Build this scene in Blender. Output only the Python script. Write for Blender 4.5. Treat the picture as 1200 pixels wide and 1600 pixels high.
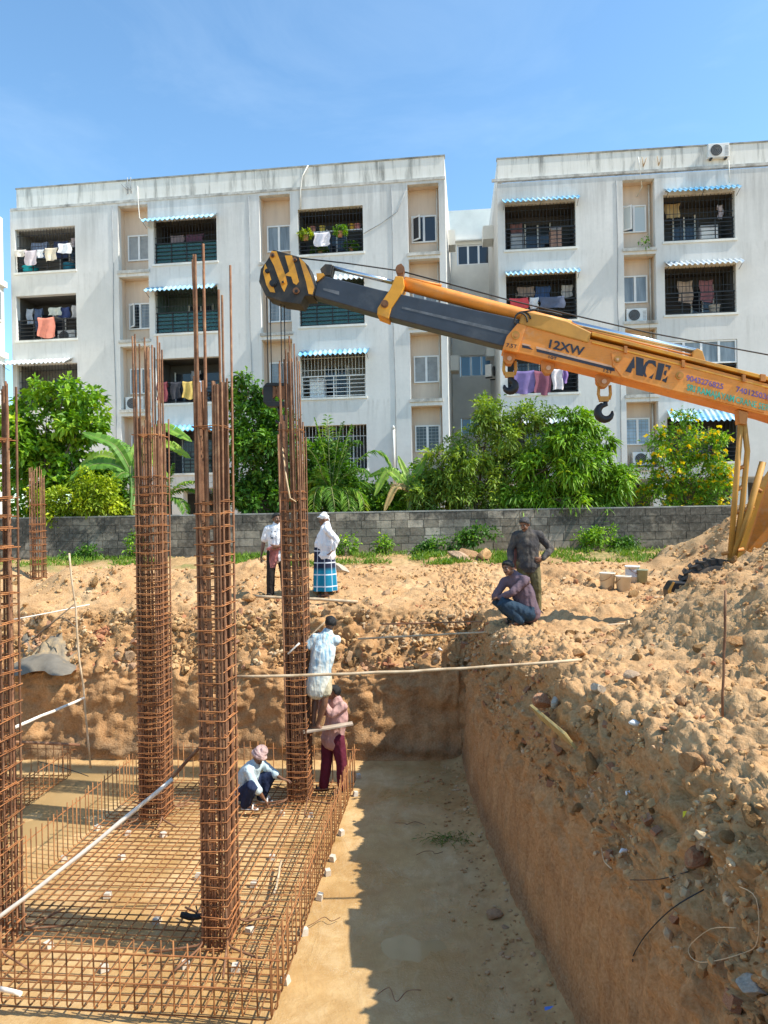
import bpy, bmesh, math, random
import numpy as np
from mathutils import Vector, Matrix

for o in list(bpy.data.objects):
    bpy.data.objects.remove(o)
scene = bpy.context.scene
COL = scene.collection
random.seed(7)
R = math.radians

# ------------------------------------------------------------------ camera, sky, sun, exposure
cam_d = bpy.data.cameras.new('camera')
cam = bpy.data.objects.new('camera', cam_d)
COL.objects.link(cam)
cam_d.sensor_fit = 'VERTICAL'
cam_d.sensor_height = 34.6
cam_d.lens = 24.0
cam_d.clip_start = 0.1
cam_d.clip_end = 4000
cam.matrix_world = Matrix.Translation((0, 0, 1.7)) @ Matrix.Rotation(R(90), 4, 'X') @ Matrix.Rotation(R(-1.0), 4, 'Z')
scene.camera = cam

SUN_AZ, SUN_EL = R(103.0), R(49.3)          # azimuth clockwise from +Y
world = bpy.data.worlds.new('World')
scene.world = world
world.use_nodes = True
wn = world.node_tree
wn.nodes.clear()
sky = wn.nodes.new('ShaderNodeTexSky')
sky.sky_type = 'NISHITA'
sky.sun_disc = False
sky.sun_elevation = SUN_EL
sky.sun_rotation = SUN_AZ
sky.altitude = 0.0
sky.air_density = 1.0
sky.dust_density = 0.4
sky.ozone_density = 3.0
bg = wn.nodes.new('ShaderNodeBackground')
bg.inputs['Strength'].default_value = 0.15
wo = wn.nodes.new('ShaderNodeOutputWorld')
tint = wn.nodes.new('ShaderNodeMix')
tint.data_type, tint.blend_type = 'RGBA', 'MULTIPLY'
tint.inputs[0].default_value = 1.0
tint.inputs[7].default_value = (0.83, 1.01, 1.0, 1)
wn.links.new(sky.outputs[0], tint.inputs[6])
# faint high cirrus all over the sky
wc = wn.nodes.new('ShaderNodeTexCoord')
wm = wn.nodes.new('ShaderNodeMapping')
wm.inputs['Scale'].default_value = (1.0, 1.0, 3.5)
wm.inputs['Rotation'].default_value = (0.25, 0.3, 0.5)
wz = wn.nodes.new('ShaderNodeTexNoise')
wz.inputs['Scale'].default_value, wz.inputs['Detail'].default_value, wz.inputs['Roughness'].default_value = 2.2, 7, 0.62
wz.inputs['Distortion'].default_value = 0.8
wr_ = wn.nodes.new('ShaderNodeValToRGB')
wr_.color_ramp.elements[0].position, wr_.color_ramp.elements[0].color = 0.50, (0, 0, 0, 1)
wr_.color_ramp.elements[1].position, wr_.color_ramp.elements[1].color = 0.85, (0.12, 0.12, 0.12, 1)
cl = wn.nodes.new('ShaderNodeMix')
cl.data_type = 'RGBA'
cl.inputs[7].default_value = (4.2, 5.0, 5.6, 1)
wn.links.new(wc.outputs['Generated'], wm.inputs['Vector'])
wn.links.new(wm.outputs[0], wz.inputs['Vector'])
wn.links.new(wz.outputs['Fac'], wr_.inputs['Fac'])
wn.links.new(wr_.outputs['Color'], cl.inputs[0])
wn.links.new(tint.outputs[2], cl.inputs[6])
wn.links.new(cl.outputs[2], bg.inputs['Color'])
wn.links.new(bg.outputs[0], wo.inputs['Surface'])

sun_d = bpy.data.lights.new('sun', 'SUN')
sun_d.energy = 3.7
sun_d.angle = R(0.53)
sun_d.color = (1.0, 0.94, 0.84)
sun = bpy.data.objects.new('sun', sun_d)
COL.objects.link(sun)
to_sun = Vector((math.sin(SUN_AZ) * math.cos(SUN_EL), math.cos(SUN_AZ) * math.cos(SUN_EL), math.sin(SUN_EL)))
sun.rotation_euler = to_sun.to_track_quat('Z', 'Y').to_euler()
sun.location = (20, -10, 30)

vs = scene.view_settings
vs.view_transform = 'Standard'
vs.look = 'None'
vs.exposure = 0.92
vs.gamma = 1.0
vs.use_curve_mapping = False
scene.render.engine = 'CYCLES'
scene.cycles.use_denoising = True
scene.cycles.max_bounces = 6
scene.cycles.diffuse_bounces = 4
scene.cycles.glossy_bounces = 2
scene.cycles.transmission_bounces = 4
scene.cycles.transparent_max_bounces = 6
scene.cycles.caustics_reflective = False
scene.cycles.caustics_refractive = False

# ------------------------------------------------------------------ helpers: survey geometry
FPX, ROLL = 1110.0, math.tan(R(1.0))


def uv(x, y):
    dx, dy = x - 600.0, y - 800.0
    v = (-dy - ROLL * dx) / (1 + ROLL * ROLL)
    return (dx + ROLL * v) / FPX, v / FPX


def at(x, y, Y):
    """survey sighting (x, y) of the photograph at a known distance Y -> metres"""
    u, v = uv(x, y)
    return Vector((u * Y, Y, 1.7 + v * Y))


def on_z(x, y, z):
    u, v = uv(x, y)
    Y = (z - 1.7) / v
    return Vector((u * Y, Y, z))


# ------------------------------------------------------------------ helpers: noise
_rs = np.random.RandomState(3)
_perm = np.concatenate([_rs.permutation(256)] * 3)
_grad = _rs.normal(size=(256, 3))
_grad /= np.linalg.norm(_grad, axis=1)[:, None]


def pnoise(p):
    p = np.asarray(p, float)
    i = np.floor(p).astype(int)
    f = p - i
    i &= 255
    w = f * f * f * (f * (f * 6 - 15) + 10)
    out = 0
    for a in (0, 1):
        for b in (0, 1):
            for c in (0, 1):
                h = _perm[_perm[_perm[(i[:, 0] + a) & 255] + ((i[:, 1] + b) & 255)] + ((i[:, 2] + c) & 255)]
                g = _grad[h]
                d = g[:, 0] * (f[:, 0] - a) + g[:, 1] * (f[:, 1] - b) + g[:, 2] * (f[:, 2] - c)
                ww = (w[:, 0] if a else 1 - w[:, 0]) * (w[:, 1] if b else 1 - w[:, 1]) * (w[:, 2] if c else 1 - w[:, 2])
                out = out + d * ww
    return out * 1.6


def fbm(p, octaves=4, lac=2.1, gain=0.5, ridged=False):
    p = np.asarray(p, float)
    s, amp, tot = 0, 1.0, 0.0
    for k in range(octaves):
        n = pnoise(p * (lac ** k) + 17.3 * k)
        if ridged:
            n = 1 - 2 * np.abs(n)
        s = s + amp * n
        tot += amp
        amp *= gain
    return s / tot


def worley(p):
    """rounded lumps with sharp creases between them: 1 at a lump's middle, 0 in the crease"""
    p = np.asarray(p, float)
    i = np.floor(p).astype(int)
    f1 = np.full(len(p), 9.0)
    f2 = np.full(len(p), 9.0)
    for a in (-1, 0, 1):
        for b in (-1, 0, 1):
            for c in (-1, 0, 1):
                q = i + np.array([a, b, c])
                h = _perm[_perm[_perm[q[:, 0] & 255] + (q[:, 1] & 255)] + (q[:, 2] & 255)]
                d = ((q + 0.5 + 0.45 * _grad[h] - p) ** 2).sum(1)
                n2 = np.minimum(f2, np.maximum(f1, d))
                f1 = np.minimum(f1, d)
                f2 = n2
    return np.clip((np.sqrt(f2) - np.sqrt(f1)) * 1.5, 0, 1) ** 0.6


# ------------------------------------------------------------------ helpers: materials
MATS = {}


class NT:
    def __init__(self, name):
        m = bpy.data.materials.new(name)
        m.use_nodes = True
        self.m, self.t = m, m.node_tree
        self.b = self.t.nodes['Principled BSDF']
        self.o = self.t.nodes['Material Output']
        MATS[name] = m

    def n(self, typ, **kw):
        nd = self.t.nodes.new(typ)
        for k, v in kw.items():
            setattr(nd, k, v)
        return nd

    def l(self, a, b):
        self.t.links.new(a, b)

    def coord(self, which='Object', scale=(1, 1, 1)):
        tc = self.n('ShaderNodeTexCoord')
        mp = self.n('ShaderNodeMapping')
        mp.inputs['Scale'].default_value = scale
        self.l(tc.outputs[which], mp.inputs['Vector'])
        return mp.outputs[0]

    def noise(self, vec, scale, detail=4, rough=0.55, dist=0.0):
        nd = self.n('ShaderNodeTexNoise')
        nd.inputs['Scale'].default_value = scale
        nd.inputs['Detail'].default_value = detail
        nd.inputs['Roughness'].default_value = rough
        nd.inputs['Distortion'].default_value = dist
        if vec is not None:
            self.l(vec, nd.inputs['Vector'])
        return nd.outputs['Fac']

    def voro(self, vec, scale, feature='F1'):
        nd = self.n('ShaderNodeTexVoronoi', feature=feature)
        nd.inputs['Scale'].default_value = scale
        if vec is not None:
            self.l(vec, nd.inputs['Vector'])
        return nd

    def ramp(self, fac, stops):
        nd = self.n('ShaderNodeValToRGB')
        el = nd.color_ramp.elements
        while len(el) < len(stops):
            el.new(0.5)
        for e, (p, c) in zip(el, stops):
            e.position = p
            e.color = (c[0], c[1], c[2], 1) if hasattr(c, '__len__') else (c, c, c, 1)
        self.l(fac, nd.inputs['Fac'])
        return nd.outputs['Color']

    def mix(self, fac, a, b, blend='MIX'):
        nd = self.n('ShaderNodeMix', data_type='RGBA', blend_type=blend)
        for sock, v in ((nd.inputs[0], fac), (nd.inputs[6], a), (nd.inputs[7], b)):
            if hasattr(v, 'is_linked'):
                self.l(v, sock)
            elif hasattr(v, '__len__'):
                sock.default_value = (v[0], v[1], v[2], 1)
            else:
                sock.default_value = v
        return nd.outputs[2]

    def math(self, op, a, b=0.0):
        nd = self.n('ShaderNodeMath', operation=op)
        for sock, v in zip(nd.inputs, (a, b)):
            if hasattr(v, 'is_linked'):
                self.l(v, sock)
            else:
                sock.default_value = v
        return nd.outputs[0]

    def attr(self, name):
        nd = self.n('ShaderNodeAttribute', attribute_name=name)
        return nd

    def bump(self, h, strength=0.3, dist=0.02, normal=None):
        nd = self.n('ShaderNodeBump')
        nd.inputs['Strength'].default_value = strength
        nd.inputs['Distance'].default_value = dist
        self.l(h, nd.inputs['Height'])
        if normal is not None:
            self.l(normal, nd.inputs['Normal'])
        self.l(nd.outputs[0], self.b.inputs['Normal'])
        return nd.outputs[0]

    def set(self, color=None, rough=None, metal=None, spec=None):
        if color is not None:
            if hasattr(color, 'is_linked'):
                self.l(color, self.b.inputs['Base Color'])
            else:
                self.b.inputs['Base Color'].default_value = (color[0], color[1], color[2], 1)
        if rough is not None:
            if hasattr(rough, 'is_linked'):
                self.l(rough, self.b.inputs['Roughness'])
            else:
                self.b.inputs['Roughness'].default_value = rough
        if metal is not None:
            self.b.inputs['Metallic'].default_value = metal
        if spec is not None:
            self.b.inputs['Specular IOR Level'].default_value = spec
        return self.m


def mottled(name, c, var=0.25, scale=8, rough=0.7, metal=0.0, bump=0.0, spec=0.4, dirt=None):
    """a plain paint / fabric / metal with uneven tone, optional dirt colour in patches"""
    t = NT(name)
    v = t.coord('Object')
    f = t.noise(v, scale, 5, 0.6)
    lo = [x * (1 - var) for x in c]
    hi = [min(1, x * (1 + var)) for x in c]
    col = t.ramp(f, [(0.3, lo), (0.7, hi)])
    if dirt is not None:
        g = t.noise(v, scale * 0.45, 6, 0.7)
        k = t.ramp(g, [(0.5, 0.0), (0.68, 1.0)])
        col = t.mix(t.math('MULTIPLY', k, dirt[3]), col, dirt[:3])
    t.set(col, rough, metal, spec)
    if bump:
        t.bump(t.noise(v, scale * 6, 4, 0.6), bump, 0.01)
    return t.m


# ------------------------------------------------------------------ helpers: meshes
class MB:
    """collects shapes; build() links them as one mesh object"""

    def __init__(self):
        self.v, self.f, self.s = [], [], []

    def raw(self, verts, faces, smooth=False):
        b = len(self.v)
        self.v.extend([tuple(p) for p in verts])
        self.f.extend([tuple(b + i for i in f) for f in faces])
        self.s.extend([smooth] * len(faces))
        return self

    def box(self, x0, x1, y0, y1, z0, z1):
        vs = [(x, y, z) for z in (z0, z1) for y in (y0, y1) for x in (x0, x1)]
        return self.raw(vs, [(0, 2, 3, 1), (4, 5, 7, 6), (0, 1, 5, 4), (2, 6, 7, 3), (0, 4, 6, 2), (1, 3, 7, 5)])

    def quad(self, a, b, c, d):
        return self.raw([a, b, c, d], [(0, 1, 2, 3)])

    def prism(self, outline, y0, y1):
        """outline [(x,z)] extruded from y0 to y1"""
        n = len(outline)
        vs = [(x, y0, z) for x, z in outline] + [(x, y1, z) for x, z in outline]
        fs = [tuple(range(n)), tuple(reversed(range(n, 2 * n)))]
        fs += [(i, n + i, n + (i + 1) % n, (i + 1) % n) for i in range(n)]
        return self.raw(vs, fs)

    def tube(self, pts, r, seg=8, cap=True, smooth=True, closed=False):
        pts = [Vector(p) for p in pts]
        n = len(pts)
        rs = r if hasattr(r, '__len__') else [r] * n
        ref = None
        rings = []
        for i, p in enumerate(pts):
            if closed:
                d = pts[(i + 1) % n] - pts[i - 1]
            else:
                d = pts[min(i + 1, n - 1)] - pts[max(i - 1, 0)]
            d = d.normalized() if d.length > 1e-9 else Vector((0, 0, 1))
            if ref is None:
                ref = d.orthogonal().normalized()
            a = (ref - d * ref.dot(d))
            a = a.normalized() if a.length > 1e-6 else d.orthogonal().normalized()
            ref = a
            b = d.cross(a)
            rings.append([p + (a * math.cos(2 * math.pi * k / seg) + b * math.sin(2 * math.pi * k / seg)) * rs[i] for k in range(seg)])
        vs = [q for ring in rings for q in ring]
        fs = []
        for i in range(n if closed else n - 1):
            j = (i + 1) % n
            for k in range(seg):
                m = (k + 1) % seg
                fs.append((i * seg + k, i * seg + m, j * seg + m, j * seg + k))
        self.raw(vs, fs, smooth)
        if cap and not closed:
            b = len(self.v) - len(vs)
            self.f.append(tuple(b + k for k in reversed(range(seg))))
            self.f.append(tuple(b + (n - 1) * seg + k for k in range(seg)))
            self.s.extend([False, False])
        return self

    def disc(self, c, axis, r, h, seg=20):
        c, axis = Vector(c), Vector(axis).normalized()
        return self.tube([c, c + axis * h], r, seg)

    def lathe(self, prof, seg=20, c=(0, 0, 0), smooth=True):
        vs, fs = [], []
        for r, z in prof:
            for k in range(seg):
                a = 2 * math.pi * k / seg
                vs.append((c[0] + r * math.cos(a), c[1] + r * math.sin(a), c[2] + z))
        for i in range(len(prof) - 1):
            for k in range(seg):
                m = (k + 1) % seg
                fs.append((i * seg + k, i * seg + m, (i + 1) * seg + m, (i + 1) * seg + k))
        return self.raw(vs, fs, smooth)

    def mesh(self, name):
        me = bpy.data.meshes.new(name)
        me.from_pydata(self.v, [], self.f)
        me.polygons.foreach_set('use_smooth', self.s)
        me.update()
        return me

    def build(self, name, mat, parent=None, **kw):
        return link(name, self.mesh(name), mat, parent, **kw)


def link(name, me, mat, parent=None, label=None, cat=None, group=None, kind=None):
    if mat is not None and not len(me.materials):
        me.materials.append(MATS[mat] if isinstance(mat, str) else mat)
    o = bpy.data.objects.new(name, me)
    COL.objects.link(o)
    if parent is not None:
        o.parent = parent
    return tag(o, label, cat, group, kind)


def tag(o, label=None, cat=None, group=None, kind=None):
    for k, v in (('label', label), ('category', cat), ('group', group), ('kind', kind)):
        if v:
            o[k] = v
    return o


def thing(name, label, cat, loc=(0, 0, 0), rz=0.0, group=None):
    o = bpy.data.objects.new(name, None)
    o.empty_display_size = 0.2
    COL.objects.link(o)
    o.location = loc
    o.rotation_euler = (0, 0, rz)
    return tag(o, label, cat, group)


def inst(name, me, parent=None, loc=(0, 0, 0), rot=(0, 0, 0), scale=(1, 1, 1)):
    o = bpy.data.objects.new(name, me)
    COL.objects.link(o)
    o.parent = parent
    o.location, o.rotation_euler, o.scale = loc, rot, scale
    return o


def bevel(o, w=0.01, seg=2):
    md = o.modifiers.new('bevel', 'BEVEL')
    md.width, md.segments = w, seg
    md.limit_method = 'ANGLE'
    return o


def set_attr(me, name, vals):
    a = me.attributes.new(name, 'FLOAT', 'POINT')
    a.data.foreach_set('value', np.asarray(vals, np.float32))
# ------------------------------------------------------------------ materials
def make_materials():
    # soil: dry sandy top, clay cut face (attribute 'clay'), rubble, pebbles
    t = NT('soil')
    v = t.coord('Object')
    n1 = t.noise(v, 0.9, 6, 0.6)
    n2 = t.noise(v, 5.0, 6, 0.65)
    n3 = t.noise(v, 34.0, 4, 0.6)
    top = t.ramp(n1, [(0.28, (0.32, 0.158, 0.062)), (0.5, (0.51, 0.295, 0.130)), (0.72, (0.65, 0.44, 0.235))])
    top = t.mix(t.math('MULTIPLY', t.ramp(n2, [(0.45, 0.0), (0.7, 1.0)]), 0.5), top, (0.36, 0.20, 0.095))
    v2 = t.coord('Object', (1.0, 1.0, 0.38))
    s1 = t.noise(v2, 5.0, 6, 0.65)
    clay = t.ramp(s1, [(0.25, (0.28, 0.125, 0.044)), (0.5, (0.49, 0.245, 0.092)), (0.75, (0.61, 0.35, 0.15))])
    clay = t.mix(t.math('MULTIPLY', t.ramp(n2, [(0.5, 0.0), (0.72, 1.0)]), 0.6), clay, (0.22, 0.125, 0.055))
    fill = t.ramp(n2, [(0.3, (0.28, 0.120, 0.038)), (0.55, (0.44, 0.215, 0.072)), (0.75, (0.56, 0.315, 0.12))])
    top = t.mix(t.math('MULTIPLY', t.attr('fill').outputs['Fac'], 0.85), top, fill)
    col = t.mix(t.attr('clay').outputs['Fac'], top, clay)
    grn = t.mix(t.math('MULTIPLY', t.ramp(n2, [(0.35, 0.3), (0.6, 1.0)]), t.attr('green').outputs['Fac']), col, (0.12, 0.17, 0.035))
    col = t.mix(t.math('MULTIPLY', t.attr('damp').outputs['Fac'], 0.75), grn, (0.16, 0.105, 0.06))
    vo = t.voro(v, 22.0)
    peb = t.ramp(vo.outputs['Distance'], [(0.05, 1.0), (0.16, 0.0)])
    vr = t.n('ShaderNodeSeparateColor')
    t.l(vo.outputs['Color'], vr.inputs[0])
    sel = t.ramp(vr.outputs[0], [(0.80, 0.0), (0.82, 1.0)])
    pm = t.math('MULTIPLY', peb, sel)
    col = t.mix(t.math('MULTIPLY', pm, 0.8), col, t.ramp(vr.outputs[1], [(0.2, (0.62, 0.50, 0.38)), (0.6, (0.40, 0.28, 0.19)), (0.9, (0.45, 0.19, 0.10))]))
    col = t.mix(0.35, col, t.ramp(n3, [(0.3, (0.24, 0.13, 0.055)), (0.7, (0.70, 0.48, 0.27))]))
    t.set(col, 0.95, 0, 0.15)
    h = t.math('ADD', t.math('MULTIPLY', n2, 1.0), t.math('MULTIPLY', n3, 0.55))
    h = t.math('ADD', h, t.math('MULTIPLY', pm, 0.5))
    t.bump(h, 0.6, 0.045)

    t = NT('pit_slab')                                     # muddy lean-concrete floor
    v = t.coord('Object')
    n1 = t.noise(v, 0.7, 6, 0.6, 0.4)
    n2 = t.noise(v, 6.0, 6, 0.7)
    n3 = t.noise(v, 40.0, 3, 0.6)
    col = t.ramp(n1, [(0.3, (0.46, 0.27, 0.10)), (0.48, (0.57, 0.37, 0.155)), (0.68, (0.66, 0.48, 0.25))])
    col = t.mix(t.math('MULTIPLY', t.ramp(n2, [(0.42, 1.0), (0.6, 0.0)]), 0.45), col, (0.42, 0.24, 0.085))
    speck = t.ramp(t.noise(v, 90.0, 2, 0.5), [(0.64, 0.0), (0.70, 1.0)])
    smear = t.noise(t.coord('Object', (1.0, 0.35, 1.0)), 4.5, 6, 0.7, 1.2)
    col = t.mix(t.ramp(smear, [(0.52, 0.0), (0.70, 0.30)]), col, (0.74, 0.57, 0.34))
    col = t.mix(t.ramp(smear, [(0.30, 0.35), (0.44, 0.0)]), col, (0.40, 0.235, 0.10))
    grav = t.math('MULTIPLY', speck, t.ramp(t.noise(v, 1.6, 3, 0.6), [(0.45, 0.1), (0.6, 1.0)]))
    col = t.mix(t.math('MULTIPLY', grav, 0.75), col, (0.80, 0.72, 0.58))
    dirt = t.attr('dirt').outputs['Fac']
    dc = t.ramp(n2, [(0.3, (0.42, 0.24, 0.09)), (0.7, (0.60, 0.40, 0.18))])
    col = t.mix(dirt, col, dc)
    wet = t.ramp(t.noise(v, 0.55, 5, 0.6, 0.5), [(0.47, 0.0), (0.56, 1.0)])
    col = t.mix(t.math('MULTIPLY', wet, 0.30), col, t.mix(1.0, col, (0.62, 0.55, 0.46), 'MULTIPLY'))
    t.set(col, t.ramp(wet, [(0.0, 0.85), (1.0, 0.22)]), 0, 0.45)
    h = t.math('ADD', t.math('MULTIPLY', n2, 0.8), t.math('MULTIPLY', n3, 0.3))
    h = t.math('ADD', h, t.math('MULTIPLY', grav, 0.3))
    t.bump(t.math('ADD', h, t.math('MULTIPLY', smear, 0.8)), 0.5, 0.025)

    t = NT('muddy_water')
    v = t.coord('Object')
    col = t.ramp(t.noise(v, 1.2, 4, 0.5), [(0.3, (0.36, 0.235, 0.10)), (0.7, (0.46, 0.31, 0.14))])
    t.set(col, 0.06, 0, 0.5)
    t.bump(t.noise(v, 3.0, 2, 0.4), 0.04, 0.01)

    t = NT('stone')
    v = t.coord('Object')
    oi = t.n('ShaderNodeObjectInfo')
    base = t.ramp(oi.outputs['Random'], [(0.0, (0.50, 0.32, 0.16)), (0.3, (0.58, 0.40, 0.22)), (0.55, (0.38, 0.22, 0.10)),
                                         (0.75, (0.56, 0.50, 0.42)), (0.92, (0.43, 0.21, 0.12))])
    n = t.noise(v, 3.0, 6, 0.65)
    col = t.mix(0.6, base, t.ramp(n, [(0.3, (0.26, 0.165, 0.09)), (0.7, (0.68, 0.53, 0.36))]), 'OVERLAY')
    dm = t.ramp(t.noise(v, 5.0, 5, 0.7), [(0.45, 0.0), (0.6, 1.0)])
    col = t.mix(t.math('MULTIPLY', dm, 0.6), col, (0.45, 0.29, 0.15))
    t.set(col, 0.95, 0, 0.15)
    t.bump(t.noise(v, 9.0, 5, 0.65), 0.6, 0.06)

    t = NT('clod')
    v = t.coord('Object')
    oi = t.n('ShaderNodeObjectInfo')
    n = t.noise(v, 2.5, 6, 0.7)
    a = t.ramp(n, [(0.3, (0.27, 0.135, 0.050)), (0.5, (0.42, 0.235, 0.095)), (0.72, (0.60, 0.39, 0.19))])
    b = t.ramp(oi.outputs['Random'], [(0.0, (0.34, 0.17, 0.065)), (1.0, (0.60, 0.38, 0.18))])
    t.set(t.mix(0.4, a, b), 0.97, 0, 0.1)
    t.bump(t.noise(v, 7.0, 6, 0.7), 0.9, 0.12)

    t = NT('rubble')
    v = t.coord('Object')
    vo = t.voro(v, 3.0)
    sp = t.n('ShaderNodeSeparateColor')
    t.l(vo.outputs['Color'], sp.inputs[0])
    base = t.ramp(sp.outputs[0], [(0.0, (0.46, 0.26, 0.11)), (0.35, (0.56, 0.36, 0.17)), (0.6, (0.36, 0.19, 0.075)), (0.85, (0.60, 0.44, 0.26)), (0.97, (0.42, 0.18, 0.09))])
    t.set(base, 0.95, 0, 0.15)
    t.bump(t.noise(v, 30.0, 4, 0.6), 0.5, 0.02)

    t = NT('red_brick')
    v = t.coord('Object')
    col = t.ramp(t.noise(v, 12.0, 5, 0.6), [(0.3, (0.30, 0.125, 0.065)), (0.5, (0.40, 0.20, 0.115)), (0.66, (0.48, 0.34, 0.21))])
    t.set(col, 0.95, 0, 0.1)
    t.bump(t.noise(v, 40.0, 4, 0.6), 0.5, 0.02)

    mottled('grey_concrete', (0.44, 0.39, 0.31), 0.25, 6, 0.9, bump=0.5, dirt=(0.42, 0.30, 0.18, 0.6))
    mottled('cover_block', (0.62, 0.57, 0.48), 0.15, 20, 0.9, bump=0.3, dirt=(0.55, 0.42, 0.26, 0.5))

    # rusty reinforcement steel, ribbed
    for nm, cs in (('rust_bar', [(0.25, (0.11, 0.052, 0.030)), (0.5, (0.24, 0.115, 0.060)), (0.75, (0.42, 0.24, 0.13))]),
                   ('rust_tie', [(0.25, (0.19, 0.075, 0.030)), (0.5, (0.37, 0.150, 0.055)), (0.75, (0.54, 0.26, 0.10))]),
                   ('rust_mat', [(0.25, (0.16, 0.068, 0.028)), (0.5, (0.34, 0.150, 0.055)), (0.75, (0.50, 0.27, 0.105))])):
        t = NT(nm)
        v = t.coord('Object')
        g = t.n('ShaderNodeNewGeometry')
        n = t.noise(g.outputs['Position'], 7.0, 6, 0.7)
        oi = t.n('ShaderNodeObjectInfo')
        col = t.ramp(n, cs)
        hs = t.n('ShaderNodeHueSaturation')
        t.l(t.ramp(oi.outputs['Random'], [(0.0, 0.65), (1.0, 1.25)]), hs.inputs['Value'])
        t.l(col, hs.inputs['Color'])
        t.set(hs.outputs[0], 0.8, 0.1, 0.3)
        t.bump(t.noise(g.outputs['Position'], 120.0, 2, 0.5), 0.5, 0.004)

    t = NT('bamboo')
    g = t.n('ShaderNodeNewGeometry')
    col = t.ramp(t.noise(g.outputs['Position'], 6.0, 5, 0.6), [(0.3, (0.40, 0.27, 0.15)), (0.6, (0.60, 0.46, 0.30)), (0.8, (0.68, 0.58, 0.44))])
    t.set(col, 0.8, 0, 0.3)
    mottled('white_pole', (0.84, 0.76, 0.64), 0.12, 5, 0.8, dirt=(0.50, 0.36, 0.22, 0.6))
    mottled('plank_yellow', (0.44, 0.33, 0.13), 0.3, 6, 0.8, dirt=(0.42, 0.29, 0.15, 0.7))
    mottled('plank_grey', (0.45, 0.36, 0.27), 0.25, 6, 0.9, dirt=(0.40, 0.27, 0.15, 0.5))
    mottled('black_rubber', (0.025, 0.024, 0.022), 0.3, 8, 0.75, bump=0.3, dirt=(0.30, 0.20, 0.11, 0.35))
    mottled('tyre_dusty', (0.06, 0.052, 0.045), 0.4, 6, 0.9, bump=0.3, dirt=(0.34, 0.23, 0.13, 0.75))
    mottled('black_wire', (0.03, 0.028, 0.027), 0.2, 8, 0.6)
    mottled('pale_cord', (0.66, 0.48, 0.28), 0.2, 8, 0.7)
    mottled('blue_plastic', (0.10, 0.25, 0.75), 0.1, 4, 0.4)
    mottled('white_plastic', (0.78, 0.77, 0.73), 0.1, 4, 0.5, dirt=(0.55, 0.42, 0.28, 0.5))
    mottled('grey_sheet', (0.17, 0.15, 0.118), 0.3, 3, 0.9, bump=0.5, dirt=(0.46, 0.32, 0.16, 0.9))
    mottled('cream_bucket', (0.72, 0.66, 0.54), 0.12, 5, 0.5, dirt=(0.52, 0.38, 0.22, 0.7))
    mottled('green_bucket', (0.34, 0.38, 0.25), 0.12, 5, 0.5, dirt=(0.52, 0.38, 0.22, 0.5))
    mottled('white_bucket', (0.80, 0.79, 0.76), 0.08, 5, 0.5, dirt=(0.55, 0.42, 0.28, 0.5))
    mottled('bucket_label', (0.55, 0.62, 0.70), 0.25, 12, 0.5)

    # buildings
    t = NT('facade_paint')                                 # weathered off-white render, rain streaks from the top edges
    v = t.coord('Object')
    vst = t.coord('Object', (1.0, 1.0, 0.07))
    st = t.noise(vst, 2.6, 6, 0.7)
    bl = t.noise(v, 0.5, 5, 0.6)
    fine = t.noise(v, 7.0, 4, 0.6)
    col = t.ramp(bl, [(0.3, (0.66, 0.65, 0.61)), (0.7, (0.78, 0.765, 0.725))])
    col = t.mix(t.math('MULTIPLY', t.ramp(fine, [(0.4, 0.0), (0.75, 1.0)]), 0.3), col, (0.58, 0.58, 0.56))
    geo = t.n('ShaderNodeSeparateXYZ')
    tc = t.n('ShaderNodeTexCoord')
    t.l(tc.outputs['Object'], geo.inputs[0])
    zz = geo.outputs[2]
    high = t.ramp(t.math('DIVIDE', zz, 20.0), [(0.60, 0.12), (0.755, 0.85), (0.766, 0.10), (0.79, 0.35), (0.812, 0.9)])
    streak = t.math('MULTIPLY', t.ramp(st, [(0.42, 0.0), (0.7, 1.0)]), high)
    col = t.mix(t.math('MULTIPLY', streak, 0.7), col, (0.26, 0.255, 0.235))
    # run-off stains below the window sills and ledges of every storey
    fr = t.math('FRACT', t.math('DIVIDE', t.math('SUBTRACT', zz, 12.38), 2.985))
    low = t.ramp(fr, [(0.45, 0.0), (0.96, 0.8), (1.0, 0.0)])
    st2 = t.noise(t.coord('Object', (1.0, 1.0, 0.10)), 5.5, 5, 0.7)
    col = t.mix(t.math('MULTIPLY', low, t.ramp(st2, [(0.5, 0.0), (0.66, 0.42)])), col, (0.33, 0.315, 0.28))
    pat = t.noise(v, 0.23, 3, 0.6)
    col = t.mix(t.ramp(pat, [(0.48, 0.0), (0.62, 0.2)]), col, (0.52, 0.50, 0.45))
    t.set(col, 0.9, 0, 0.2)
    t.bump(fine, 0.12, 0.01)
    t = NT('parapet_paint')                                # cleaner white band with dark streaks from its coping
    st = t.noise(t.coord('Object', (1.0, 1.0, 0.10)), 3.0, 6, 0.7)
    col = t.ramp(st, [(0.30, (0.84, 0.82, 0.76)), (0.50, (0.76, 0.74, 0.67)), (0.68, (0.30, 0.295, 0.265))])
    t.set(col, 0.9, 0, 0.2)
    t = NT('facade_white')
    v = t.coord('Object')
    col = t.ramp(t.noise(t.coord('Object', (1, 1, .12)), 2.0, 5, 0.65), [(0.35, (0.80, 0.79, 0.73)), (0.7, (0.68, 0.67, 0.61))])
    t.set(col, 0.9, 0, 0.2)
    mottled('facade_grey', (0.74, 0.73, 0.67), 0.10, 1.2, 0.9)
    t = NT('niche_beige')
    st = t.noise(t.coord('Object', (1, 1, .1)), 4.0, 5, 0.65)
    t.set(t.ramp(st, [(0.35, (0.74, 0.60, 0.47)), (0.7, (0.64, 0.51, 0.40))]), 0.9, 0, 0.2)
    mottled('ledge_dirty', (0.55, 0.53, 0.48), 0.3, 3, 0.95, dirt=(0.16, 0.15, 0.13, 0.8))
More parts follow.
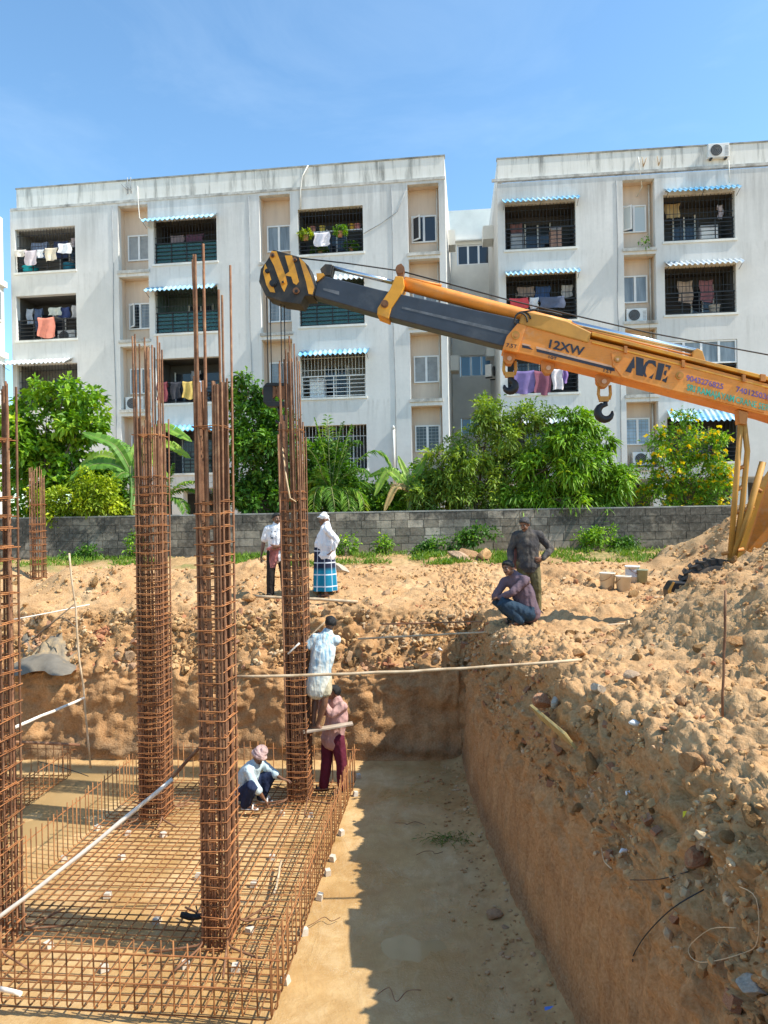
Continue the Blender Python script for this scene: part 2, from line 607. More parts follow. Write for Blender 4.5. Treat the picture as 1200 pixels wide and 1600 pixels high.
    mottled('coping_dirty', (0.33, 0.33, 0.30), 0.4, 2.5, 0.95, dirt=(0.08, 0.08, 0.075, 0.8))
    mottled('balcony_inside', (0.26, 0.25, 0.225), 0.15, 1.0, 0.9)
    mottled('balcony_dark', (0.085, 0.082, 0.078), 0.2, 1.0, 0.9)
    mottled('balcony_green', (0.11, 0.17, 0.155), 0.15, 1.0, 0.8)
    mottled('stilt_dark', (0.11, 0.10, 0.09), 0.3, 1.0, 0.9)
    mottled('rust_stain', (0.42, 0.24, 0.09), 0.3, 6, 0.9)
    mottled('grille_black', (0.022, 0.022, 0.024), 0.2, 4, 0.5)
    mottled('grille_white', (0.72, 0.71, 0.68), 0.1, 4, 0.5)
    mottled('frame_white', (0.82, 0.82, 0.80), 0.06, 3, 0.5)
    mottled('blind_grey', (0.33, 0.345, 0.35), 0.2, 3, 0.8)
    mottled('curtain_blue', (0.36, 0.50, 0.62), 0.2, 3, 0.9)
    mottled('door_brown', (0.22, 0.12, 0.07), 0.2, 3, 0.6)
    t = NT('window_glass')
    v = t.coord('Object', (3.0, 3.0, 0.4))
    col = t.ramp(t.noise(v, 2.0, 3, 0.5), [(0.35, (0.16, 0.185, 0.20)), (0.65, (0.30, 0.34, 0.36))])
    t.set(col, 0.08, 0, 0.6)
    t = NT('dark_glass')
    t.set((0.03, 0.035, 0.045), 0.05, 0, 0.6)
    t = NT('frosted_glass')
    t.set((0.56, 0.62, 0.62), 0.25, 0, 0.5)
    t = NT('blue_glass')
    t.set((0.10, 0.22, 0.36), 0.06, 0, 0.7)
    t = NT('green_glass')
    t.set((0.10, 0.30, 0.26), 0.06, 0, 0.6)
    t.b.inputs['Transmission Weight'].default_value = 0.75
    t = NT('awning_blue')
    v = t.coord('Object')
    col = t.ramp(t.noise(v, 2.0, 4, 0.6), [(0.3, (0.10, 0.40, 0.68)), (0.7, (0.26, 0.60, 0.82))])
    oi = t.n('ShaderNodeObjectInfo')
    col = t.mix(t.math('MULTIPLY', oi.outputs['Random'], 0.55), col, (0.50, 0.68, 0.76))
    col = t.mix(t.ramp(t.noise(v, 1.0, 5, 0.7), [(0.48, 0.0), (0.68, 0.7)]), col, (0.66, 0.74, 0.76))
    t.set(col, 0.4, 0, 0.4)
    t.b.inputs['Transmission Weight'].default_value = 0.0
    mottled('awning_white', (0.66, 0.72, 0.76), 0.2, 2, 0.45, dirt=(0.35, 0.36, 0.35, 0.6))
    mottled('ac_white', (0.76, 0.755, 0.72), 0.08, 4, 0.5, dirt=(0.45, 0.42, 0.36, 0.4))
    mottled('ac_fan', (0.06, 0.06, 0.06), 0.2, 6, 0.6)
    mottled('pvc_pipe', (0.66, 0.64, 0.58), 0.15, 3, 0.6)

    # block wall
    t = NT('block')
    v = t.coord('Object')
    g = t.n('ShaderNodeNewGeometry')
    oi = t.n('ShaderNodeObjectInfo')
    n = t.noise(g.outputs['Position'], 1.1, 6, 0.7)
    n2 = t.noise(g.outputs['Position'], 9.0, 5, 0.65)
    base = t.ramp(oi.outputs['Random'], [(0.0, (0.24, 0.20, 0.145)), (0.5, (0.38, 0.325, 0.245)), (1.0, (0.58, 0.50, 0.385))])
    sx = t.n('ShaderNodeSeparateXYZ')
    t.l(g.outputs['Position'], sx.inputs[0])
    zr = t.ramp(t.math('DIVIDE', sx.outputs[2], 2.0), [(0.2, 0.35), (0.45, 0.30), (0.68, 0.75), (0.82, 1.0)])   # algae at the top courses
    mold = t.math('MULTIPLY', t.ramp(n, [(0.40, 0.1), (0.54, 1.0)]), zr)
    lf = t.ramp(t.math('DIVIDE', t.math('ADD', sx.outputs[0], 12.0), 24.0), [(0.15, 0.75), (0.40, 0.35), (0.50, 0.08), (0.70, 0.10), (0.80, 0.65)])
    mold = t.math('MINIMUM', t.math('ADD', mold, t.math('MULTIPLY', lf, t.ramp(n, [(0.3, 0.4), (0.6, 1.0)]))), 1.0)
    col = t.mix(t.math('MULTIPLY', mold, 0.9), base, (0.055, 0.052, 0.045))
    col = t.mix(t.math('MULTIPLY', t.ramp(n2, [(0.45, 0.0), (0.75, 1.0)]), 0.4), col, (0.36, 0.33, 0.28))
    t.set(col, 0.97, 0, 0.1)
    t.bump(n2, 0.5, 0.02)
    mottled('mortar', (0.15, 0.14, 0.12), 0.3, 6, 0.95, bump=0.4)

    # crane
    O = (0.82, 0.29, 0.036)
    t = NT('crane_orange')                                 # faded, scratched, dusty paint
    v = t.coord('Object')
    col = t.ramp(t.noise(v, 1.6, 6, 0.65), [(0.3, (0.66, 0.215, 0.026)), (0.55, O), (0.78, (0.86, 0.40, 0.10))])
    g = t.ramp(t.noise(t.coord('Object', (0.5, 1, 6.0)), 9.0, 6, 0.75), [(0.56, 0.0), (0.72, 0.75)])
    col = t.mix(g, col, (0.36, 0.14, 0.04))
    sc = t.ramp(t.noise(t.coord('Object', (1.2, 1, 14.0)), 16.0, 3, 0.6), [(0.66, 0.0), (0.70, 0.8)])
    col = t.mix(sc, col, (0.16, 0.08, 0.05))
    col = t.mix(t.ramp(t.noise(v, 5.0, 5, 0.7), [(0.55, 0.0), (0.75, 0.45)]), col, (0.62, 0.42, 0.24))
    t.set(col, t.ramp(t.noise(v, 4.0, 4, 0.6), [(0.3, 0.35), (0.7, 0.7)]), 0, 0.5)
    mottled('crane_orange_worn', (0.52, 0.20, 0.045), 0.2, 5, 0.55, dirt=(0.26, 0.11, 0.05, 0.6))
    mottled('crane_yellow', (0.72, 0.33, 0.03), 0.15, 5, 0.5, dirt=(0.30, 0.15, 0.06, 0.6))
    mottled('crane_ochre', (0.55, 0.27, 0.05), 0.15, 4, 0.6, dirt=(0.35, 0.18, 0.07, 0.5))
    mottled('crane_steel', (0.033, 0.040, 0.055), 0.25, 3, 0.45, spec=0.5, dirt=(0.10, 0.105, 0.11, 0.5))
    mottled('crane_grease', (0.030, 0.028, 0.026), 0.3, 6, 0.6, dirt=(0.16, 0.11, 0.06, 0.5))
    mottled('chrome', (0.62, 0.66, 0.70), 0.06, 3, 0.22, metal=0.9)
    mottled('iron_black', (0.016, 0.016, 0.017), 0.25, 6, 0.5)
    mottled('iron_rusty', (0.22, 0.10, 0.045), 0.3, 6, 0.7, dirt=(0.10, 0.05, 0.03, 0.6))
    mottled('letter_black', (0.022, 0.028, 0.045), 0.2, 6, 0.6)
    mottled('letter_violet', (0.17, 0.11, 0.30), 0.2, 10, 0.6, dirt=(0.60, 0.22, 0.05, 0.5))
    mottled('letter_green', (0.06, 0.42, 0.30), 0.2, 10, 0.6, dirt=(0.60, 0.24, 0.05, 0.4))
    mottled('stripe_pale', (0.62, 0.38, 0.24), 0.1, 6, 0.6)

    # people
    for nm, c in (('skin', (0.20, 0.098, 0.055)), ('skin_warm', (0.26, 0.125, 0.070))):
        t = NT(nm)
        n = t.noise(t.coord('Object'), 9.0, 4, 0.6)
        t.set(t.ramp(n, [(0.3, [x * .8 for x in c]), (0.7, [x * 1.15 for x in c])]), 0.5, 0, 0.4)
        t.b.inputs['Subsurface Weight'].default_value = 0.08
        t.b.inputs['Subsurface Radius'].default_value = (0.01, 0.004, 0.002)
    mottled('hair', (0.012, 0.011, 0.010), 0.3, 60, 0.55, bump=0.8)
    mottled('hair_grey', (0.045, 0.043, 0.041), 0.6, 60, 0.6, bump=0.8)
    mottled('eye', (0.30, 0.28, 0.26), 0.1, 20, 0.3)

    def cloth(nm, c, var=0.12, dirt=None):
        t = NT(nm)
        v = t.coord('Object')
        n = t.noise(v, 5.0, 5, 0.6, 0.6)
        col = t.ramp(n, [(0.3, [x * (1 - var) for x in c]), (0.7, [min(1, x * (1 + var)) for x in c])])
        if dirt:
            col = t.mix(t.math('MULTIPLY', t.ramp(t.noise(v, 3.5, 5, 0.65), [(0.46, 0.0), (0.66, 1.0)]), dirt[3]), col, dirt[:3])
        t.set(col, 0.9, 0, 0.15)
        w = t.n('ShaderNodeTexWave')
        w.inputs['Scale'].default_value = 3.0
        w.inputs['Distortion'].default_value = 7.0
        w.inputs['Detail'].default_value = 3.0
        t.l(v, w.inputs['Vector'])
        t.bump(t.math('ADD', w.outputs['Fac'], t.math('MULTIPLY', t.noise(v, 14.0, 4, 0.6), 1.2)), 0.5, 0.02)
    cloth('white_cloth', (0.80, 0.79, 0.80), 0.04)
    cloth('white_shirt_cloth', (0.80, 0.78, 0.80), 0.03)
    cloth('black_trouser', (0.030, 0.024, 0.022))
    cloth('red_check_cloth', (0.46, 0.17, 0.15), 0.35)
    cloth('dark_shirt', (0.060, 0.057, 0.058), 0.2, (0.30, 0.25, 0.18, 0.35))
    cloth('olive_trouser', (0.105, 0.092, 0.042), 0.25, (0.34, 0.28, 0.16, 0.5))
    cloth('purple_shirt', (0.150, 0.105, 0.125), 0.12)
    cloth('navy_jean', (0.030, 0.055, 0.085), 0.2)
    cloth('pink_cloth', (0.55, 0.25, 0.23), 0.15)
    cloth('maroon_trouser', (0.125, 0.022, 0.040), 0.15)
    cloth('rose_shirt', (0.50, 0.29, 0.26), 0.12, (0.56, 0.38, 0.27, 0.5))
    cloth('pale_blue_shirt', (0.50, 0.62, 0.66), 0.10, (0.46, 0.44, 0.36, 0.35))
    cloth('cream_shorts', (0.56, 0.50, 0.34), 0.12, (0.40, 0.30, 0.17, 0.4))
    cloth('turban_cloth', (0.52, 0.36, 0.33), 0.35)
    cloth('navy_trouser', (0.022, 0.032, 0.072), 0.2)
    t = NT('streak_shirt')                                 # sky-blue and white vertical streaks
    v = t.coord('Object', (1.0, 1.0, 0.12))
    n = t.noise(v, 26.0, 3, 0.6)
    c1 = t.ramp(n, [(0.36, (0.26, 0.45, 0.58)), (0.48, (0.56, 0.68, 0.72)), (0.62, (0.74, 0.74, 0.66))])
    z = t.n('ShaderNodeSeparateXYZ')
    tc = t.n('ShaderNodeTexCoord')
    t.l(tc.outputs['Object'], z.inputs[0])
    c2 = t.ramp(n, [(0.36, (0.42, 0.50, 0.50)), (0.5, (0.66, 0.64, 0.52)), (0.65, (0.74, 0.72, 0.62))])
    t.set(t.mix(t.ramp(t.math('SUBTRACT', z.outputs[2], 0.6), [(0.1, 1.0), (0.5, 0.0)]), c1, c2), 0.9, 0, 0.15)
    t.bump(n, 0.5, 0.02)
    t = NT('lungi_check')                                  # blue / navy / white checks
    tc = t.n('ShaderNodeTexCoord')
    z = t.n('ShaderNodeSeparateXYZ')
    t.l(tc.outputs['Object'], z.inputs[0])
    zs = t.ramp(z.outputs[2], [(0.0, 0), (1.0, 1)])
    col = t.ramp(z.outputs[2], [(0.0, (0.01, 0.17, 0.29)), (0.52, (0.012, 0.20, 0.32)), (0.60, (0.02, 0.025, 0.05)), (0.80, (0.02, 0.025, 0.05))])
    px = t.math('FRACT', t.math('MULTIPLY', t.attr('around').outputs['Fac'], 9.0))
    pz = t.math('FRACT', t.math('MULTIPLY', z.outputs[2], 4.2))
    sx_ = t.ramp(px, [(0.0, 0.0), (0.80, 0.0), (0.84, 1.0), (0.93, 1.0), (0.97, 0.0)])
    sz_ = t.ramp(pz, [(0.0, 0.0), (0.84, 0.0), (0.87, 1.0), (0.94, 1.0), (0.97, 0.0)])
    col = t.mix(t.math('MULTIPLY', sx_, 0.6), col, (0.70, 0.74, 0.80))
    col = t.mix(t.math('MULTIPLY', sz_, 0.85), col, (0.72, 0.76, 0.82))
    t.set(col, 0.9, 0, 0.15)

    # foliage
    def leaf(nm, cs, tr=0.26):
        t = NT(nm)
        a = t.attr('tint').outputs['Fac']
        col = t.ramp(a, cs)
        t.set(col, 0.5, 0, 0.35)
        tb = t.n('ShaderNodeBsdfTranslucent')
        hs = t.n('ShaderNodeHueSaturation')
        hs.inputs['Value'].default_value = 1.5
        hs.inputs['Saturation'].default_value = 1.15
        t.l(col, hs.inputs['Color'])
        t.l(hs.outputs[0], tb.inputs['Color'])
        mx = t.n('ShaderNodeMixShader')
        mx.inputs[0].default_value = tr
        t.l(t.b.outputs[0], mx.inputs[1])
        t.l(tb.outputs[0], mx.inputs[2])
        t.l(mx.outputs[0], t.o.inputs['Surface'])
    leaf('leaf_mango', [(0.0, (0.0367, 0.0854, 0.0062)), (0.5, (0.1620, 0.3238, 0.0205)), (0.85, (0.324, 0.518, 0.035)), (1.0, (0.608, 0.691, 0.060))])
    leaf('leaf_dark', [(0.0, (0.0155, 0.0466, 0.0062)), (0.5, (0.0693, 0.1741, 0.0205)), (0.85, (0.162, 0.320, 0.035)), (1.0, (0.324, 0.461, 0.060))])
    leaf('leaf_neem', [(0.0, (0.0440, 0.0828, 0.0114)), (0.5, (0.1769, 0.2846, 0.0374)), (0.85, (0.360, 0.464, 0.050)), (1.0, (0.643, 0.673, 0.070))])
    leaf('leaf_bright', [(0.0, (0.0321, 0.0838, 0.0062)), (0.5, (0.1600, 0.3276, 0.0205)), (0.85, (0.342, 0.510, 0.035)), (1.0, (0.559, 0.645, 0.050))])
    leaf('leaf_lime', [(0.0, (0.0608, 0.1152, 0.0054)), (0.5, (0.2527, 0.3499, 0.0144)), (0.85, (0.540, 0.614, 0.030)), (1.0, (0.675, 0.666, 0.050))])
    leaf('leaf_palm', [(0.0, (0.0213, 0.0596, 0.0077)), (0.5, (0.0945, 0.2218, 0.0234)), (0.85, (0.216, 0.384, 0.040)), (1.0, (0.432, 0.486, 0.080))])
    leaf('leaf_banana', [(0.0, (0.0315, 0.0859, 0.0114)), (0.5, (0.1264, 0.2873, 0.0328)), (1.0, (0.324, 0.461, 0.060))])
    leaf('leaf_dry', [(0.0, (0.270, 0.166, 0.060)), (1.0, (0.459, 0.320, 0.120))])
    leaf('grass_blade', [(0.0, (0.05, 0.12, 0.012)), (0.5, (0.13, 0.25, 0.022)), (1.0, (0.30, 0.40, 0.05))])
    leaf('petal_yellow', [(0.0, (0.70, 0.48, 0.01)), (1.0, (0.85, 0.68, 0.02))])
    mottled('bark', (0.16, 0.115, 0.075), 0.3, 10, 0.95, bump=0.6)
    mottled('banana_stem', (0.24, 0.27, 0.09), 0.3, 5, 0.7, dirt=(0.24, 0.17, 0.08, 0.6))


make_materials()
# ------------------------------------------------------------------ ground: terrain with the excavated pit
FLOOR = -2.70


def lerp_tab(x, xs, ys):
    return np.interp(x, xs, ys)


def sstep(a, b, x):
    t = np.clip((x - a) / (b - a), 0, 1)
    return t * t * (3 - 2 * t)


def toe_x(Y):
    return lerp_tab(Y, [2, 4, 6.07, 7.14, 8.84, 10.57, 12.3, 30], [1.62, 1.60, 1.51, 1.40, 1.28, 1.22, 1.25, 1.25])


def far_y(X):
    return 12.38 - 0.06 * np.clip(X, -12, 4)


def upper_ground(X, Y):
    z = lerp_tab(Y, [0, 12, 13.2, 14.5, 17, 20.5, 22, 60], [-0.02, -0.05, -0.10, 0.04, 0.20, 0.46, 0.42, 0.40])
    z = z + (0.36 + 0.16 * np.sin(X * 1.9 + 1.0) + 0.10 * np.sin(X * 4.3)) * np.exp(-((Y - 15.9 + 0.4 * np.sin(X * .8)) / 0.75) ** 2) * sstep(-0.5, -3.5, X) + 0.12 * np.exp(-((Y - 17.2) / 0.7) ** 2)
    z = z + 0.10 * np.exp(-((Y - 14.6) / 0.35) ** 2 - ((X + 1.0) / 0.8) ** 2)
    # far spoil heap behind the crane
    r2 = np.sqrt((X - 9.3) ** 2 + (Y - 16.8) ** 2)
    z = np.maximum(z, 2.0 - 0.60 * r2 + 0.14 * np.sin(X * 2.3 + Y) * np.sin(Y * 2.9 - X * .7) + 0.07 * np.sin(X * 6.1) * np.sin(Y * 5.3))
    # near spoil heap on the right
    heap = lerp_tab(Y, [3.5, 5, 9], [-0.12, -0.24, -0.42]) + 0.36 * (np.minimum(X, 6.4) - 1.8) + 0.22 * np.clip(np.minimum(X, 6.4) - 2.9, 0, 9) - 0.5 * np.clip(X - 6.4, 0, 9)
    heap = heap - 1.05 * np.clip(Y - 9.4 - 0.25 * (X - 4.0), 0, 9) - 0.15 * np.clip(X - 1.5, 0, 9) * np.clip(3.4 - Y, 0, 9)
    heap = heap + 0.10 * np.sin(X * 1.7 + Y * .9) * sstep(2.4, 3.4, X)
    k = 6.0
    z = np.log(np.exp(k * z) + np.exp(k * np.clip(heap, -3, 4))) / k
    return z


NW_D = np.array([-0.02, 0, .05, .11, .18, .28, .40, .52, .70])
NW_F = np.array([0, 0.01, .14, .42, .64, .78, .89, .975, 1.0])
FW_D = np.array([-0.02, 0, .05, .14, .24, .36, .60, .95, 1.3])
FW_F = np.array([0, 0.01, .14, .45, .61, .66, .82, .97, 1.0])


def height(X, Y, rough=True):
    p = np.stack([X * 0.9, Y * 0.9, np.zeros_like(X)], 1)
    n1 = fbm(p * 1.0, 3) if rough else 0
    n2 = fbm(p * 1.3 + 40, 3) if rough else 0
    d = X - toe_x(Y) - 0.20 * n1 * sstep(0.02, 0.4, X - toe_x(Y))
    e = Y - far_y(X) - 0.16 * n2 * sstep(0.02, 0.4, Y - far_y(X))
    nr = 1.9 - Y
    lf = -11.5 - X
    f = np.maximum(np.interp(d, NW_D, NW_F), np.interp(e, FW_D, FW_F))
    f = np.maximum(f, np.clip(nr / 0.4, 0, 1))
    f = np.maximum(f, np.clip(lf / 0.6, 0, 1))
    base = FLOOR - 0.08
    g = upper_ground(X, Y)
    return base + (g - base) * f, f, d, e


def build_ground():
    ds = np.concatenate([-np.geomspace(220, 12, 14), np.linspace(-11.5, -8.2, 12), np.linspace(-8.0, -0.6, 140), np.linspace(-0.55, -0.03, 10),
                         np.linspace(-0.02, 0.30, 64), np.linspace(0.312, 1.1, 52), np.linspace(1.13, 4.6, 90), np.linspace(4.68, 11, 70), np.geomspace(11.3, 260, 24)])
    es = np.concatenate([-np.geomspace(60, 11.0, 8), np.linspace(-10.8, -0.03, 250), np.linspace(-0.02, 0.28, 56), np.linspace(0.292, 1.35, 56),
                         np.linspace(1.39, 4.6, 84), np.linspace(4.66, 9.6, 60), np.geomspace(9.9, 700, 34)])
    D, E = np.meshgrid(ds, es, indexing='ij')
    X = D + 1.3
    for _ in range(3):
        Y = far_y(X) + E
        X = toe_x(Y) + D
    nx, ny = X.shape
    x, y = X.ravel(), Y.ravel()
    z, f, d, e = height(x, y)
    P = np.stack([x, y, z], 1).reshape(nx, ny, 3)
    # normals of the coarse surface, then clods pushed along them
    gu = np.gradient(P, axis=0)
    gv = np.gradient(P, axis=1)
    N = np.cross(gu, gv)
    area = np.linalg.norm(N, axis=2).ravel()
    N /= np.maximum(np.linalg.norm(N, axis=2), 1e-9)[:, :, None]
    N = N.reshape(-1, 3)
    Pf = P.reshape(-1, 3)
    near = np.exp(-np.clip(np.hypot(x, y - 8) - 14, 0, 99) / 6.0)
    warp = Pf + 0.10 * np.stack([pnoise(Pf * 3 + 1), pnoise(Pf * 3 + 21), pnoise(Pf * 3 + 41)], 1)
    sel1 = sstep(-0.15, 0.35, pnoise(Pf * 1.1 + 60))
    sel2 = sstep(-0.25, 0.25, pnoise(Pf * 1.7 + 80))
    w0, w1, w2 = worley(warp * 1.9 + 33), worley(warp * 3.6), worley(warp * 7.9 + 5)
    sel0 = sstep(0.05, 0.35, pnoise(Pf * 0.8 + 120))
    lump = 0.5 * np.abs(pnoise(Pf * 2.1)) + 1.3 * sel0 * (w0 - .4) + 0.9 * sel1 * (w1 - .4) + 0.6 * sel2 * (w2 - .4) + 0.40 * pnoise(Pf * 15 + 3) - 0.15
    big = fbm(Pf * 1.2 + 5, 3)
    stri = fbm(Pf * np.array([7.0, 7.0, 0.9]), 3)
    strF = fbm(Pf * np.array([2.0, 2.0, 2.6]) + 31, 4)
    topm = sstep(0.62, 0.95, f)
    clay = sstep(0.02, 0.10, f) * (1 - sstep(0.56, 0.74, f + 0.10 * fbm(Pf * 2.0, 3)))
    farw = sstep(0.0, 0.05, e)
    amp_top = 0.115 + 0.05 * sstep(0.5, 0.75, f) * (1 - sstep(0.9, 1.0, f))
    road = np.exp(-((y - 18.5) / 2.0) ** 2) * 0.5
    disp = topm * (amp_top * (1 - road) * lump + 0.10 * big)
    disp += (1 - topm) * sstep(0.02, 0.1, f) * ((0.055 + 0.05 * sstep(.3, .6, f)) * stri + (0.045 + 0.10 * sstep(.35, .65, f)) * (1 - .6 * farw) * lump + farw * (0.20 * strF + 0.02 * lump))
    disp *= near
    Pf = Pf + N * disp[:, None]
    idx = np.arange(nx * ny).reshape(nx, ny)
    F = np.stack([idx[:-1, :-1], idx[1:, :-1], idx[1:, 1:], idx[:-1, 1:]], -1).reshape(-1, 4)
    # leave out cells that are far below the slab (never seen)
    me = bpy.data.meshes.new('ground')
    me.vertices.add(len(Pf))
    me.vertices.foreach_set('co', Pf.astype(np.float32).ravel())
    me.loops.add(F.size)
    me.loops.foreach_set('vertex_index', F.astype(np.int32).ravel())
    me.polygons.add(len(F))
    me.polygons.foreach_set('loop_start', np.arange(0, F.size, 4, dtype=np.int32))
    me.polygons.foreach_set('use_smooth', np.ones(len(F), bool))
    me.update(calc_edges=True)
    me.validate()
    set_attr(me, 'clay', clay)
    set_attr(me, 'fill', sstep(0.45, 0.62, f + .06 * big) * (1 - sstep(0.86, 0.99, f + .10 * big)) * near * (1 - .55 * farw * sstep(-.1, .3, fbm(Pf * 1.4 + 90, 2))))
    strip = sstep(17.6, 18.6, y + 0.5 * big) * (1 - sstep(27, 30, y)) * (0.25 + 0.75 * sstep(-0.05, 0.25, fbm(Pf * 0.5 + 70, 2)))
    set_attr(me, 'green', np.clip(strip, 0, 1))
    set_attr(me, 'damp', np.clip(sstep(0.03, 0.10, f) * (1 - sstep(0.08, 0.24, f + 0.08 * big)), 0, 1))
    o = link('ground', me, 'soil', kind='structure')
    return o, Pf, N, f, d, e, x, y, area


ground, G_P, G_N, G_F, G_D, G_E, G_X, G_Y, G_A = build_ground()


def gz(x, y):
    """height of the finished ground near (x, y)"""
    k = np.argmin((G_P[:, 0] - x) ** 2 + (G_P[:, 1] - y) ** 2)
    return float(G_P[k, 2])


_gu, _gv = G_P[:, 0] / np.maximum(G_P[:, 1], .1), (G_P[:, 2] - 1.7) / np.maximum(G_P[:, 1], .1)


def surf(x, y, lift=0.0):
    """point of the finished ground in the line of sight of a survey sighting"""
    u, v = uv(x, y)
    r = 0.006
    while True:
        k = np.flatnonzero(((_gu - u) ** 2 + (_gv - v) ** 2 < r * r) & (G_P[:, 1] > 2.5))
        if len(k):
            break
        r *= 1.6
    Y = G_P[k, 1].min() - lift
    return Vector((u * Y, Y, 1.7 + v * Y))


# pit floor: lean-concrete slab with mud, slightly dished so that water stands in places
def floor_z(x, y):
    p = np.stack([x, y, np.zeros_like(x)], 1)
    z = FLOOR + 0.012 * fbm(p * 0.9, 3) + 0.014 * fbm(p * 2.2 + 8, 4)
    for (cx, cy, rx, ry, dep) in ((0.20, 7.2, 0.60, 0.34, .030), (-0.35, 8.1, 0.35, 0.8, .016), (-5.6, 11.4, 1.6, 0.6, .03), (-5.0, 9.9, 0.9, 0.4, .02)):
        z = z - dep * np.exp(-((x - cx) / rx) ** 2 - ((y - cy) / ry) ** 2)
    d = x - toe_x(y)
    e = y - far_y(x)
    sp = 0.09 * np.exp(-np.clip(-d, 0, 9) / 0.16) * np.clip(1 + 0.9 * fbm(p * 2.3 + 11, 3), 0, 3)
    sp += 0.06 * np.exp(-np.clip(-e, 0, 9) / 0.12)
    return z + sp + 0.02 * np.exp(-np.clip(-d, 0, 9) / 0.35) * np.abs(fbm(p * 9, 2)), d, e


xs = np.arange(-11.6, 1.95, 0.055)
ys = np.arange(1.75, 13.6, 0.055)
FX, FY = np.meshgrid(xs, ys, indexing='ij')
fz, fd, fe = floor_z(FX.ravel(), FY.ravel())
FP = np.stack([FX.ravel(), FY.ravel(), fz], 1)
ix = np.arange(len(FP)).reshape(FX.shape)
FF = np.stack([ix[:-1, :-1], ix[1:, :-1], ix[1:, 1:], ix[:-1, 1:]], -1).reshape(-1, 4)
me = bpy.data.meshes.new('pit_floor')
me.from_pydata(FP.tolist(), [], FF.tolist())
me.polygons.foreach_set('use_smooth', np.ones(len(FF), bool))
nz = fbm(FP * np.array([1.6, 1.6, 0]) + 3, 4)
set_attr(me, 'dirt', np.clip(sstep(-0.75, -0.10, fd + 0.45 * nz) + sstep(-0.4, -0.05, fe + 0.3 * nz), 0, 1))
link('pit_floor', me, 'pit_slab', kind='structure')
for (cx, cy, rx, ry, lev) in ((0.20, 7.2, 1.0, 0.75, FLOOR - 0.025), (-5.6, 11.3, 2.4, 0.95, FLOOR - 0.004), (-5.2, 9.9, 1.2, 0.6, FLOOR - 0.006)):
    mb = MB()
    ring = [(cx + rx * math.cos(a) * (1 + .12 * math.sin(3 * a)), cy + ry * math.sin(a), lev) for a in [2 * math.pi * k / 32 for k in range(32)]]
    mb.raw(ring, [tuple(range(32))])
    mb.build('puddle_water', 'muddy_water', kind='structure')
for (cx, cy, rx, ry) in ((3.05, 10.9, 0.35, 0.25), (4.6, 12.6, 0.5, 0.3)):
    lev = float(np.mean(upper_ground(np.array([cx]), np.array([cy])))) - 0.005
    mb = MB()
    mb.raw([(cx + rx * math.cos(a), cy + ry * math.sin(a), lev) for a in [2 * math.pi * k / 24 for k in range(24)]], [tuple(range(24))])
    mb.build('puddle_water', 'muddy_water', kind='structure')


# stones: angular lumps, shared meshes
def stone_mesh(seed, sub=2, flat=0.75):
    bm = bmesh.new()
    bmesh.ops.create_icosphere(bm, subdivisions=sub, radius=1.0)
    rnd = random.Random(seed)
    cuts = [(Vector((rnd.gauss(0, 1), rnd.gauss(0, 1), rnd.gauss(0, 1))).normalized(), rnd.uniform(0.45, 0.85)) for _ in range(9)]
    co = np.array([v.co[:] for v in bm.verts])
    for n, h in cuts:
        dd = co @ np.array(n)
        co -= np.outer(np.clip(dd - h, 0, 9), np.array(n))
    co *= np.array([1.0, rnd.uniform(0.65, 0.95), rnd.uniform(0.5, flat)])
    co += 0.05 * np.stack([pnoise(co * 2.5 + seed), pnoise(co * 2.5 + seed + 7), pnoise(co * 2.5 + seed + 13)], 1)
    for v, c in zip(bm.verts, co):
        v.co = c
    me = bpy.data.meshes.new('stone')
    bm.to_mesh(me)
    bm.free()
    return me


STONES = [stone_mesh(s, 2) for s in range(8)]
for i, m in enumerate(STONES):
    m.materials.append(MATS['stone' if i % 3 == 0 else 'clod'])


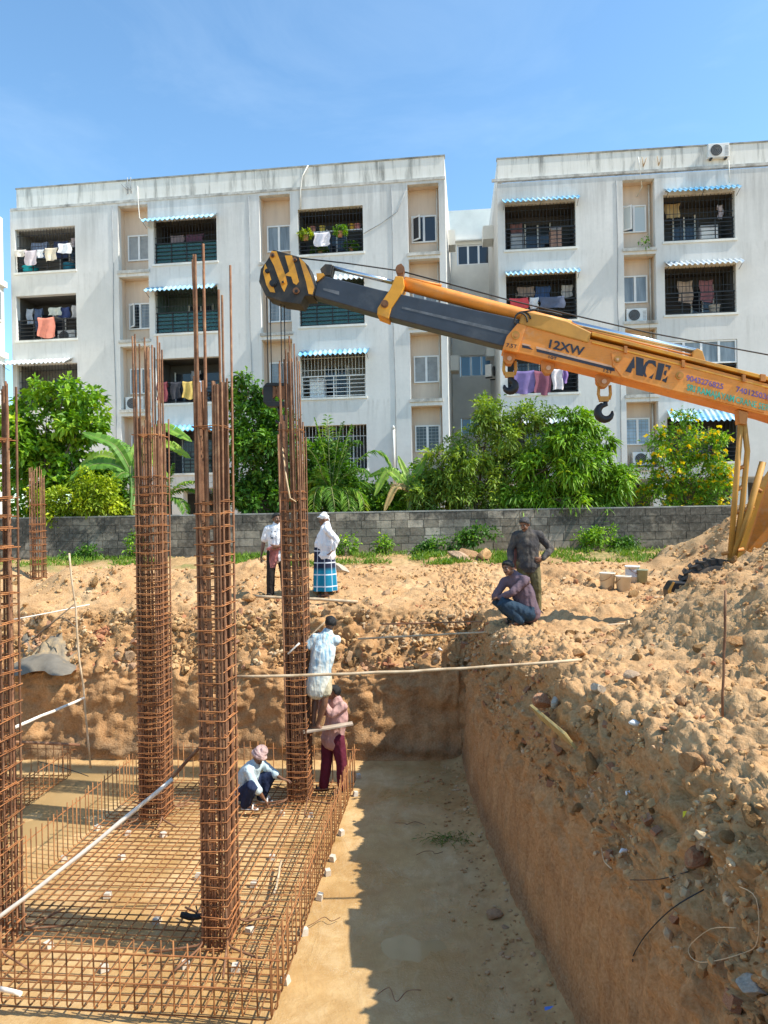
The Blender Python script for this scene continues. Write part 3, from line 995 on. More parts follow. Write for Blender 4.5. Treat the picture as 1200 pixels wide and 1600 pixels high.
def scatter():
    rs = np.random.RandomState(11)
    vis = (G_Y > 3.2) & (G_Y < 17.5) & (np.abs(G_X) < G_Y * 0.58 + 0.3)
    rub = vis & (G_F > 0.62) & (G_F < 0.97)
    heap = vis & (G_F >= 0.97) & (G_X > 1.5) & (G_Y < 10)
    top = vis & (G_F >= 0.97) & (G_Y > 12.5)
    # the pieces that show largest: parts of the ground
    n = 0
    for mask, cnt, lo, hi in ((rub & (G_E > 0), 140, .04, .14), (rub & (G_E <= 0), 80, .03, .11), (heap, 45, .03, .10), (top, 35, .05, .15)):
        ids = np.flatnonzero(mask)
        for k in rs.choice(ids, cnt, replace=False, p=G_A[ids] / G_A[ids].sum()):
            s = lo + (hi - lo) * rs.rand() ** 2.2
            if G_Y[k] < 5.5:
                s *= 0.75
            o = inst('stone', STONES[rs.randint(8)], ground, G_P[k] + G_N[k] * s * 0.15, rs.rand(3) * 6.28, (s, s, s))
            n += 1
    clus = fbm(G_P * 1.3 + 15, 3)
    rub = rub & ((clus > -0.08) | (rs.rand(len(clus)) < .12))
    top = top & ((clus > 0.02) | (rs.rand(len(clus)) < .10))
    heap = heap & ((clus > 0.0) | (rs.rand(len(clus)) < .15))
    # all the rest: one mass of small rubble
    bm = bmesh.new()
    bmesh.ops.create_icosphere(bm, subdivisions=1, radius=1.0)
    base = np.array([v.co[:] for v in bm.verts])
    fcs = np.array([[v.index for v in f.verts] for f in bm.faces])
    bm.free()
    V, Fc, cnt = [], [], 0
    for mask, num, lo, hi in ((rub & (G_E <= 0), 2200, .010, .05), (rub & (G_E > 0), 3000, .02, .085), (heap, 1700, .010, .05), (top, 5200, .015, .07)):
        ids = np.flatnonzero(mask)
        for k in rs.choice(ids, num, replace=True, p=G_A[ids] / G_A[ids].sum()):
            s = lo + (hi - lo) * rs.rand() ** 3
            q = Matrix.Rotation(rs.rand() * 6.28, 3, Vector(rs.normal(size=3)))
            b = (base * (0.6 + 0.6 * rs.rand(len(base), 1)) * np.array([1, .8, .6]) * s) @ np.array(q)
            V.append(b + G_P[k] + G_N[k] * s * 0.1 + rs.normal(size=3) * 0.02 * np.array([1, 1, 0]))
            Fc.append(fcs + cnt)
            cnt += len(base)
    # crumbs along the foot of the right wall, on the slab
    for _ in range(420):
        yy = rs.uniform(6.0, 12.2)
        xx = float(toe_x(yy)) - abs(rs.normal()) * 0.32 - 0.02
        s = 0.008 + 0.03 * rs.rand() ** 3
        zz, _, _ = floor_z(np.array([xx]), np.array([yy]))
        b = base * (0.6 + 0.6 * rs.rand(len(base), 1)) * np.array([1, .8, .6]) * s
        V.append(b + np.array([xx, yy, zz[0] + s * .3]))
        Fc.append(fcs + cnt)
        cnt += len(base)
    me = bpy.data.meshes.new('rubble_bits')
    me.from_pydata(np.concatenate(V).tolist(), [], np.concatenate(Fc).tolist())
    link('rubble_bits', me, 'rubble', ground, kind='stuff')


scatter()
# ------------------------------------------------------------------ apartment blocks
def grid_wall(mb, s0, s1, z0, z1, holes, y=0.0, reveal=0.28):
    S = sorted({s0, s1, *[h[0] for h in holes], *[h[1] for h in holes]})
    Z = sorted({z0, z1, *[h[2] for h in holes], *[h[3] for h in holes]})
    for a, b in zip(S, S[1:]):
        for c, d in zip(Z, Z[1:]):
            m, n = (a + b) / 2, (c + d) / 2
            if any(h[0] < m < h[1] and h[2] < n < h[3] for h in holes):
                continue
            mb.quad((a, y, c), (b, y, c), (b, y, d), (a, y, d))
    for a, b, c, d in holes:
        r = y + reveal
        mb.quad((a, y, c), (a, y, d), (a, r, d), (a, r, c))
        mb.quad((b, y, d), (b, y, c), (b, r, c), (b, r, d))
        mb.quad((a, y, d), (b, y, d), (b, r, d), (a, r, d))
        mb.quad((b, y, c), (a, y, c), (a, r, c), (b, r, c))


def recess(mb, a, b, c, d, y0, y1):
    """five inner faces of a room behind an opening (slightly larger than the opening)"""
    mb.quad((a, y1, c), (b, y1, c), (b, y1, d), (a, y1, d))
    mb.quad((a, y0, c), (a, y1, c), (a, y1, d), (a, y0, d))
    mb.quad((b, y1, c), (b, y0, c), (b, y0, d), (b, y1, d))
    mb.quad((a, y0, c), (b, y0, c), (b, y1, c), (a, y1, c))
    mb.quad((a, y1, d), (b, y1, d), (b, y0, d), (a, y0, d))


def window(root, s0, s1, z0, z1, y, panes=2, glass='window_glass', open_leaf=None, backing=None, bars=False):
    """white casement: frame part with a pane sub-part for each leaf"""
    fr = MB()
    t = 0.055
    fr.box(s0, s1, y - 0.05, y + 0.02, z0, z0 + t).box(s0, s1, y - 0.05, y + 0.02, z1 - t, z1)
    fr.box(s0, s0 + t, y - 0.05, y + 0.02, z0 + t, z1 - t).box(s1 - t, s1, y - 0.05, y + 0.02, z0 + t, z1 - t)
    w = (s1 - s0) / panes
    for k in range(1, panes):
        fr.box(s0 + w * k - 0.045, s0 + w * k + 0.045, y - 0.052, y + 0.018, z0 + t, z1 - t)
    f = fr.build('window', 'frame_white', root)
    for k in range(panes):
        a, b = s0 + w * k + 0.05, s0 + w * (k + 1) - 0.05
        p = MB()
        if open_leaf == k:
            p.box(0, b - a, -0.012, 0.012, z0 + t + .01, z1 - t - .01)
            o = p.build('pane', glass, f)
            q = MB()
            for (c, d, e, g) in ((0, b - a, z0 + t + .01, z0 + t + .07), (0, b - a, z1 - t - .07, z1 - t - .01),
                                 (0, .055, z0 + t + .071, z1 - t - .071), (b - a - .055, b - a, z0 + t + .071, z1 - t - .071)):
                q.box(c, d, -0.025, 0.025, e, g)
            r = q.build('sash', 'frame_white', f)
            for ob in (o, r):
                ob.location = (a, y - 0.05, 0)
                ob.rotation_euler = (0, 0, R(-38))
            bk = MB()
            bk.box(a, b, y + 0.012, y + 0.03, z0 + t + .01, z1 - t - .01)
            bk.build('pane', 'dark_glass', f)
        else:
            p.box(a, b, y - 0.01, y + 0.012, z0 + t + .001, z1 - t - .001)
            p.build('pane', glass, f)
    if bars:
        g = MB()
        for k in range(7):
            zz = z0 + (z1 - z0) * (k + 1) / 8
            g.box(s0 + t, s1 - t, y - 0.022, y - 0.014, zz - .008, zz + .008)
        for k in range(5):
            ss = s0 + (s1 - s0) * (k + 1) / 6
            g.box(ss - .006, ss + .006, y - 0.013, y - 0.0105, z0 + t, z1 - t)
        g.build('window_bars', 'blind_grey', f)
    return f


def railing(root, s0, s1, z0, z1, y, n=6, mat='grille_black', posts=3):
    g = MB()
    for k in range(n):
        zz = z0 + 0.08 + (z1 - z0 - 0.1) * k / (n - 1)
        h = 0.024 if k == n - 1 else 0.013
        g.box(s0, s1, y - 0.012, y + 0.012, zz - h, zz + h)
    for k in range(posts + 2):
        ss = s0 + 0.04 + (s1 - s0 - 0.08) * k / (posts + 1)
        g.box(ss - .02, ss + .02, y + 0.0125, y + 0.042, z0, z1)
    return g.build('railing', mat, root)


def grille(root, s0, s1, z0, z1, y, step=0.13, mat='grille_black', rows=3):
    g = MB()
    n = int((s1 - s0) / step)
    for k in range(n + 1):
        ss = s0 + (s1 - s0) * k / n
        g.box(ss - .007, ss + .007, y - .007, y + .007, z0, z1)
    for k in range(rows):
        zz = z0 + (z1 - z0) * (k + .5) / rows
        g.box(s0, s1, y + .0075, y + .02, zz - .01, zz + .01)
    return g.build('window_grille', mat, root)


def awning(root, s0, s1, z, out=0.45, drop=0.27, mat='awning_blue', pitch=0.20):
    """corrugated sheet on two brackets, thick enough to show its wavy edge"""
    g = MB()
    n = int((s1 - s0) / pitch) * 6
    v, f = [], []
    for j, (y, zz) in enumerate(((-0.01, z), (-out, z - drop))):
        for i in range(n + 1):
            s = s0 + (s1 - s0) * i / n
            w = 0.040 * math.cos(2 * math.pi * i / 6)
            v.append((s, y, zz + w))
            v.append((s, y, zz + w - 0.012))
    m = 2 * (n + 1)
    for i in range(n):
        a, b = 2 * i, 2 * i + 2
        f += [(a, b, m + b, m + a), (a + 1, m + a + 1, m + b + 1, b + 1), (m + a, m + b, m + b + 1, m + a + 1), (a, a + 1, b + 1, b)]
    g.raw(v, f, True)
    o = g.build('awning', mat, root)
    b = MB()
    for s in (s0 + .06, (s0 + s1) / 2, s1 - .06):
        b.tube([(s, -0.01, z - .07), (s, -out + .04, z - drop - .03)], 0.014, 6)
        b.tube([(s, -0.01, z - .42), (s, -out + .10, z - drop - .035)], 0.010, 6)
    b.build('bracket', 'grille_black', o)
    return o


def ac_unit(loc, rz, label, w=0.82, h=0.56, d=0.30, group='air conditioner outdoor units'):
    t = thing('air_conditioner', label, 'air conditioner', loc, rz, group)
    b = MB()
    b.box(-w / 2, w / 2, -d / 2, d / 2, 0, h)
    bevel(b.build('casing', 'ac_white', t), 0.02)
    f = MB()
    f.disc((-w * .12, -d / 2 - 0.001, h / 2), (0, -1, 0), h * .40, .012, 24)
    f.build('fan_opening', 'ac_fan', t)
    g = MB()
    for k in range(4):
        rr = h * .40 * (k + 1) / 4
        g.tube([(-w * .12 + rr * math.cos(a), -d / 2 - .020, h / 2 + rr * math.sin(a)) for a in [6.2832 * q / 20 for q in range(20)]], .006, 4, closed=True)
    g.build('fan_guard', 'blind_grey', t)
    l = MB()
    for k in range(7):
        l.box(w * .30, w * .46, -d / 2 - .008, -d / 2 - .001, h * (.15 + .1 * k), h * (.15 + .1 * k) + .02)
    l.build('louvre', 'blind_grey', t)
    fe = MB()
    fe.box(-w * .4, -w * .3, -d / 2, d / 2 + .02, -.05, -.001).box(w * .3, w * .4, -d / 2, d / 2 + .02, -.05, -.001)
    fe.build('bracket', 'grille_black', t)
    return t


LAUNDRY = [0]


def cloth_piece(fr, s, z, w, h, mat, label, y=-0.06, wav=0.05, name='hanging_cloth', cat='laundry', group='laundry on the balconies'):
    """a hung piece of washing, draped over its line: front fall, fold over the line, short back fall"""
    LAUNDRY[0] += 1
    rnd = random.Random(LAUNDRY[0])
    n, m = 10, 9
    v, f = [], []
    ph = rnd.uniform(0, 6)
    for j in range(m + 1):
        t = j / m
        for i in range(n + 1):
            u = i / n
            q = wav * (0.3 + t) * math.sin(u * 9 + ph + t * 1.2)
            zz = z - h * t - 0.06 * h * math.sin(u * 5 + ph) * t - 0.05 * h * math.sin(math.pi * u)
            v.append((s + (u - .5) * w * (1 - .10 * t * math.sin(ph)) + .03 * math.sin(7 * t + ph), y - .015 + q, zz))
    for j in range(4):
        for i in range(n + 1):
            u = i / n
            v.append((s + (u - .5) * w, y + .02 + .03 * j, z + (.01 if j == 0 else -.09 * h * j) - 0.05 * h * math.sin(math.pi * u)))
    for j in range(m):
        for i in range(n):
            a = j * (n + 1) + i
            f.append((a, a + 1, a + n + 2, a + n + 1))
    b = (m + 1) * (n + 1)
    for i in range(n):
        f.append((i + 1, i, b + i, b + i + 1))
    for j in range(3):
        for i in range(n):
            a = b + j * (n + 1) + i
            f.append((a + 1, a, a + n + 1, a + n + 2))
    mb = MB()
    mb.raw(v, f, True)
    o = mb.build(name, mat, None, label=label, cat=cat, group=group)
    o.matrix_world = fr.matrix_basis.copy()
    return o


def cl_mat(c):
    nm = 'laundry_%02d' % len([k for k in MATS if k.startswith('laundry')])
    mottled(nm, c, 0.18, 4, 0.9)
    return nm


SILL = [12.45, 9.47, 6.48, 3.48]
HEAD = [14.38, 11.45, 8.42, 5.34]


def block_body(root, s0, s1, zb, zt, bal, niches, depth, extra=()):
    holes = []
    for a, b in bal:
        for k in range(4):
            holes.append((a, b, SILL[k], HEAD[k]))
    nz = [(12.25, 15.08), (9.27, 12.02), (6.27, 9.02), (3.30, 6.02)]
    for a, b in niches:
        for c, d in nz:
            holes.append((a, b, c, d))
    w = MB()
    grid_wall(w, s0, s1, zb, 15.25, holes)
    w.quad((s0, 0, zb), (s0, 0, 15.25), (s0, depth, 15.25), (s0, depth, zb))
    w.quad((s1, 0, 15.25), (s1, 0, zb), (s1, depth, zb), (s1, depth, 15.25))
    w.quad((s0, 0, 15.25), (s1, 0, 15.25), (s1, depth, 15.25), (s0, depth, 15.25))
    w.quad((s0, 0, zb), (s0, depth, zb), (s1, depth, zb), (s1, 0, zb))
    w.quad((s1, depth, zb), (s0, depth, zb), (s0, depth, 15.25), (s1, depth, 15.25))
    w.build('wall', 'facade_paint', root)
    for a, b in niches:
        for c, d in nz:
            m = MB()
            recess(m, a - .002, b + .002, c - .002, d + .002, 0.27, 0.62)
            m.build('niche', 'niche_beige', root)
            m = MB()
            m.box(a - .04, b + .04, -0.06, 0.30, c - .10, c + 0.03)
            m.build('ledge', 'ledge_dirty', root)
    return holes


def parapet(root, s0, s1, z0, z1, depth):
    m = MB()
    m.box(s0, s1, 0.06, 0.26, z0 + .002, z1).box(s0, s0 + .2, 0.262, depth, z0 + .002, z1 - .002).box(s1 - .2, s1, 0.262, depth, z0 + .002, z1 - .002)
    m.build('parapet', 'parapet_paint', root)
    m = MB()
    m.box(s0 - .03, s1 + .03, 0.03, 0.30, z1 + .001, z1 + .06)
    m.build('coping', 'coping_dirty', root)
    m = MB()
    m.box(s0 - .25, s1 + .02, -0.03, 0.05, z0 - .05, z0 + .06)
    m.build('cornice', 'ledge_dirty', root)


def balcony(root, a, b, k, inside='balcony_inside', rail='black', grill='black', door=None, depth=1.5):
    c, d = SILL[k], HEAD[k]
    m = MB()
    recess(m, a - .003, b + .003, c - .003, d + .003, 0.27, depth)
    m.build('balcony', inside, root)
    m = MB()
    m.box(a - .06, b + .06, -0.05, 0.10, c - .07, c + .02)
    m.build('sill', 'facade_white', root)
    if door:
        m = MB()
        s0 = a + (b - a) * door[0]
        s1 = a + (b - a) * door[1]
        m.box(s0, s1, depth - .05, depth - .004, c + .02, c + 1.55)
        dd = m.build('balcony_door', door[2], root)
        m = MB()
        m.box(s0 - .06, s0 - .002, depth - .07, depth - .004, c, c + 1.62).box(s1 + .002, s1 + .06, depth - .07, depth - .004, c, c + 1.62)
        m.box((s0 + s1) / 2 - .03, (s0 + s1) / 2 + .03, depth - .075, depth - .051, c + .02, c + 1.55)
        m.build('door_frame', 'frame_white' if len(door) < 4 else door[3], dd)
    if rail:
        railing(root, a, b, c + .02, c + .95, 0.14, 6, 'grille_' + rail)
    if grill:
        grille(root, a, b, c + (.95 if rail else .02), d, 0.155, 0.14, 'grille_' + grill, 2)


def stilts(root, s0, s1, zb, depth, xs):
    for s in xs:
        m = MB()
        m.box(s - .25, s + .25, 0.15, 0.65, 0.2, zb - .002)
        m.build('pillar', 'facade_white', root)
    m = MB()
    m.box(s0 + .3, s1 - .3, depth - 1.0, depth - .8, 0.2, zb - .003)
    m.build('stilt_wall', 'stilt_dark', root)
    m = MB()
    m.box(s0, s1, 0.0, depth, 0.0, 0.42)
    m.build('plinth', 'facade_grey', root)


# left block
LB = thing('apartment_building', 'long weathered white four-storey apartment block behind the rebar columns, left of the gap', 'building', (1.65, 29.03, 0), R(-7))
balA, balB, balC = (-17.78, -14.97), (-11.40, -8.60), (-5.07, -2.33)
nL = [(-13.0, -11.65), (-6.72, -5.40), (-0.47, 0.80)]
block_body(LB, -18.0, 1.06, 2.86, 15.25, [balA, balB, balC], nL, 9.0)
parapet(LB, -17.72, 1.06, 15.25, 16.16, 9.0)
stilts(LB, -18.0, 1.06, 2.86, 9.0, [-17.4, -14.0, -10.6, -8.2, -4.6, -2.0, 0.6])
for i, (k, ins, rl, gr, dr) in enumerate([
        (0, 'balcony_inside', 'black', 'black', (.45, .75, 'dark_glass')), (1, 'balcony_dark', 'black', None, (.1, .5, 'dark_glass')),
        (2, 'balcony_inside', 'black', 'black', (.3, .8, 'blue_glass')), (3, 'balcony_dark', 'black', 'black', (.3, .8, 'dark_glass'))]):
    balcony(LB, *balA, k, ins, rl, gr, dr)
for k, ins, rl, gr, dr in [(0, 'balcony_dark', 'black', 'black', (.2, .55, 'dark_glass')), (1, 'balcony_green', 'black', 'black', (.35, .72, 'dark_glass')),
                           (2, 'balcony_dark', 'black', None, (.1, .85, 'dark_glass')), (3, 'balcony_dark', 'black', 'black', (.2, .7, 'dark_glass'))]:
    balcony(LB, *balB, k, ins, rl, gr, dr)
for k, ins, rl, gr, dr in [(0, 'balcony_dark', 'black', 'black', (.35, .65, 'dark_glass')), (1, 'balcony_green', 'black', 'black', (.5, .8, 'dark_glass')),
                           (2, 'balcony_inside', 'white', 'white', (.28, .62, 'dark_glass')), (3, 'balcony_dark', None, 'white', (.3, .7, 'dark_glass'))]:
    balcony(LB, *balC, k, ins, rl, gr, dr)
# green glass fronts
for (a, b), k in ((balB, 0), (balB, 1), (balC, 1)):
    m = MB()
    m.box(a + .02, b - .02, 0.185, 0.195, SILL[k] + .06, SILL[k] + .93)
    m.build('glass_panel', 'green_glass', LB)
awning(LB, -11.75, -8.55, 14.44, mat='awning_blue')
awning(LB, -11.68, -8.6, 11.48, mat='awning_blue')
awning(LB, -18.2, -15.15, 8.62, .6, mat='awning_white')
awning(LB, -11.6, -8.5, 5.54, mat='awning_blue')
awning(LB, -5.05, -2.15, 8.46, mat='awning_blue')
awning(LB, -5.05, -2.25, 11.55, .4, .3, mat='awning_white')
for j, (a, b) in enumerate(nL):
    zs = [(12.88, 14.0), (9.88, 11.02), (7.05, 8.17), (4.18, 5.28)]
    for k, (c, d) in enumerate(zs):
        s0 = a + .16 if j < 2 else a + .10
        gl = ['blind_grey', 'window_glass', 'window_glass', 'window_glass'][(j + k) % 4] if not (j == 2 and k in (0, 3)) else 'dark_glass'
        window(LB, s0, s0 + 1.04, c, d, 0.59, 2, gl, open_leaf=0 if (j, k) in ((0, 1), (2, 0)) else None, bars=(k != 0))
# pipes and cables on the front
m = MB()
m.tube([(-12.1, 0.05, 15.9), (-12.05, -.03, 15.2), (-12.0, -.03, 14.5), (-11.7, -.03, 14.15), (-11.45, -.03, 14.0)], .022, 6)
m.build('drain_pipe', 'pvc_pipe', LB)
m = MB()
m.tube([(-4.6, 0.02, 16.2), (-4.85, -.02, 15.75), (-4.93, -.03, 15.2), (-4.95, -.03, 14.4)], .03, 6)
m.build('drain_pipe', 'pvc_pipe', LB)
m = MB()
m.tube([(-2.3, -.02, 13.2), (-1.6, -.02, 13.55), (-.9, -.02, 14.0), (-.5, -.02, 14.9)], .012, 5)
m.build('cable', 'blind_grey', LB)
m = MB()
m.tube([(-1.2, -.06, 5.1), (-1.2, -.06, 2.9)], .05, 8).tube([(-1.2, -.06, 5.1), (-1.2, -.06, 5.25)], [.07, .01], 8)
m.build('vent_pipe', 'pvc_pipe', LB)
for s in (-12.55, -12.4):
    m = MB()
    m.tube([(s, 0.0, 15.75), (s - .2, -.1, 15.95)], .018, 5).tube([(s, 0.04, 15.6), (s, .04, 16.3)], .018, 5)
    m.build('aerial_bracket', 'blind_grey', LB)

# right block
RB = thing('apartment_building', 'weathered white apartment block behind the crane boom, right of the gap', 'building', (4.9, 29.5, 0), R(-5.5))
balD, balE, balF = (0.33, 3.2), (6.7, 9.48), (13.0, 15.8)
nR = [(5.1, 6.36), (11.4, 12.66)]
block_body(RB, 0.03, 17.5, 2.87, 15.25, [balD, balE], nR, 9.0)
parapet(RB, 0.06, 17.4, 15.38, 16.28, 9.0)
stilts(RB, 0.03, 17.5, 2.87, 9.0, [0.6, 3.6, 6.4, 9.6, 12.6, 16.8])
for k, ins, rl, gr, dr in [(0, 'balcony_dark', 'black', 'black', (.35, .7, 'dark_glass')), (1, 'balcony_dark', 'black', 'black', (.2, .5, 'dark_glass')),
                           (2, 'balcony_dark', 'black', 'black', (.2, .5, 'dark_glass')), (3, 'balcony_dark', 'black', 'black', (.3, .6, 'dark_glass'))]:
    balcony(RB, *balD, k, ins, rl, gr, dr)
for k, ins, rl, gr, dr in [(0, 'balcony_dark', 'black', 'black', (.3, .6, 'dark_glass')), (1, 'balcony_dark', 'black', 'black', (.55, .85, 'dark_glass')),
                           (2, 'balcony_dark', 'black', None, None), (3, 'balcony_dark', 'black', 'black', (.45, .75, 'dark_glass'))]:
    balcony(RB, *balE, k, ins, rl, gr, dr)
window(RB, 6.72, 9.46, 7.48, 8.41, 0.08, 4, 'window_glass', open_leaf=None)
awning(RB, .22, 3.32, 14.56, mat='awning_blue')
awning(RB, .3, 3.3, 11.58, mat='awning_blue')
awning(RB, .9, 3.4, 5.48, mat='awning_white')
awning(RB, 6.72, 9.6, 14.60, mat='awning_blue')
awning(RB, 6.7, 9.65, 11.64, mat='awning_white')
awning(RB, 6.7, 9.45, 5.60, .6, .50, 'awning_blue')
for j, (a, b) in enumerate(nR):
    for k, (c, d) in enumerate([(13.12, 14.25), (10.2, 11.33), (7.2, 8.3), (4.3, 5.42)]):
        window(RB, a + .06, a + 1.06, c, d, 0.59, 2, ['frosted_glass', 'window_glass', 'window_glass', 'curtain_blue'][k], open_leaf=0 if k == 0 and j == 0 else None, bars=(k in (2, 3)))
m = MB()
m.tube([(5.75, 0.03, 16.0), (5.8, -.02, 15.3), (5.95, .3, 14.9), (5.8, .55, 14.6)], .02, 6)
m.build('drain_pipe', 'pvc_pipe', RB)
m = MB()
m.tube([(9.25, -.05, 15.6), (9.28, -.03, 14.7)], .02, 6)
m.build('drain_pipe', 'pvc_pipe', RB)
for s in (5.95, 6.55):
    m = MB()
    m.tube([(s, 0.04, 15.6), (s - .08, -.05, 15.95)], .018, 5).tube([(s, 0.04, 15.62), (s + .1, -.06, 15.9)], .018, 5)
    m.build('aerial_bracket', 'bamboo', RB)

# rain-water pipes and loose cables down the niches
for fr_, nn in ((LB, nL), (RB, nR)):
    for k, (a, b) in enumerate(nn):
        for (z0, z1) in ((12.30, 15.05), (9.32, 12.0), (6.32, 9.0), (3.35, 6.0)):
            m = MB()
            m.tube([(b - .09, .52, z0), (b - .09, .52, z1)], .035, 7)
            m.build('drain_pipe', 'pvc_pipe', fr_)
        m = MB()
        x0 = a - .25 - .2 * k
        m.tube([(x0, -.012, 15.1), (x0 + .02, -.014, 12.6), (x0 - .03, -.012, 10.2), (x0 + .03, -.014, 7.0), (x0, -.012, 3.1)], .012, 5)
        m.build('cable', 'blind_grey', fr_)

# stair wing set back in the gap
MW = thing('stair_wing', 'set-back pale stair wing with sliding windows seen between the two apartment blocks', 'building', (3.2, 37.0, 0), R(-6))
m = MB()
wins = [(.85, 2.5, 14.45, 15.5), (.9, 2.55, 8.65, 9.75), (.9, 2.5, 5.6, 6.5)]
grid_wall(m, -1.0, 4.0, 0.3, 17.3, wins, 0, .2)
m.quad((-1, 0, 17.3), (4, 0, 17.3), (4, 5, 17.3), (-1, 5, 17.3))
m.build('wall', 'facade_grey', MW)
for (a, b, c, d), g in zip(wins, ('dark_glass', 'blue_glass', 'blue_glass')):
    window(MW, a + .01, b - .01, c + .01, d - .01, 0.12, 3, g)
m = MB()
m.box(.6, 2.8, -.3, -.002, 15.62, 15.7)
m.build('window_hood', 'facade_grey', MW)
m = MB()
m.box(-.1, .75, -3.6, -2.6, 14.2, 14.9)
m.build('side_balcony', 'facade_grey', MW)
m = MB()
m.box(2.0, 3.2, -4.6, -3.6, 14.0, 14.6)
m.build('side_balcony', 'facade_grey', MW)
m = MB()
m.box(-.1, .8, -3.6, -2.6, 8.3, 9.0)
m.build('side_balcony', 'facade_grey', MW)
m = MB()
m.box(2.1, 3.2, -3.6, -2.6, 8.9, 9.3)
m.build('side_balcony', 'facade_grey', MW)

# white house at the left edge
WH = thing('white_house', 'bright white building cut by the left edge of the picture', 'building', (-16.42, 31.0, 0), 0)
m = MB()
ws = [(-.75, -.3, 10.3, 11.6), (-.75, -.3, 7.2, 8.5), (-.75, -.3, 4.3, 5.5)]
m.box(-6, -.002, -7.5, 0.0, 0.2, 14.8)
m.build('wall', 'facade_white', WH)
for z in (12.0, 8.9, 5.8):
    m = MB()
    m.box(-5.8, .16, -7.4, -.002, z - .25, z)
    m.build('floor_band', 'facade_white', WH)
for z in (10.2, 7.1, 4.0):
    m = MB()
    m.box(.001, .05, -1.35, -.25, z, z + 1.35)
    f = m.build('window', 'frame_white', WH)
    m = MB()
    m.box(.051, .058, -1.27, -.33, z + .08, z + 1.27)
    m.build('pane', 'window_glass', f)


# air conditioners
def on_block(fr, s, y, z):
    return fr.matrix_basis @ Vector((s, y, z))


for fr, s, y, z, rz, lb in (
        (LB, -12.5, .36, 6.32, R(-7), 'white air conditioner on the niche ledge left of the first rebar column'),
        (RB, 5.62, .34, 9.32, R(-5.5), 'white air conditioner in the beige niche above the crane boom'),
        (RB, 5.78, .34, 3.42, R(-5.5), 'white air conditioner in the lowest beige niche under the crane boom'),
        (RB, 8.85, .02, 15.72, R(-5.5), 'white air conditioner hung on the roof parapet of the right block'),
        (LB, -4.1, 1.2, 16.14, R(-7), 'air conditioner standing on the roof of the left block'),
        (MW, .05, -4.2, 7.2, R(-60), 'air conditioner on the left side wall of the gap'),
        (MW, 2.3, -4.0, 7.8, R(60), 'air conditioner on the right side wall of the gap')):
    ac_unit(on_block(fr, s, y, z), rz, lb)
ac_unit(on_block(LB, -15.85, .8, 9.50), R(-7), 'air conditioner standing inside the second-floor balcony behind the salmon towel')

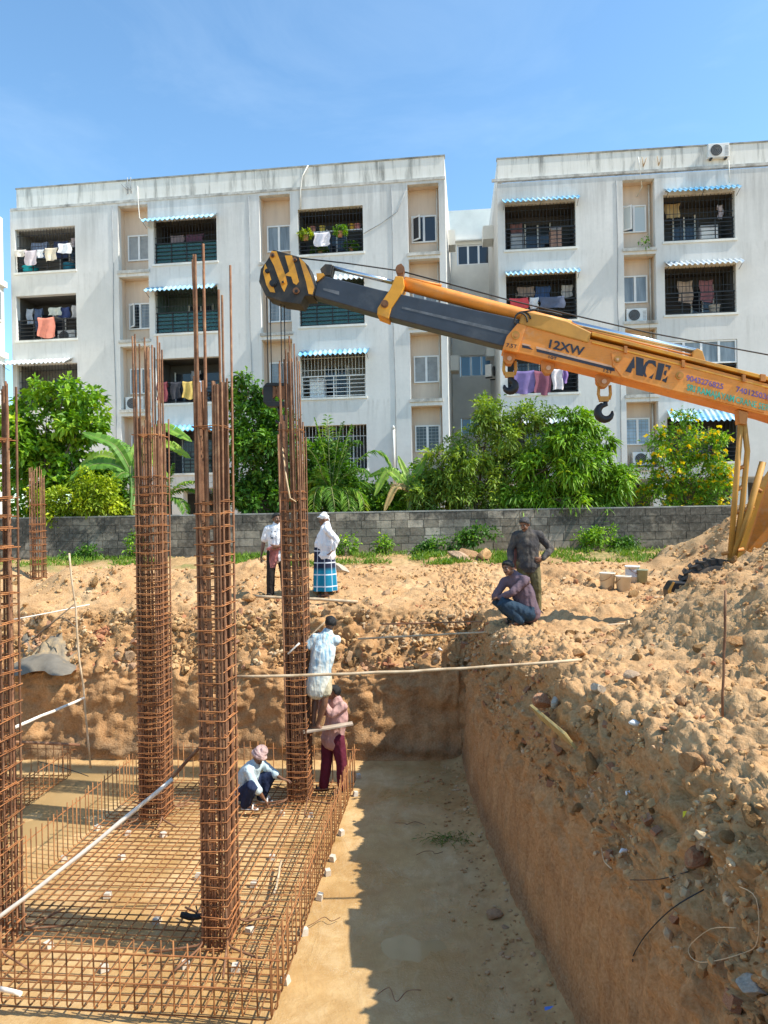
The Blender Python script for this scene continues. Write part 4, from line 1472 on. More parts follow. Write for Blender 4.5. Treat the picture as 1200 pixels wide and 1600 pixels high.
# washing and things on balconies
W = lambda c: cl_mat(c)
for fr, s, z, w, h, c, lb, y in (
        (LB, -17.5, 13.45, .55, .30, (.74, .68, .60), 'pale cream cloth at the left end of the top-left balcony line', -.08),
        (LB, -17.0, 13.40, .55, .62, (.62, .54, .56), 'pinkish shirt on the top-left balcony line', -.08),
        (LB, -16.55, 13.40, .35, .35, (.80, .80, .80), 'small white cloth in the middle of the top-left balcony line', -.08),
        (LB, -16.05, 13.45, .60, .55, (.76, .66, .50), 'cream shirt on the top-left balcony line', -.08),
        (LB, -15.4, 13.60, .55, .42, (.84, .84, .86), 'white shirt at the right end of the top-left balcony line', -.08),
        (LB, -16.35, 10.45, .72, .85, (.74, .26, .18), 'salmon towel over the rail of the second top-left balcony', -.04),
        (LB, -17.4, 11.0, .35, .70, (.36, .40, .46), 'grey shirt hanging at the left of the towel balcony', .4),
        (LB, -17.0, 11.0, .40, .95, (.06, .09, .16), 'dark jeans hanging in the towel balcony', .4),
        (LB, -16.2, 11.0, .60, .35, (.55, .58, .52), 'pale towel hanging behind the salmon towel', .4),
        (LB, -15.8, 11.0, .50, .45, (.04, .06, .16), 'navy cloth hanging behind the salmon towel', .45),
        (LB, -15.2, 11.05, .42, .55, (.48, .47, .47), 'grey checked shirt at the right of the towel balcony', .4),
        (LB, -17.0, 14.0, .8, .7, (.20, .25, .36), 'blue shirts hanging inside the top-left balcony', .6),
        (LB, -16.0, 14.0, .7, .8, (.05, .07, .14), 'dark clothes hanging inside the top-left balcony', .6),
        (LB, -15.3, 14.1, .5, .4, (.55, .46, .46), 'pale clothes hanging high inside the top-left balcony', .6),
        (LB, -10.6, 13.9, .6, .6, (.34, .27, .30), 'pinkish cloth inside the top balcony with the blue awning', .6),
        (LB, -9.8, 13.9, .8, .5, (.14, .06, .10), 'dark red clothes inside the top balcony with the blue awning', .6),
        (LB, -11.1, 7.42, .45, .80, (.22, .05, .06), 'dark red patterned cloth on the third balcony rail by the first column', -.05),
        (LB, -10.5, 7.40, .50, .70, (.05, .05, .06), 'black patterned cloth on the third balcony rail by the first column', -.05),
        (LB, -9.95, 7.40, .42, .72, (.62, .43, .12), 'yellow shirt on the third balcony rail by the first column', -.05),
        (LB, -9.4, 7.42, .50, .60, (.62, .64, .70), 'white patterned cloth on the third balcony rail by the first column', -.05),
        (LB, -10.1, 8.1, .45, .5, (.40, .40, .42), 'grey cloth hung in the window of the third balcony', 1.2),
        (LB, -4.05, 13.35, .65, .55, (.76, .72, .76), 'white cloth on the rail of the plant balcony', -.05),
        (RB, 1.0, 7.45, .85, .90, (.22, .16, .36), 'purple patterned cloth on the balcony below the boom front', -.05),
        (RB, 1.75, 7.42, .62, .95, (.24, .08, .12), 'maroon cloth on the balcony below the boom front', -.05),
        (RB, 2.35, 7.48, .45, .85, (.74, .66, .66), 'pinkish white cloth on the balcony below the boom front', -.05),
        (RB, 2.65, 7.5, .22, .60, (.24, .14, .36), 'narrow purple cloth at the right of the balcony below the boom front', -.05),
        (RB, .85, 10.45, .75, .40, (.60, .07, .08), 'red cloth on the balcony rail just above the boom', -.05),
        (RB, 1.45, 10.45, .35, .45, (.66, .66, .68), 'white cloth on the balcony rail just above the boom', -.05),
        (RB, 2.2, 10.45, 1.0, .45, (.10, .12, .18), 'dark socks and clothes on the balcony rail just above the boom', -.05),
        (RB, 1.2, 11.1, .7, .4, (.34, .27, .24), 'brown cloth hanging in the balcony above the boom', .6),
        (RB, 1.9, 11.1, .6, .6, (.05, .10, .24), 'blue cloth hanging in the balcony above the boom', .6),
        (RB, 2.9, 11.1, .45, .5, (.60, .58, .58), 'pale shirt hanging in the balcony above the boom', .6),
        (RB, .9, 13.95, .5, .9, (.26, .12, .11), 'dark red curtain in the top balcony left of the niche', 1.0),
        (RB, 7.75, 11.1, .6, .9, (.48, .36, .28), 'beige cloth hanging in the second balcony of the right block', .8),
        (RB, 8.6, 11.1, .55, .9, (.34, .15, .17), 'red checked cloth hanging in the second balcony of the right block', .8),
        (RB, 7.25, 14.3, .6, .6, (.55, .40, .20), 'ochre cloth hanging in the top right balcony', .7),
        (RB, 9.1, 14.05, .22, .55, (.58, .50, .52), 'small pale cloth hanging in the top right balcony', .5)):
    cloth_piece(fr, s, z, w, h, W(c), lb, y)


def tub(fr, s, y, z, r, h, c, lb):
    m = MB()
    m.lathe([(0.01, 0), (r * .82, 0), (r, h), (r * 1.06, h), (r * 1.06, h - .03), (r * .96, h - .02), (r * .78, .03), (0.01, .03)], 20)
    o = m.build('plastic_tub', W(c), None, label=lb, cat='tub')
    o.location = on_block(fr, s, y, z)


tub(LB, -17.35, .42, 12.5, .33, .32, (.02, .42, .50), 'turquoise plastic tub on the top-left balcony')
tub(LB, -15.5, .45, 12.5, .30, .36, (.02, .16, .26), 'dark blue plastic tub on the top-left balcony')
tub(LB, -10.5, .50, 12.5, .30, .60, (.03, .16, .36), 'blue drum behind green glass on the top balcony')
tub(LB, -4.5, .60, 9.55, .22, .35, (.05, .38, .38), 'teal bucket behind green glass under the boom tip')
tub(RB, 8.8, .5, 9.6, .22, .35, (.55, .55, .52), 'white bucket on the second balcony of the right block')


def cabinet(fr, s, y, z, w, h, c, lb, nm='washing_machine', cat='appliance'):
    m = MB()
    m.box(-w / 2, w / 2, -.25, .25, 0, h)
    t = thing(nm, lb, cat, on_block(fr, s, y, z), fr.rotation_euler.z)
    mt = W(c)
    bevel(m.build('body', mt, t), .02)
    m = MB()
    m.box(-w / 2 + .04, w / 2 - .04, -.262, -.252, h * .2, h * .8)
    m.build('front_panel', 'ac_white' if c[0] > .5 else mt, t)
    m = MB()
    m.box(-w / 2 + .03, w / 2 - .03, -.27, -.252, h * .85, h * .95)
    m.build('control_strip', 'blind_grey', t)


cabinet(LB, -4.45, .55, 6.52, .62, .85, (.72, .72, .72), 'white washing machine behind the white railing under the boom')
cabinet(RB, .85, .55, 12.5, .55, .75, (.35, .38, .40), 'grey washing machine in the top balcony of the right block')
cabinet(RB, 2.45, .55, 12.5, .45, .95, (.42, .26, .20), 'brown cabinet in the top balcony of the right block', 'cabinet', 'cabinet')
cabinet(RB, 8.6, .6, 12.5, .7, .7, (.58, .58, .60), 'white appliance behind the rails of the top right balcony')
cabinet(LB, -10.9, .6, 9.5, .6, .75, (.55, .60, .60), 'white appliance behind green glass on the second balcony')

# ------------------------------------------------------------------ block boundary wall
BW = thing('boundary_wall', 'old grey concrete-block boundary wall with black mould behind the site', 'wall', (0, 21.0, 0), 0)
rs = np.random.RandomState(5)
X0, X1, ZB, CH, BL = -13.0, 13.0, 0.30, 0.232, 0.46
m = MB()
m.box(X0, X1, 0.012, 0.17, 0.0, ZB + CH * 6 - .005)
m.build('mortar_core', 'mortar', BW)
m = MB()
m.box(X0, X1, -0.015, 0.19, ZB + CH * 6 - .004, ZB + CH * 6 + 0.035)
m.build('wall_cap', 'coping_dirty', BW)
bmesh_b = MB()
bmesh_b.box(-.5, .5, 0, 1, 0, 1)
blk = bmesh_b.mesh('block')
blk.materials.append(MATS['block'])
cells = []
for r_ in range(6):
    x = X0 - (BL / 2 if r_ % 2 else 0)
    while x < X1:
        w = BL * rs.uniform(.93, 1.05)
        a, b = max(x, X0), min(x + w, X1)
        if b - a > .08:
            cells.append(((a + b) / 2, ZB + r_ * CH, b - a - 0.014, CH - 0.013))
        x += w
cells.sort(key=lambda c: (abs(c[0]) + (0 if c[1] > ZB + CH * .9 else 30)))
rest = MB()
for q, (cx, cz, w, h) in enumerate(cells):
    dep = -0.006 - rs.rand() * .010
    if q < 300:
        inst('block', blk, BW, (cx, dep, cz), (0, 0, 0), (w, 0.03, h))
    else:
        rest.box(cx - w / 2, cx + w / 2, dep, dep + .03, cz, cz + h)
rest.build('block_courses', 'block', BW, kind='stuff')
# ------------------------------------------------------------------ plants
def leaf_mesh(name, P, D, L, Wd, rs, tint, droop=0.25):
    """rhombic folded leaves: P base (n,3), D direction (n,3), L length, Wd width"""
    n = len(P)
    D = D / np.linalg.norm(D, axis=1)[:, None]
    up = rs.normal(size=(n, 3)) * 0.55 + np.array([0, 0, 1.0])
    side = np.cross(D, up)
    side /= np.maximum(np.linalg.norm(side, axis=1), 1e-6)[:, None]
    nrm = np.cross(side, D)
    L = np.asarray(L)[:, None]
    Wd = np.asarray(Wd)[:, None]
    mid = P + D * L * 0.48 - nrm * L * 0.03
    a = P
    b = P + D * L * 0.45 + side * Wd * .5 + nrm * Wd * .10
    c = P + D * L + np.array([0, 0, -1.0]) * L * droop
    d = P + D * L * 0.45 - side * Wd * .5 + nrm * Wd * .10
    V = np.stack([a, b, c, d, mid], 1).reshape(-1, 3)
    k = np.arange(n)[:, None] * 5
    F = np.concatenate([k + np.array([0, 1, 4]), k + np.array([1, 2, 4]), k + np.array([0, 4, 3]), k + np.array([4, 2, 3])], 0)
    me = bpy.data.meshes.new(name)
    me.from_pydata(V.tolist(), [], F.tolist())
    set_attr(me, 'tint', np.repeat(np.clip(tint, 0, 1), 5))
    return me


def crown_points(lobes, n_clump, per, rs, spread, rosette=True, fill=0.45):
    """clumps spread through the lobes' volume, mostly towards the outside; each a rosette of leaves"""
    vol = np.array([l[3] * l[4] * l[5] for l in lobes]) ** 0.62
    pick = rs.choice(len(lobes), n_clump, p=vol / vol.sum())
    P, D, T = [], [], []
    for q in pick:
        cx, cy, cz, rx, ry, rz = lobes[q]
        u = rs.normal(size=3)
        u /= np.linalg.norm(u)
        r = rs.uniform(fill, 1.0) ** 0.6 * rs.uniform(0.85, 1.12)
        c = np.array([cx, cy, cz]) + u * r * np.array([rx, ry, rz])
        out = u * np.array([1, 1, 1]) + np.array([0, 0, 0.45])
        out /= np.linalg.norm(out)
        m = rs.randint(int(per * .6), int(per * 1.4) + 1)
        dd = rs.normal(size=(m, 3))
        dd /= np.linalg.norm(dd, axis=1)[:, None]
        dd = dd + out * 0.75
        dd /= np.linalg.norm(dd, axis=1)[:, None]
        off = (rs.normal(size=(m, 3)) * spread) if not rosette else dd * spread * 0.25 + rs.normal(size=(m, 3)) * spread * 0.45
        P.append(c + off)
        D.append(dd)
        T.append(np.full(m, rs.beta(1.4, 1.5)) * .7 + rs.rand(m) * .3)
    return np.concatenate(P), np.concatenate(D), np.concatenate(T)


def px_lobes(spec, Y, thick=0.8):
    out = []
    for (x, y, rx, ry, *dy) in spec:
        yy = Y + (dy[0] if dy else 0)
        c = at(x, y, yy)
        k = yy / FPX
        out.append((c.x, c.y, c.z, rx * k, max(rx, ry) * k * thick, ry * k))
    return out


def tree(name, label, cat, spec, Y, base_px, mat, n_clump, per, L, Wd, spread, seed, group=None, rosette=True, droop=.25, thick=.8, fill=.45, trunk_r=.09, flowers=None):
    rs = np.random.RandomState(seed)
    lobes = px_lobes(spec, Y, thick)
    big = list(lobes)
    for l in big:                                   # uneven outline: smaller boughs round each lobe
        for _ in range(6):
            u = rs.normal(size=3)
            u /= np.linalg.norm(u)
            k = rs.uniform(.2, .45)
            lobes.append((l[0] + u[0] * l[3] * 1.08, l[1] + u[1] * l[4] * .9, l[2] + u[2] * l[5] * 1.08, l[3] * k, l[4] * k, l[5] * k))
    lobes = [(l[0], l[1], l[2], l[3] * .80, l[4] * .80, l[5] * .80) if i < len(big) else l for i, l in enumerate(lobes)]
    b = at(base_px[0], base_px[1], Y)
    bz = float(upper_ground(np.array([b.x]), np.array([Y]))[0]) - .05
    root = thing(name, label, cat, (b.x, Y, bz), 0, group)
    o = np.array([b.x, Y, bz])
    P, D, T = crown_points(lobes, n_clump, per, rs, spread, rosette, fill)
    m = len(P)
    me = leaf_mesh('crown', P - o, D, L * rs.uniform(.6, 1.25, m), Wd * rs.uniform(.7, 1.2, m), rs, T, droop)
    link('crown', me, mat, root)
    # trunk and limbs reaching into every lobe
    mb = MB()
    c0 = np.mean(np.array([l[:3] for l in big]), 0)
    fork = np.array([(b.x * .5 + c0[0] * .5), Y, bz + (c0[2] - bz) * .55]) - o
    mb.tube([(0, 0, 0), tuple(fork * .5 + np.array([.03, .02, 0])), tuple(fork)], [trunk_r, trunk_r * .85, trunk_r * .7], 8)
    for l in lobes[:len(big)]:
        t = np.array(l[:3]) - o
        midp = fork * .5 + t * .5 + np.array([rs.normal() * .08, rs.normal() * .08, .08])
        mb.tube([tuple(fork), tuple(midp), tuple(t)], [trunk_r * .6, trunk_r * .4, trunk_r * .2], 6)
        for _ in range(5):
            u = rs.normal(size=3)
            u /= np.linalg.norm(u)
            e = t + u * np.array(l[3:]) * .85
            mb.tube([tuple(t), tuple(t * .5 + e * .5 + np.array([0, 0, .04])), tuple(e)], [trunk_r * .2, trunk_r * .14, trunk_r * .06], 5)
    mb.build('trunk', 'bark', root)
    if flowers:
        k = rs.choice(m, flowers, replace=False)
        fp = P[k] + D[k] * L * 1.0 - o
        PP, DD, TT = [], [], []
        for q, p in enumerate(fp):
            for j in range(6):
                d = rs.normal(size=3) + D[k[q]] * .6 + np.array([0, -.5, .3])
                PP.append(p)
                DD.append(d / np.linalg.norm(d))
                TT.append(rs.rand())
        fm = leaf_mesh('flowers', np.array(PP), np.array(DD), np.full(len(PP), .115), np.full(len(PP), .095), rs, np.array(TT), .1)
        link('flowers', fm, 'petal_yellow', root, kind='stuff')
    return root


tree('broadleaf_tree', 'bushy broad-leaved tree in front of the left end of the apartment block', 'tree',
     [(98, 622, 52, 20), (72, 672, 52, 40), (125, 668, 48, 26), (60, 730, 46, 55), (120, 735, 46, 42), (30, 690, 22, 60), (35, 770, 30, 45)], 22.6, (60, 800),
     'leaf_bright', 400, 20, .26, .14, .20, 1, thick=.7)
tree('lime_shrub', 'yellow-green shrub hanging over the wall left of the banana plant', 'shrub',
     [(105, 782, 50, 28), (150, 765, 42, 26), (80, 800, 28, 20), (170, 790, 30, 18)], 21.35, (110, 815),
     'leaf_lime', 300, 20, .15, .075, .16, 2, thick=.6, trunk_r=.04)
tree('creeper_tree', 'dense dark green tree standing between the second and third rebar columns', 'tree',
     [(388, 618, 30, 30), (392, 665, 36, 45), (395, 725, 44, 50), (405, 780, 48, 36), (440, 690, 30, 60), (425, 812, 30, 16), (450, 770, 26, 40)], 22.0, (400, 815),
     'leaf_dark', 620, 20, .20, .11, .17, 3, thick=.7, fill=.55)
tree('feathery_tree', 'pale feathery tree in front of the gap between the two blocks', 'tree',
     [(700, 745, 60, 45), (750, 700, 50, 45), (692, 778, 52, 30), (764, 655, 26, 28), (805, 690, 44, 42), (750, 775, 58, 32), (815, 655, 34, 22), (655, 770, 30, 32), (790, 740, 42, 40)], 22.2, (740, 810),
     'leaf_neem', 680, 26, .21, .06, .19, 4, droop=.35, thick=.7, fill=.45)
tree('mango_tree', 'bright green mango tree with drooping leaf tufts overhanging the wall', 'tree',
     [(885, 690, 46, 36), (850, 735, 52, 48), (920, 735, 48, 48), (890, 785, 56, 26), (950, 765, 24, 34), (838, 775, 36, 24), (900, 668, 30, 16)], 21.6, (880, 815),
     'leaf_mango', 560, 22, .30, .075, .13, 5, droop=.45, thick=.75, fill=.55)
tree('flowering_shrub', 'tall loose shrub covered in yellow flowers beside the crane', 'shrub',
     [(1058, 690, 34, 36), (1040, 735, 34, 40), (1085, 745, 44, 42), (1110, 700, 28, 30), (1115, 775, 34, 32), (1060, 780, 34, 26), (1018, 775, 24, 22), (1095, 800, 40, 16)], 21.9, (1075, 815),
     'leaf_bright', 430, 20, .15, .06, .17, 6, thick=.6, trunk_r=.045, flowers=240)
for k, (x, y, rx, ry, sd, lb) in enumerate((
        (545, 850, 16, 18, 11, 'small leafy weed at the wall foot beside the white-shirted man'),
        (690, 852, 40, 16, 12, 'low dark green creeper along the wall foot under the feathery tree'),
        (600, 852, 14, 12, 13, 'small weed at the wall foot below the second banana plant'),
        (740, 835, 28, 14, 14, 'creeper on the wall under the feathery tree trunk'),
        (935, 838, 34, 18, 15, 'leafy weeds at the wall foot left of the far spoil heap'),
        (975, 850, 20, 12, 16, 'small weed at the wall foot behind the paint buckets'),
        (210, 855, 12, 22, 17, 'weed growing up the wall beside the first rebar column'),
        (130, 875, 26, 14, 18, 'low weed at the wall foot behind the left soil bank'))):
    tree('weed_plant', lb, 'plant', [(x, y, rx, ry), (x - rx * .4, y + ry * .3, rx * .6, ry * .5)], 20.6, (x, y + ry), 'leaf_dark' if k % 2 else 'leaf_bright',
         34 if rx < 20 else 80, 12, .12, .06, .12, sd, group='weeds at the foot of the boundary wall', trunk_r=.012, thick=.5)
tree('ledge_weed', 'dark weed sprouting from the niche ledge of the right block', 'plant', [(1010, 378, 8, 5)], 28.85, (1012, 384), 'leaf_dark', 9, 8, .12, .06, .10, 21, trunk_r=.012)


tree('understory_shrub', 'dark shrubs filling the space under the first banana plant', 'shrub',
     [(150, 770, 46, 30), (190, 790, 34, 22), (175, 740, 30, 26)], 23.2, (160, 815), 'leaf_dark', 260, 20, .20, .10, .20, 51, thick=.6, trunk_r=.04)
tree('understory_shrub', 'dark shrubs behind the palm clump', 'shrub',
     [(505, 765, 40, 44), (555, 780, 40, 30), (500, 720, 26, 34), (600, 790, 30, 20)], 23.4, (530, 815), 'leaf_dark', 380, 20, .20, .10, .22, 52, thick=.6, trunk_r=.04)
tree('understory_shrub', 'bright low shrub behind the second banana plant', 'shrub',
     [(640, 780, 36, 26), (665, 750, 26, 24)], 23.0, (645, 815), 'leaf_bright', 170, 18, .18, .09, .18, 53, thick=.6, trunk_r=.04)


def strip_leaf(name, parent, mat, path, width, rs, tear=0.25, fold=0.35, tint=.5):
    """one big leaf: midrib along path, blade each side, torn along the side veins"""
    path = [Vector(p) for p in path]
    n = 18
    pts = []
    for i in range(n + 1):
        t = i / n * (len(path) - 1)
        k = min(int(t), len(path) - 2)
        f = t - k
        p0, p1, p2, p3 = path[max(k - 1, 0)], path[k], path[k + 1], path[min(k + 2, len(path) - 1)]
        pts.append(0.5 * ((2 * p1) + (p2 - p0) * f + (2 * p0 - 5 * p1 + 4 * p2 - p3) * f * f + (3 * p1 - p0 - 3 * p2 + p3) * f ** 3))
    v, fa, tn = [], [], []
    for side in (-1, 1):
        for i in range(n):
            d = (pts[min(i + 1, n)] - pts[i]).normalized()
            s = d.cross(Vector((0.1, -1.0, 0.75)))
            s = s.normalized() if s.length > 1e-3 else Vector((1, 0, 0))
            upv = s.cross(d)
            w0 = width * math.sin(math.pi * min(1, .08 + .92 * i / n)) ** .55
            w1 = width * math.sin(math.pi * min(.995, .08 + .92 * (i + 1) / n)) ** .55
            j = rs.uniform(1 - tear, 1.03)
            dr = rs.uniform(-.10, .02) * width
            gap = rs.uniform(0, .25) if rs.rand() < .5 else 0
            b = len(v)
            q1 = pts[i] + (pts[i + 1] - pts[i]) * (1 - gap)
            v += [pts[i], pts[i + 1], pts[i] + s * side * w0 * .5 * .55 + upv * w0 * fold * .3, pts[i + 1] + s * side * w1 * .5 * .55 + upv * w1 * fold * .3,
                  pts[i] + s * side * w0 * .5 * j + upv * (w0 * fold * .2 + dr), q1 + s * side * w1 * .5 * j + upv * (w1 * fold * .2 + dr)]
            fa += [(b, b + 1, b + 3, b + 2), (b + 2, b + 3, b + 5, b + 4)]
            tn += [tint + rs.uniform(-.15, .15)] * 6
    mb = MB()
    mb.raw(v, fa, False)
    me = mb.mesh(name)
    set_attr(me, 'tint', np.clip(tn, 0, 1))
    o = link(name, me, mat, parent)
    rb = MB()
    rb.tube(pts, [.022 * (1 - .8 * i / n) for i in range(n + 1)], 5)
    rb.build('midrib', 'banana_stem', o)
    return o


def banana(label, base, heart, tips, Y, seed, dry=()):
    rs = np.random.RandomState(seed)
    b = at(base[0], base[1], Y)
    bz = float(upper_ground(np.array([b.x]), np.array([Y]))[0]) - .05
    root = thing('banana_plant', label, 'plant', (b.x, Y, bz), 0, 'banana plants behind the wall')
    o = Vector((b.x, Y, bz))
    h = at(heart[0], heart[1], Y) - o
    mb = MB()
    mb.tube([(0, 0, 0), tuple(h * .5), tuple(h)], [.13, .11, .07], 10)
    mb.build('stem', 'banana_stem', root)
    for i, (tx, ty, mx, my, dy, w) in enumerate(tips):
        t = at(tx, ty, Y + dy) - o
        mid = at(mx, my, Y + dy * .55) - o
        strip_leaf('leaf', root, 'leaf_dry' if i in dry else 'leaf_banana', [h * .92, h * .5 + mid * .5 + Vector((0, 0, .06)), mid, t], w, rs, tint=rs.uniform(.25, .9))


banana('tall banana plant with wide torn leaves beside the first rebar column', (207, 815), (206, 728), [
    (128, 676, 170, 690, -.4, .55), (108, 752, 140, 728, -.5, .50), (116, 738, 150, 712, .3, .45), (140, 792, 172, 758, -.6, .50), (300, 690, 255, 668, -.2, .5),
    (298, 716, 260, 694, .4, .45), (222, 680, 212, 700, .5, .4), (205, 798, 208, 765, -.8, .22), (160, 690, 185, 695, .6, .5), (262, 745, 235, 715, -.6, .45)], 22.0, 31)
banana('small banana plant with one dry leaf behind the wall left of the feathery tree', (640, 812), (640, 760), [
    (585, 775, 605, 738, -.3, .40), (622, 712, 632, 735, .2, .30), (668, 708, 655, 735, -.2, .30), (690, 735, 665, 740, .3, .35), (600, 800, 615, 765, -.6, .3),
    (575, 745, 605, 735, .4, .4), (660, 780, 655, 760, -.5, .3)], 22.1, 32, dry=(4,))


def palm(label, base, heart, tips, Y, seed, leaflet=.42):
    rs = np.random.RandomState(seed)
    b = at(base[0], base[1], Y)
    bz = float(upper_ground(np.array([b.x]), np.array([Y]))[0]) - .05
    root = thing('palm_plant', label, 'plant', (b.x, Y, bz), 0, 'palms behind the wall')
    o = Vector((b.x, Y, bz))
    h = at(heart[0], heart[1], Y) - o
    mb = MB()
    mb.tube([(0, 0, 0), tuple(h)], [.10, .06], 8)
    mb.build('stem', 'banana_stem', root)
    for (tx, ty, mx, my, dy) in tips:
        t = at(tx, ty, Y + dy) - o
        mid = at(mx, my, Y + dy * .5) - o
        pts = []
        N = 26
        for i in range(N + 1):
            f = i / N
            pts.append(h * (1 - f) ** 2 + mid * 2 * f * (1 - f) * 1.0 + t * f * f)
        P, D, L = [], [], []
        for i in range(3, N + 1):
            d = (pts[i] - pts[i - 1]).normalized()
            s = d.cross(Vector((0, 0, 1)))
            s = s.normalized() if s.length > 1e-3 else Vector((1, 0, 0))
            for sg in (-1, 1):
                for _ in range(2):
                    P.append(pts[i] - (pts[i] - pts[i - 1]) * rs.rand())
                    D.append(s * sg + d * .75 + Vector((0, 0, rs.uniform(-.35, .15))))
                    L.append(leaflet * (.35 + .65 * math.sin(math.pi * min(1, .15 + .8 * i / N))))
        me = leaf_mesh('frond', np.array([p[:] for p in P]), np.array([p[:] for p in D]), np.array(L), np.full(len(P), .045), rs, np.clip(rs.normal(rs.uniform(.3, .85), .15, len(P)), 0, 1), .3)
        fr = link('frond', me, 'leaf_palm', root)
        rb = MB()
        rb.tube(pts[::3], .012, 5)
        rb.build('midrib', 'banana_stem', fr)


palm('clump of arching palm fronds behind the wall right of the third rebar column', (515, 815), (518, 770), [
    (492, 655, 505, 690, 0), (535, 660, 525, 690, .2), (560, 690, 545, 680, -.3), (613, 735, 590, 660, .1), (480, 700, 495, 710, -.4), (500, 730, 500, 740, -.6), (575, 740, 555, 715, -.5),
    (545, 805, 548, 750, -.7), (490, 805, 488, 740, -.7), (512, 650, 512, 690, .5), (570, 800, 568, 745, -.4), (478, 765, 485, 735, .3), (550, 665, 535, 700, -.2), (525, 805, 515, 740, -.8), (586, 775, 575, 735, .2)], 22.0, 41)
palm('small palm with few fronds behind the first rebar column', (262, 815), (258, 780), [
    (302, 752, 280, 748, -.2), (290, 800, 285, 770, -.4), (270, 725, 262, 745, .2), (308, 768, 285, 755, .3)], 21.6, 42, .34)

# balcony pot plants on the top balcony above the boom head
for k, (s, z, w, h, lb) in enumerate(((-4.75, 13.3, .32, .18, 'yellow-green potted plants on the rail at the left of the plant balcony'),
                                      (-3.3, 13.35, .35, .20, 'bright green trailing plant on the rail of the plant balcony'),
                                      (-4.2, 12.75, .5, .22, 'dark potted foliage low in the plant balcony'),
                                      (-2.9, 12.8, .4, .20, 'dark potted foliage at the right of the plant balcony'))):
    p = on_block(LB, s, .02 if k < 2 else .35, z)
    rs = np.random.RandomState(60 + k)
    root = thing('pot_plant', lb, 'plant', p, R(-7), 'pot plants of the plant balcony')
    P, D, T = crown_points([(0, 0, 0.05, w, .12, h)], 40, 12, rs, .06)
    link('foliage', leaf_mesh('foliage', P, D, np.full(len(P), .11), np.full(len(P), .05), rs, T), 'leaf_lime' if k == 0 else ('leaf_bright' if k == 1 else 'leaf_dark'), root)
    m = MB()
    m.lathe([(.01, -.22), (.09, -.22), (.12, 0), (.01, 0)], 12)
    m.build('pot', 'red_brick', root)
for k, (s, c) in enumerate(((-4.5, (.5, .25, .25)), (-4.1, (.5, .45, .1)), (-3.3, (.3, .42, .38)), (-2.85, (.62, .42, .06)), (-2.6, (.55, .25, .28)))):
    m = MB()
    m.lathe([(.01, 0), (.10, 0), (.14, .22), (.15, .22), (.01, .2)], 14)
    o = m.build('flower_pot', W(c), None, label='%s flower pot from the left on the shelf of the plant balcony' % ['first', 'second', 'third', 'fourth', 'last'][k], cat='pot')
    o.location = on_block(LB, s, .30, 13.5)
m = MB()
m.box(-5.0, -2.4, .2, .42, 13.46, 13.495)
m.build('shelf', 'frame_white', LB)


# grass at the wall foot: far too many blades to count
def grass():
    rs = np.random.RandomState(77)
    spots = [((360, 470), 18.3, 20.6, 3600), ((470, 640), 18.6, 20.6, 2200), ((640, 800), 18.2, 20.5, 4200), ((830, 1040), 17.6, 20.6, 4200), ((150, 260), 18.0, 20.5, 3000), ((0, 150), 19.2, 20.6, 1000)]
    P, D, L = [], [], []
    for (a, b), y0, y1, n in spots:
        u = rs.uniform(a, b, n)
        Y = rs.uniform(y0, y1, n)
        X = (u - 600) / FPX * Y
        nz = pnoise(np.stack([X * 1.1, Y * 1.1, np.zeros(n)], 1))
        keep = nz + rs.normal(size=n) * .10 > 0.10
        X, Y = X[keep], Y[keep]
        Z = upper_ground(X, Y)
        m = len(X)
        P.append(np.stack([X, Y, Z], 1))
        d = rs.normal(size=(m, 3)) * .45 + np.array([0, 0, 1.0])
        d[:, 2] = np.abs(d[:, 2])
        D.append(d)
        L.append(rs.uniform(.08, .26, m))
    P, D, L = np.concatenate(P), np.concatenate(D), np.concatenate(L)
    me = leaf_mesh('grass', P, D, L, np.full(len(P), .03), rs, rs.beta(2.2, 1.8, len(P)), .15)
    link('grass', me, 'grass_blade', None, label='bright green grass growing along the foot of the boundary wall', cat='grass', kind='stuff')


grass()
# ------------------------------------------------------------------ mobile crane
CT = R(-5.5)
C0 = Vector((-1.68, 11.0, 0))
CR = thing('mobile_crane', 'orange pick-and-carry crane with long boom reaching left over the pit', 'crane', C0, CT)
_e1 = Vector((math.cos(CT), math.sin(CT)))
_e2 = Vector((-math.sin(CT), math.cos(CT)))


def cp(x, y, off=0.0):
    """photo sighting -> (s, z) in the upright plane of the boom, off metres behind its near face"""
    u, v = uv(x, y)
    Y = (off + C0.x * _e2.x + C0.y * _e2.y) / (u * _e2.x + _e2.y)
    return ((u * Y - C0.x) * _e1.x + (Y - C0.y) * _e1.y, 1.7 + v * Y)


def cpoly(pts, off):
    return [cp(x, y, off) for x, y in pts]


def c3(x, y, off):
    s, z = cp(x, y, off)
    return Vector((s, off, z))


def plate(name, pts, y0, y1, mat, parent=None, bv=0.008):
    m = MB()
    m.prism(cpoly(pts, y0), y0, y1)
    o = m.build(name, mat, parent or CR)
    bm = bmesh.new()
    bm.from_mesh(o.data)
    bmesh.ops.recalc_face_normals(bm, faces=bm.faces)
    bm.to_mesh(o.data)
    bm.free()
    if bv:
        bevel(o, bv, 2)
    return o


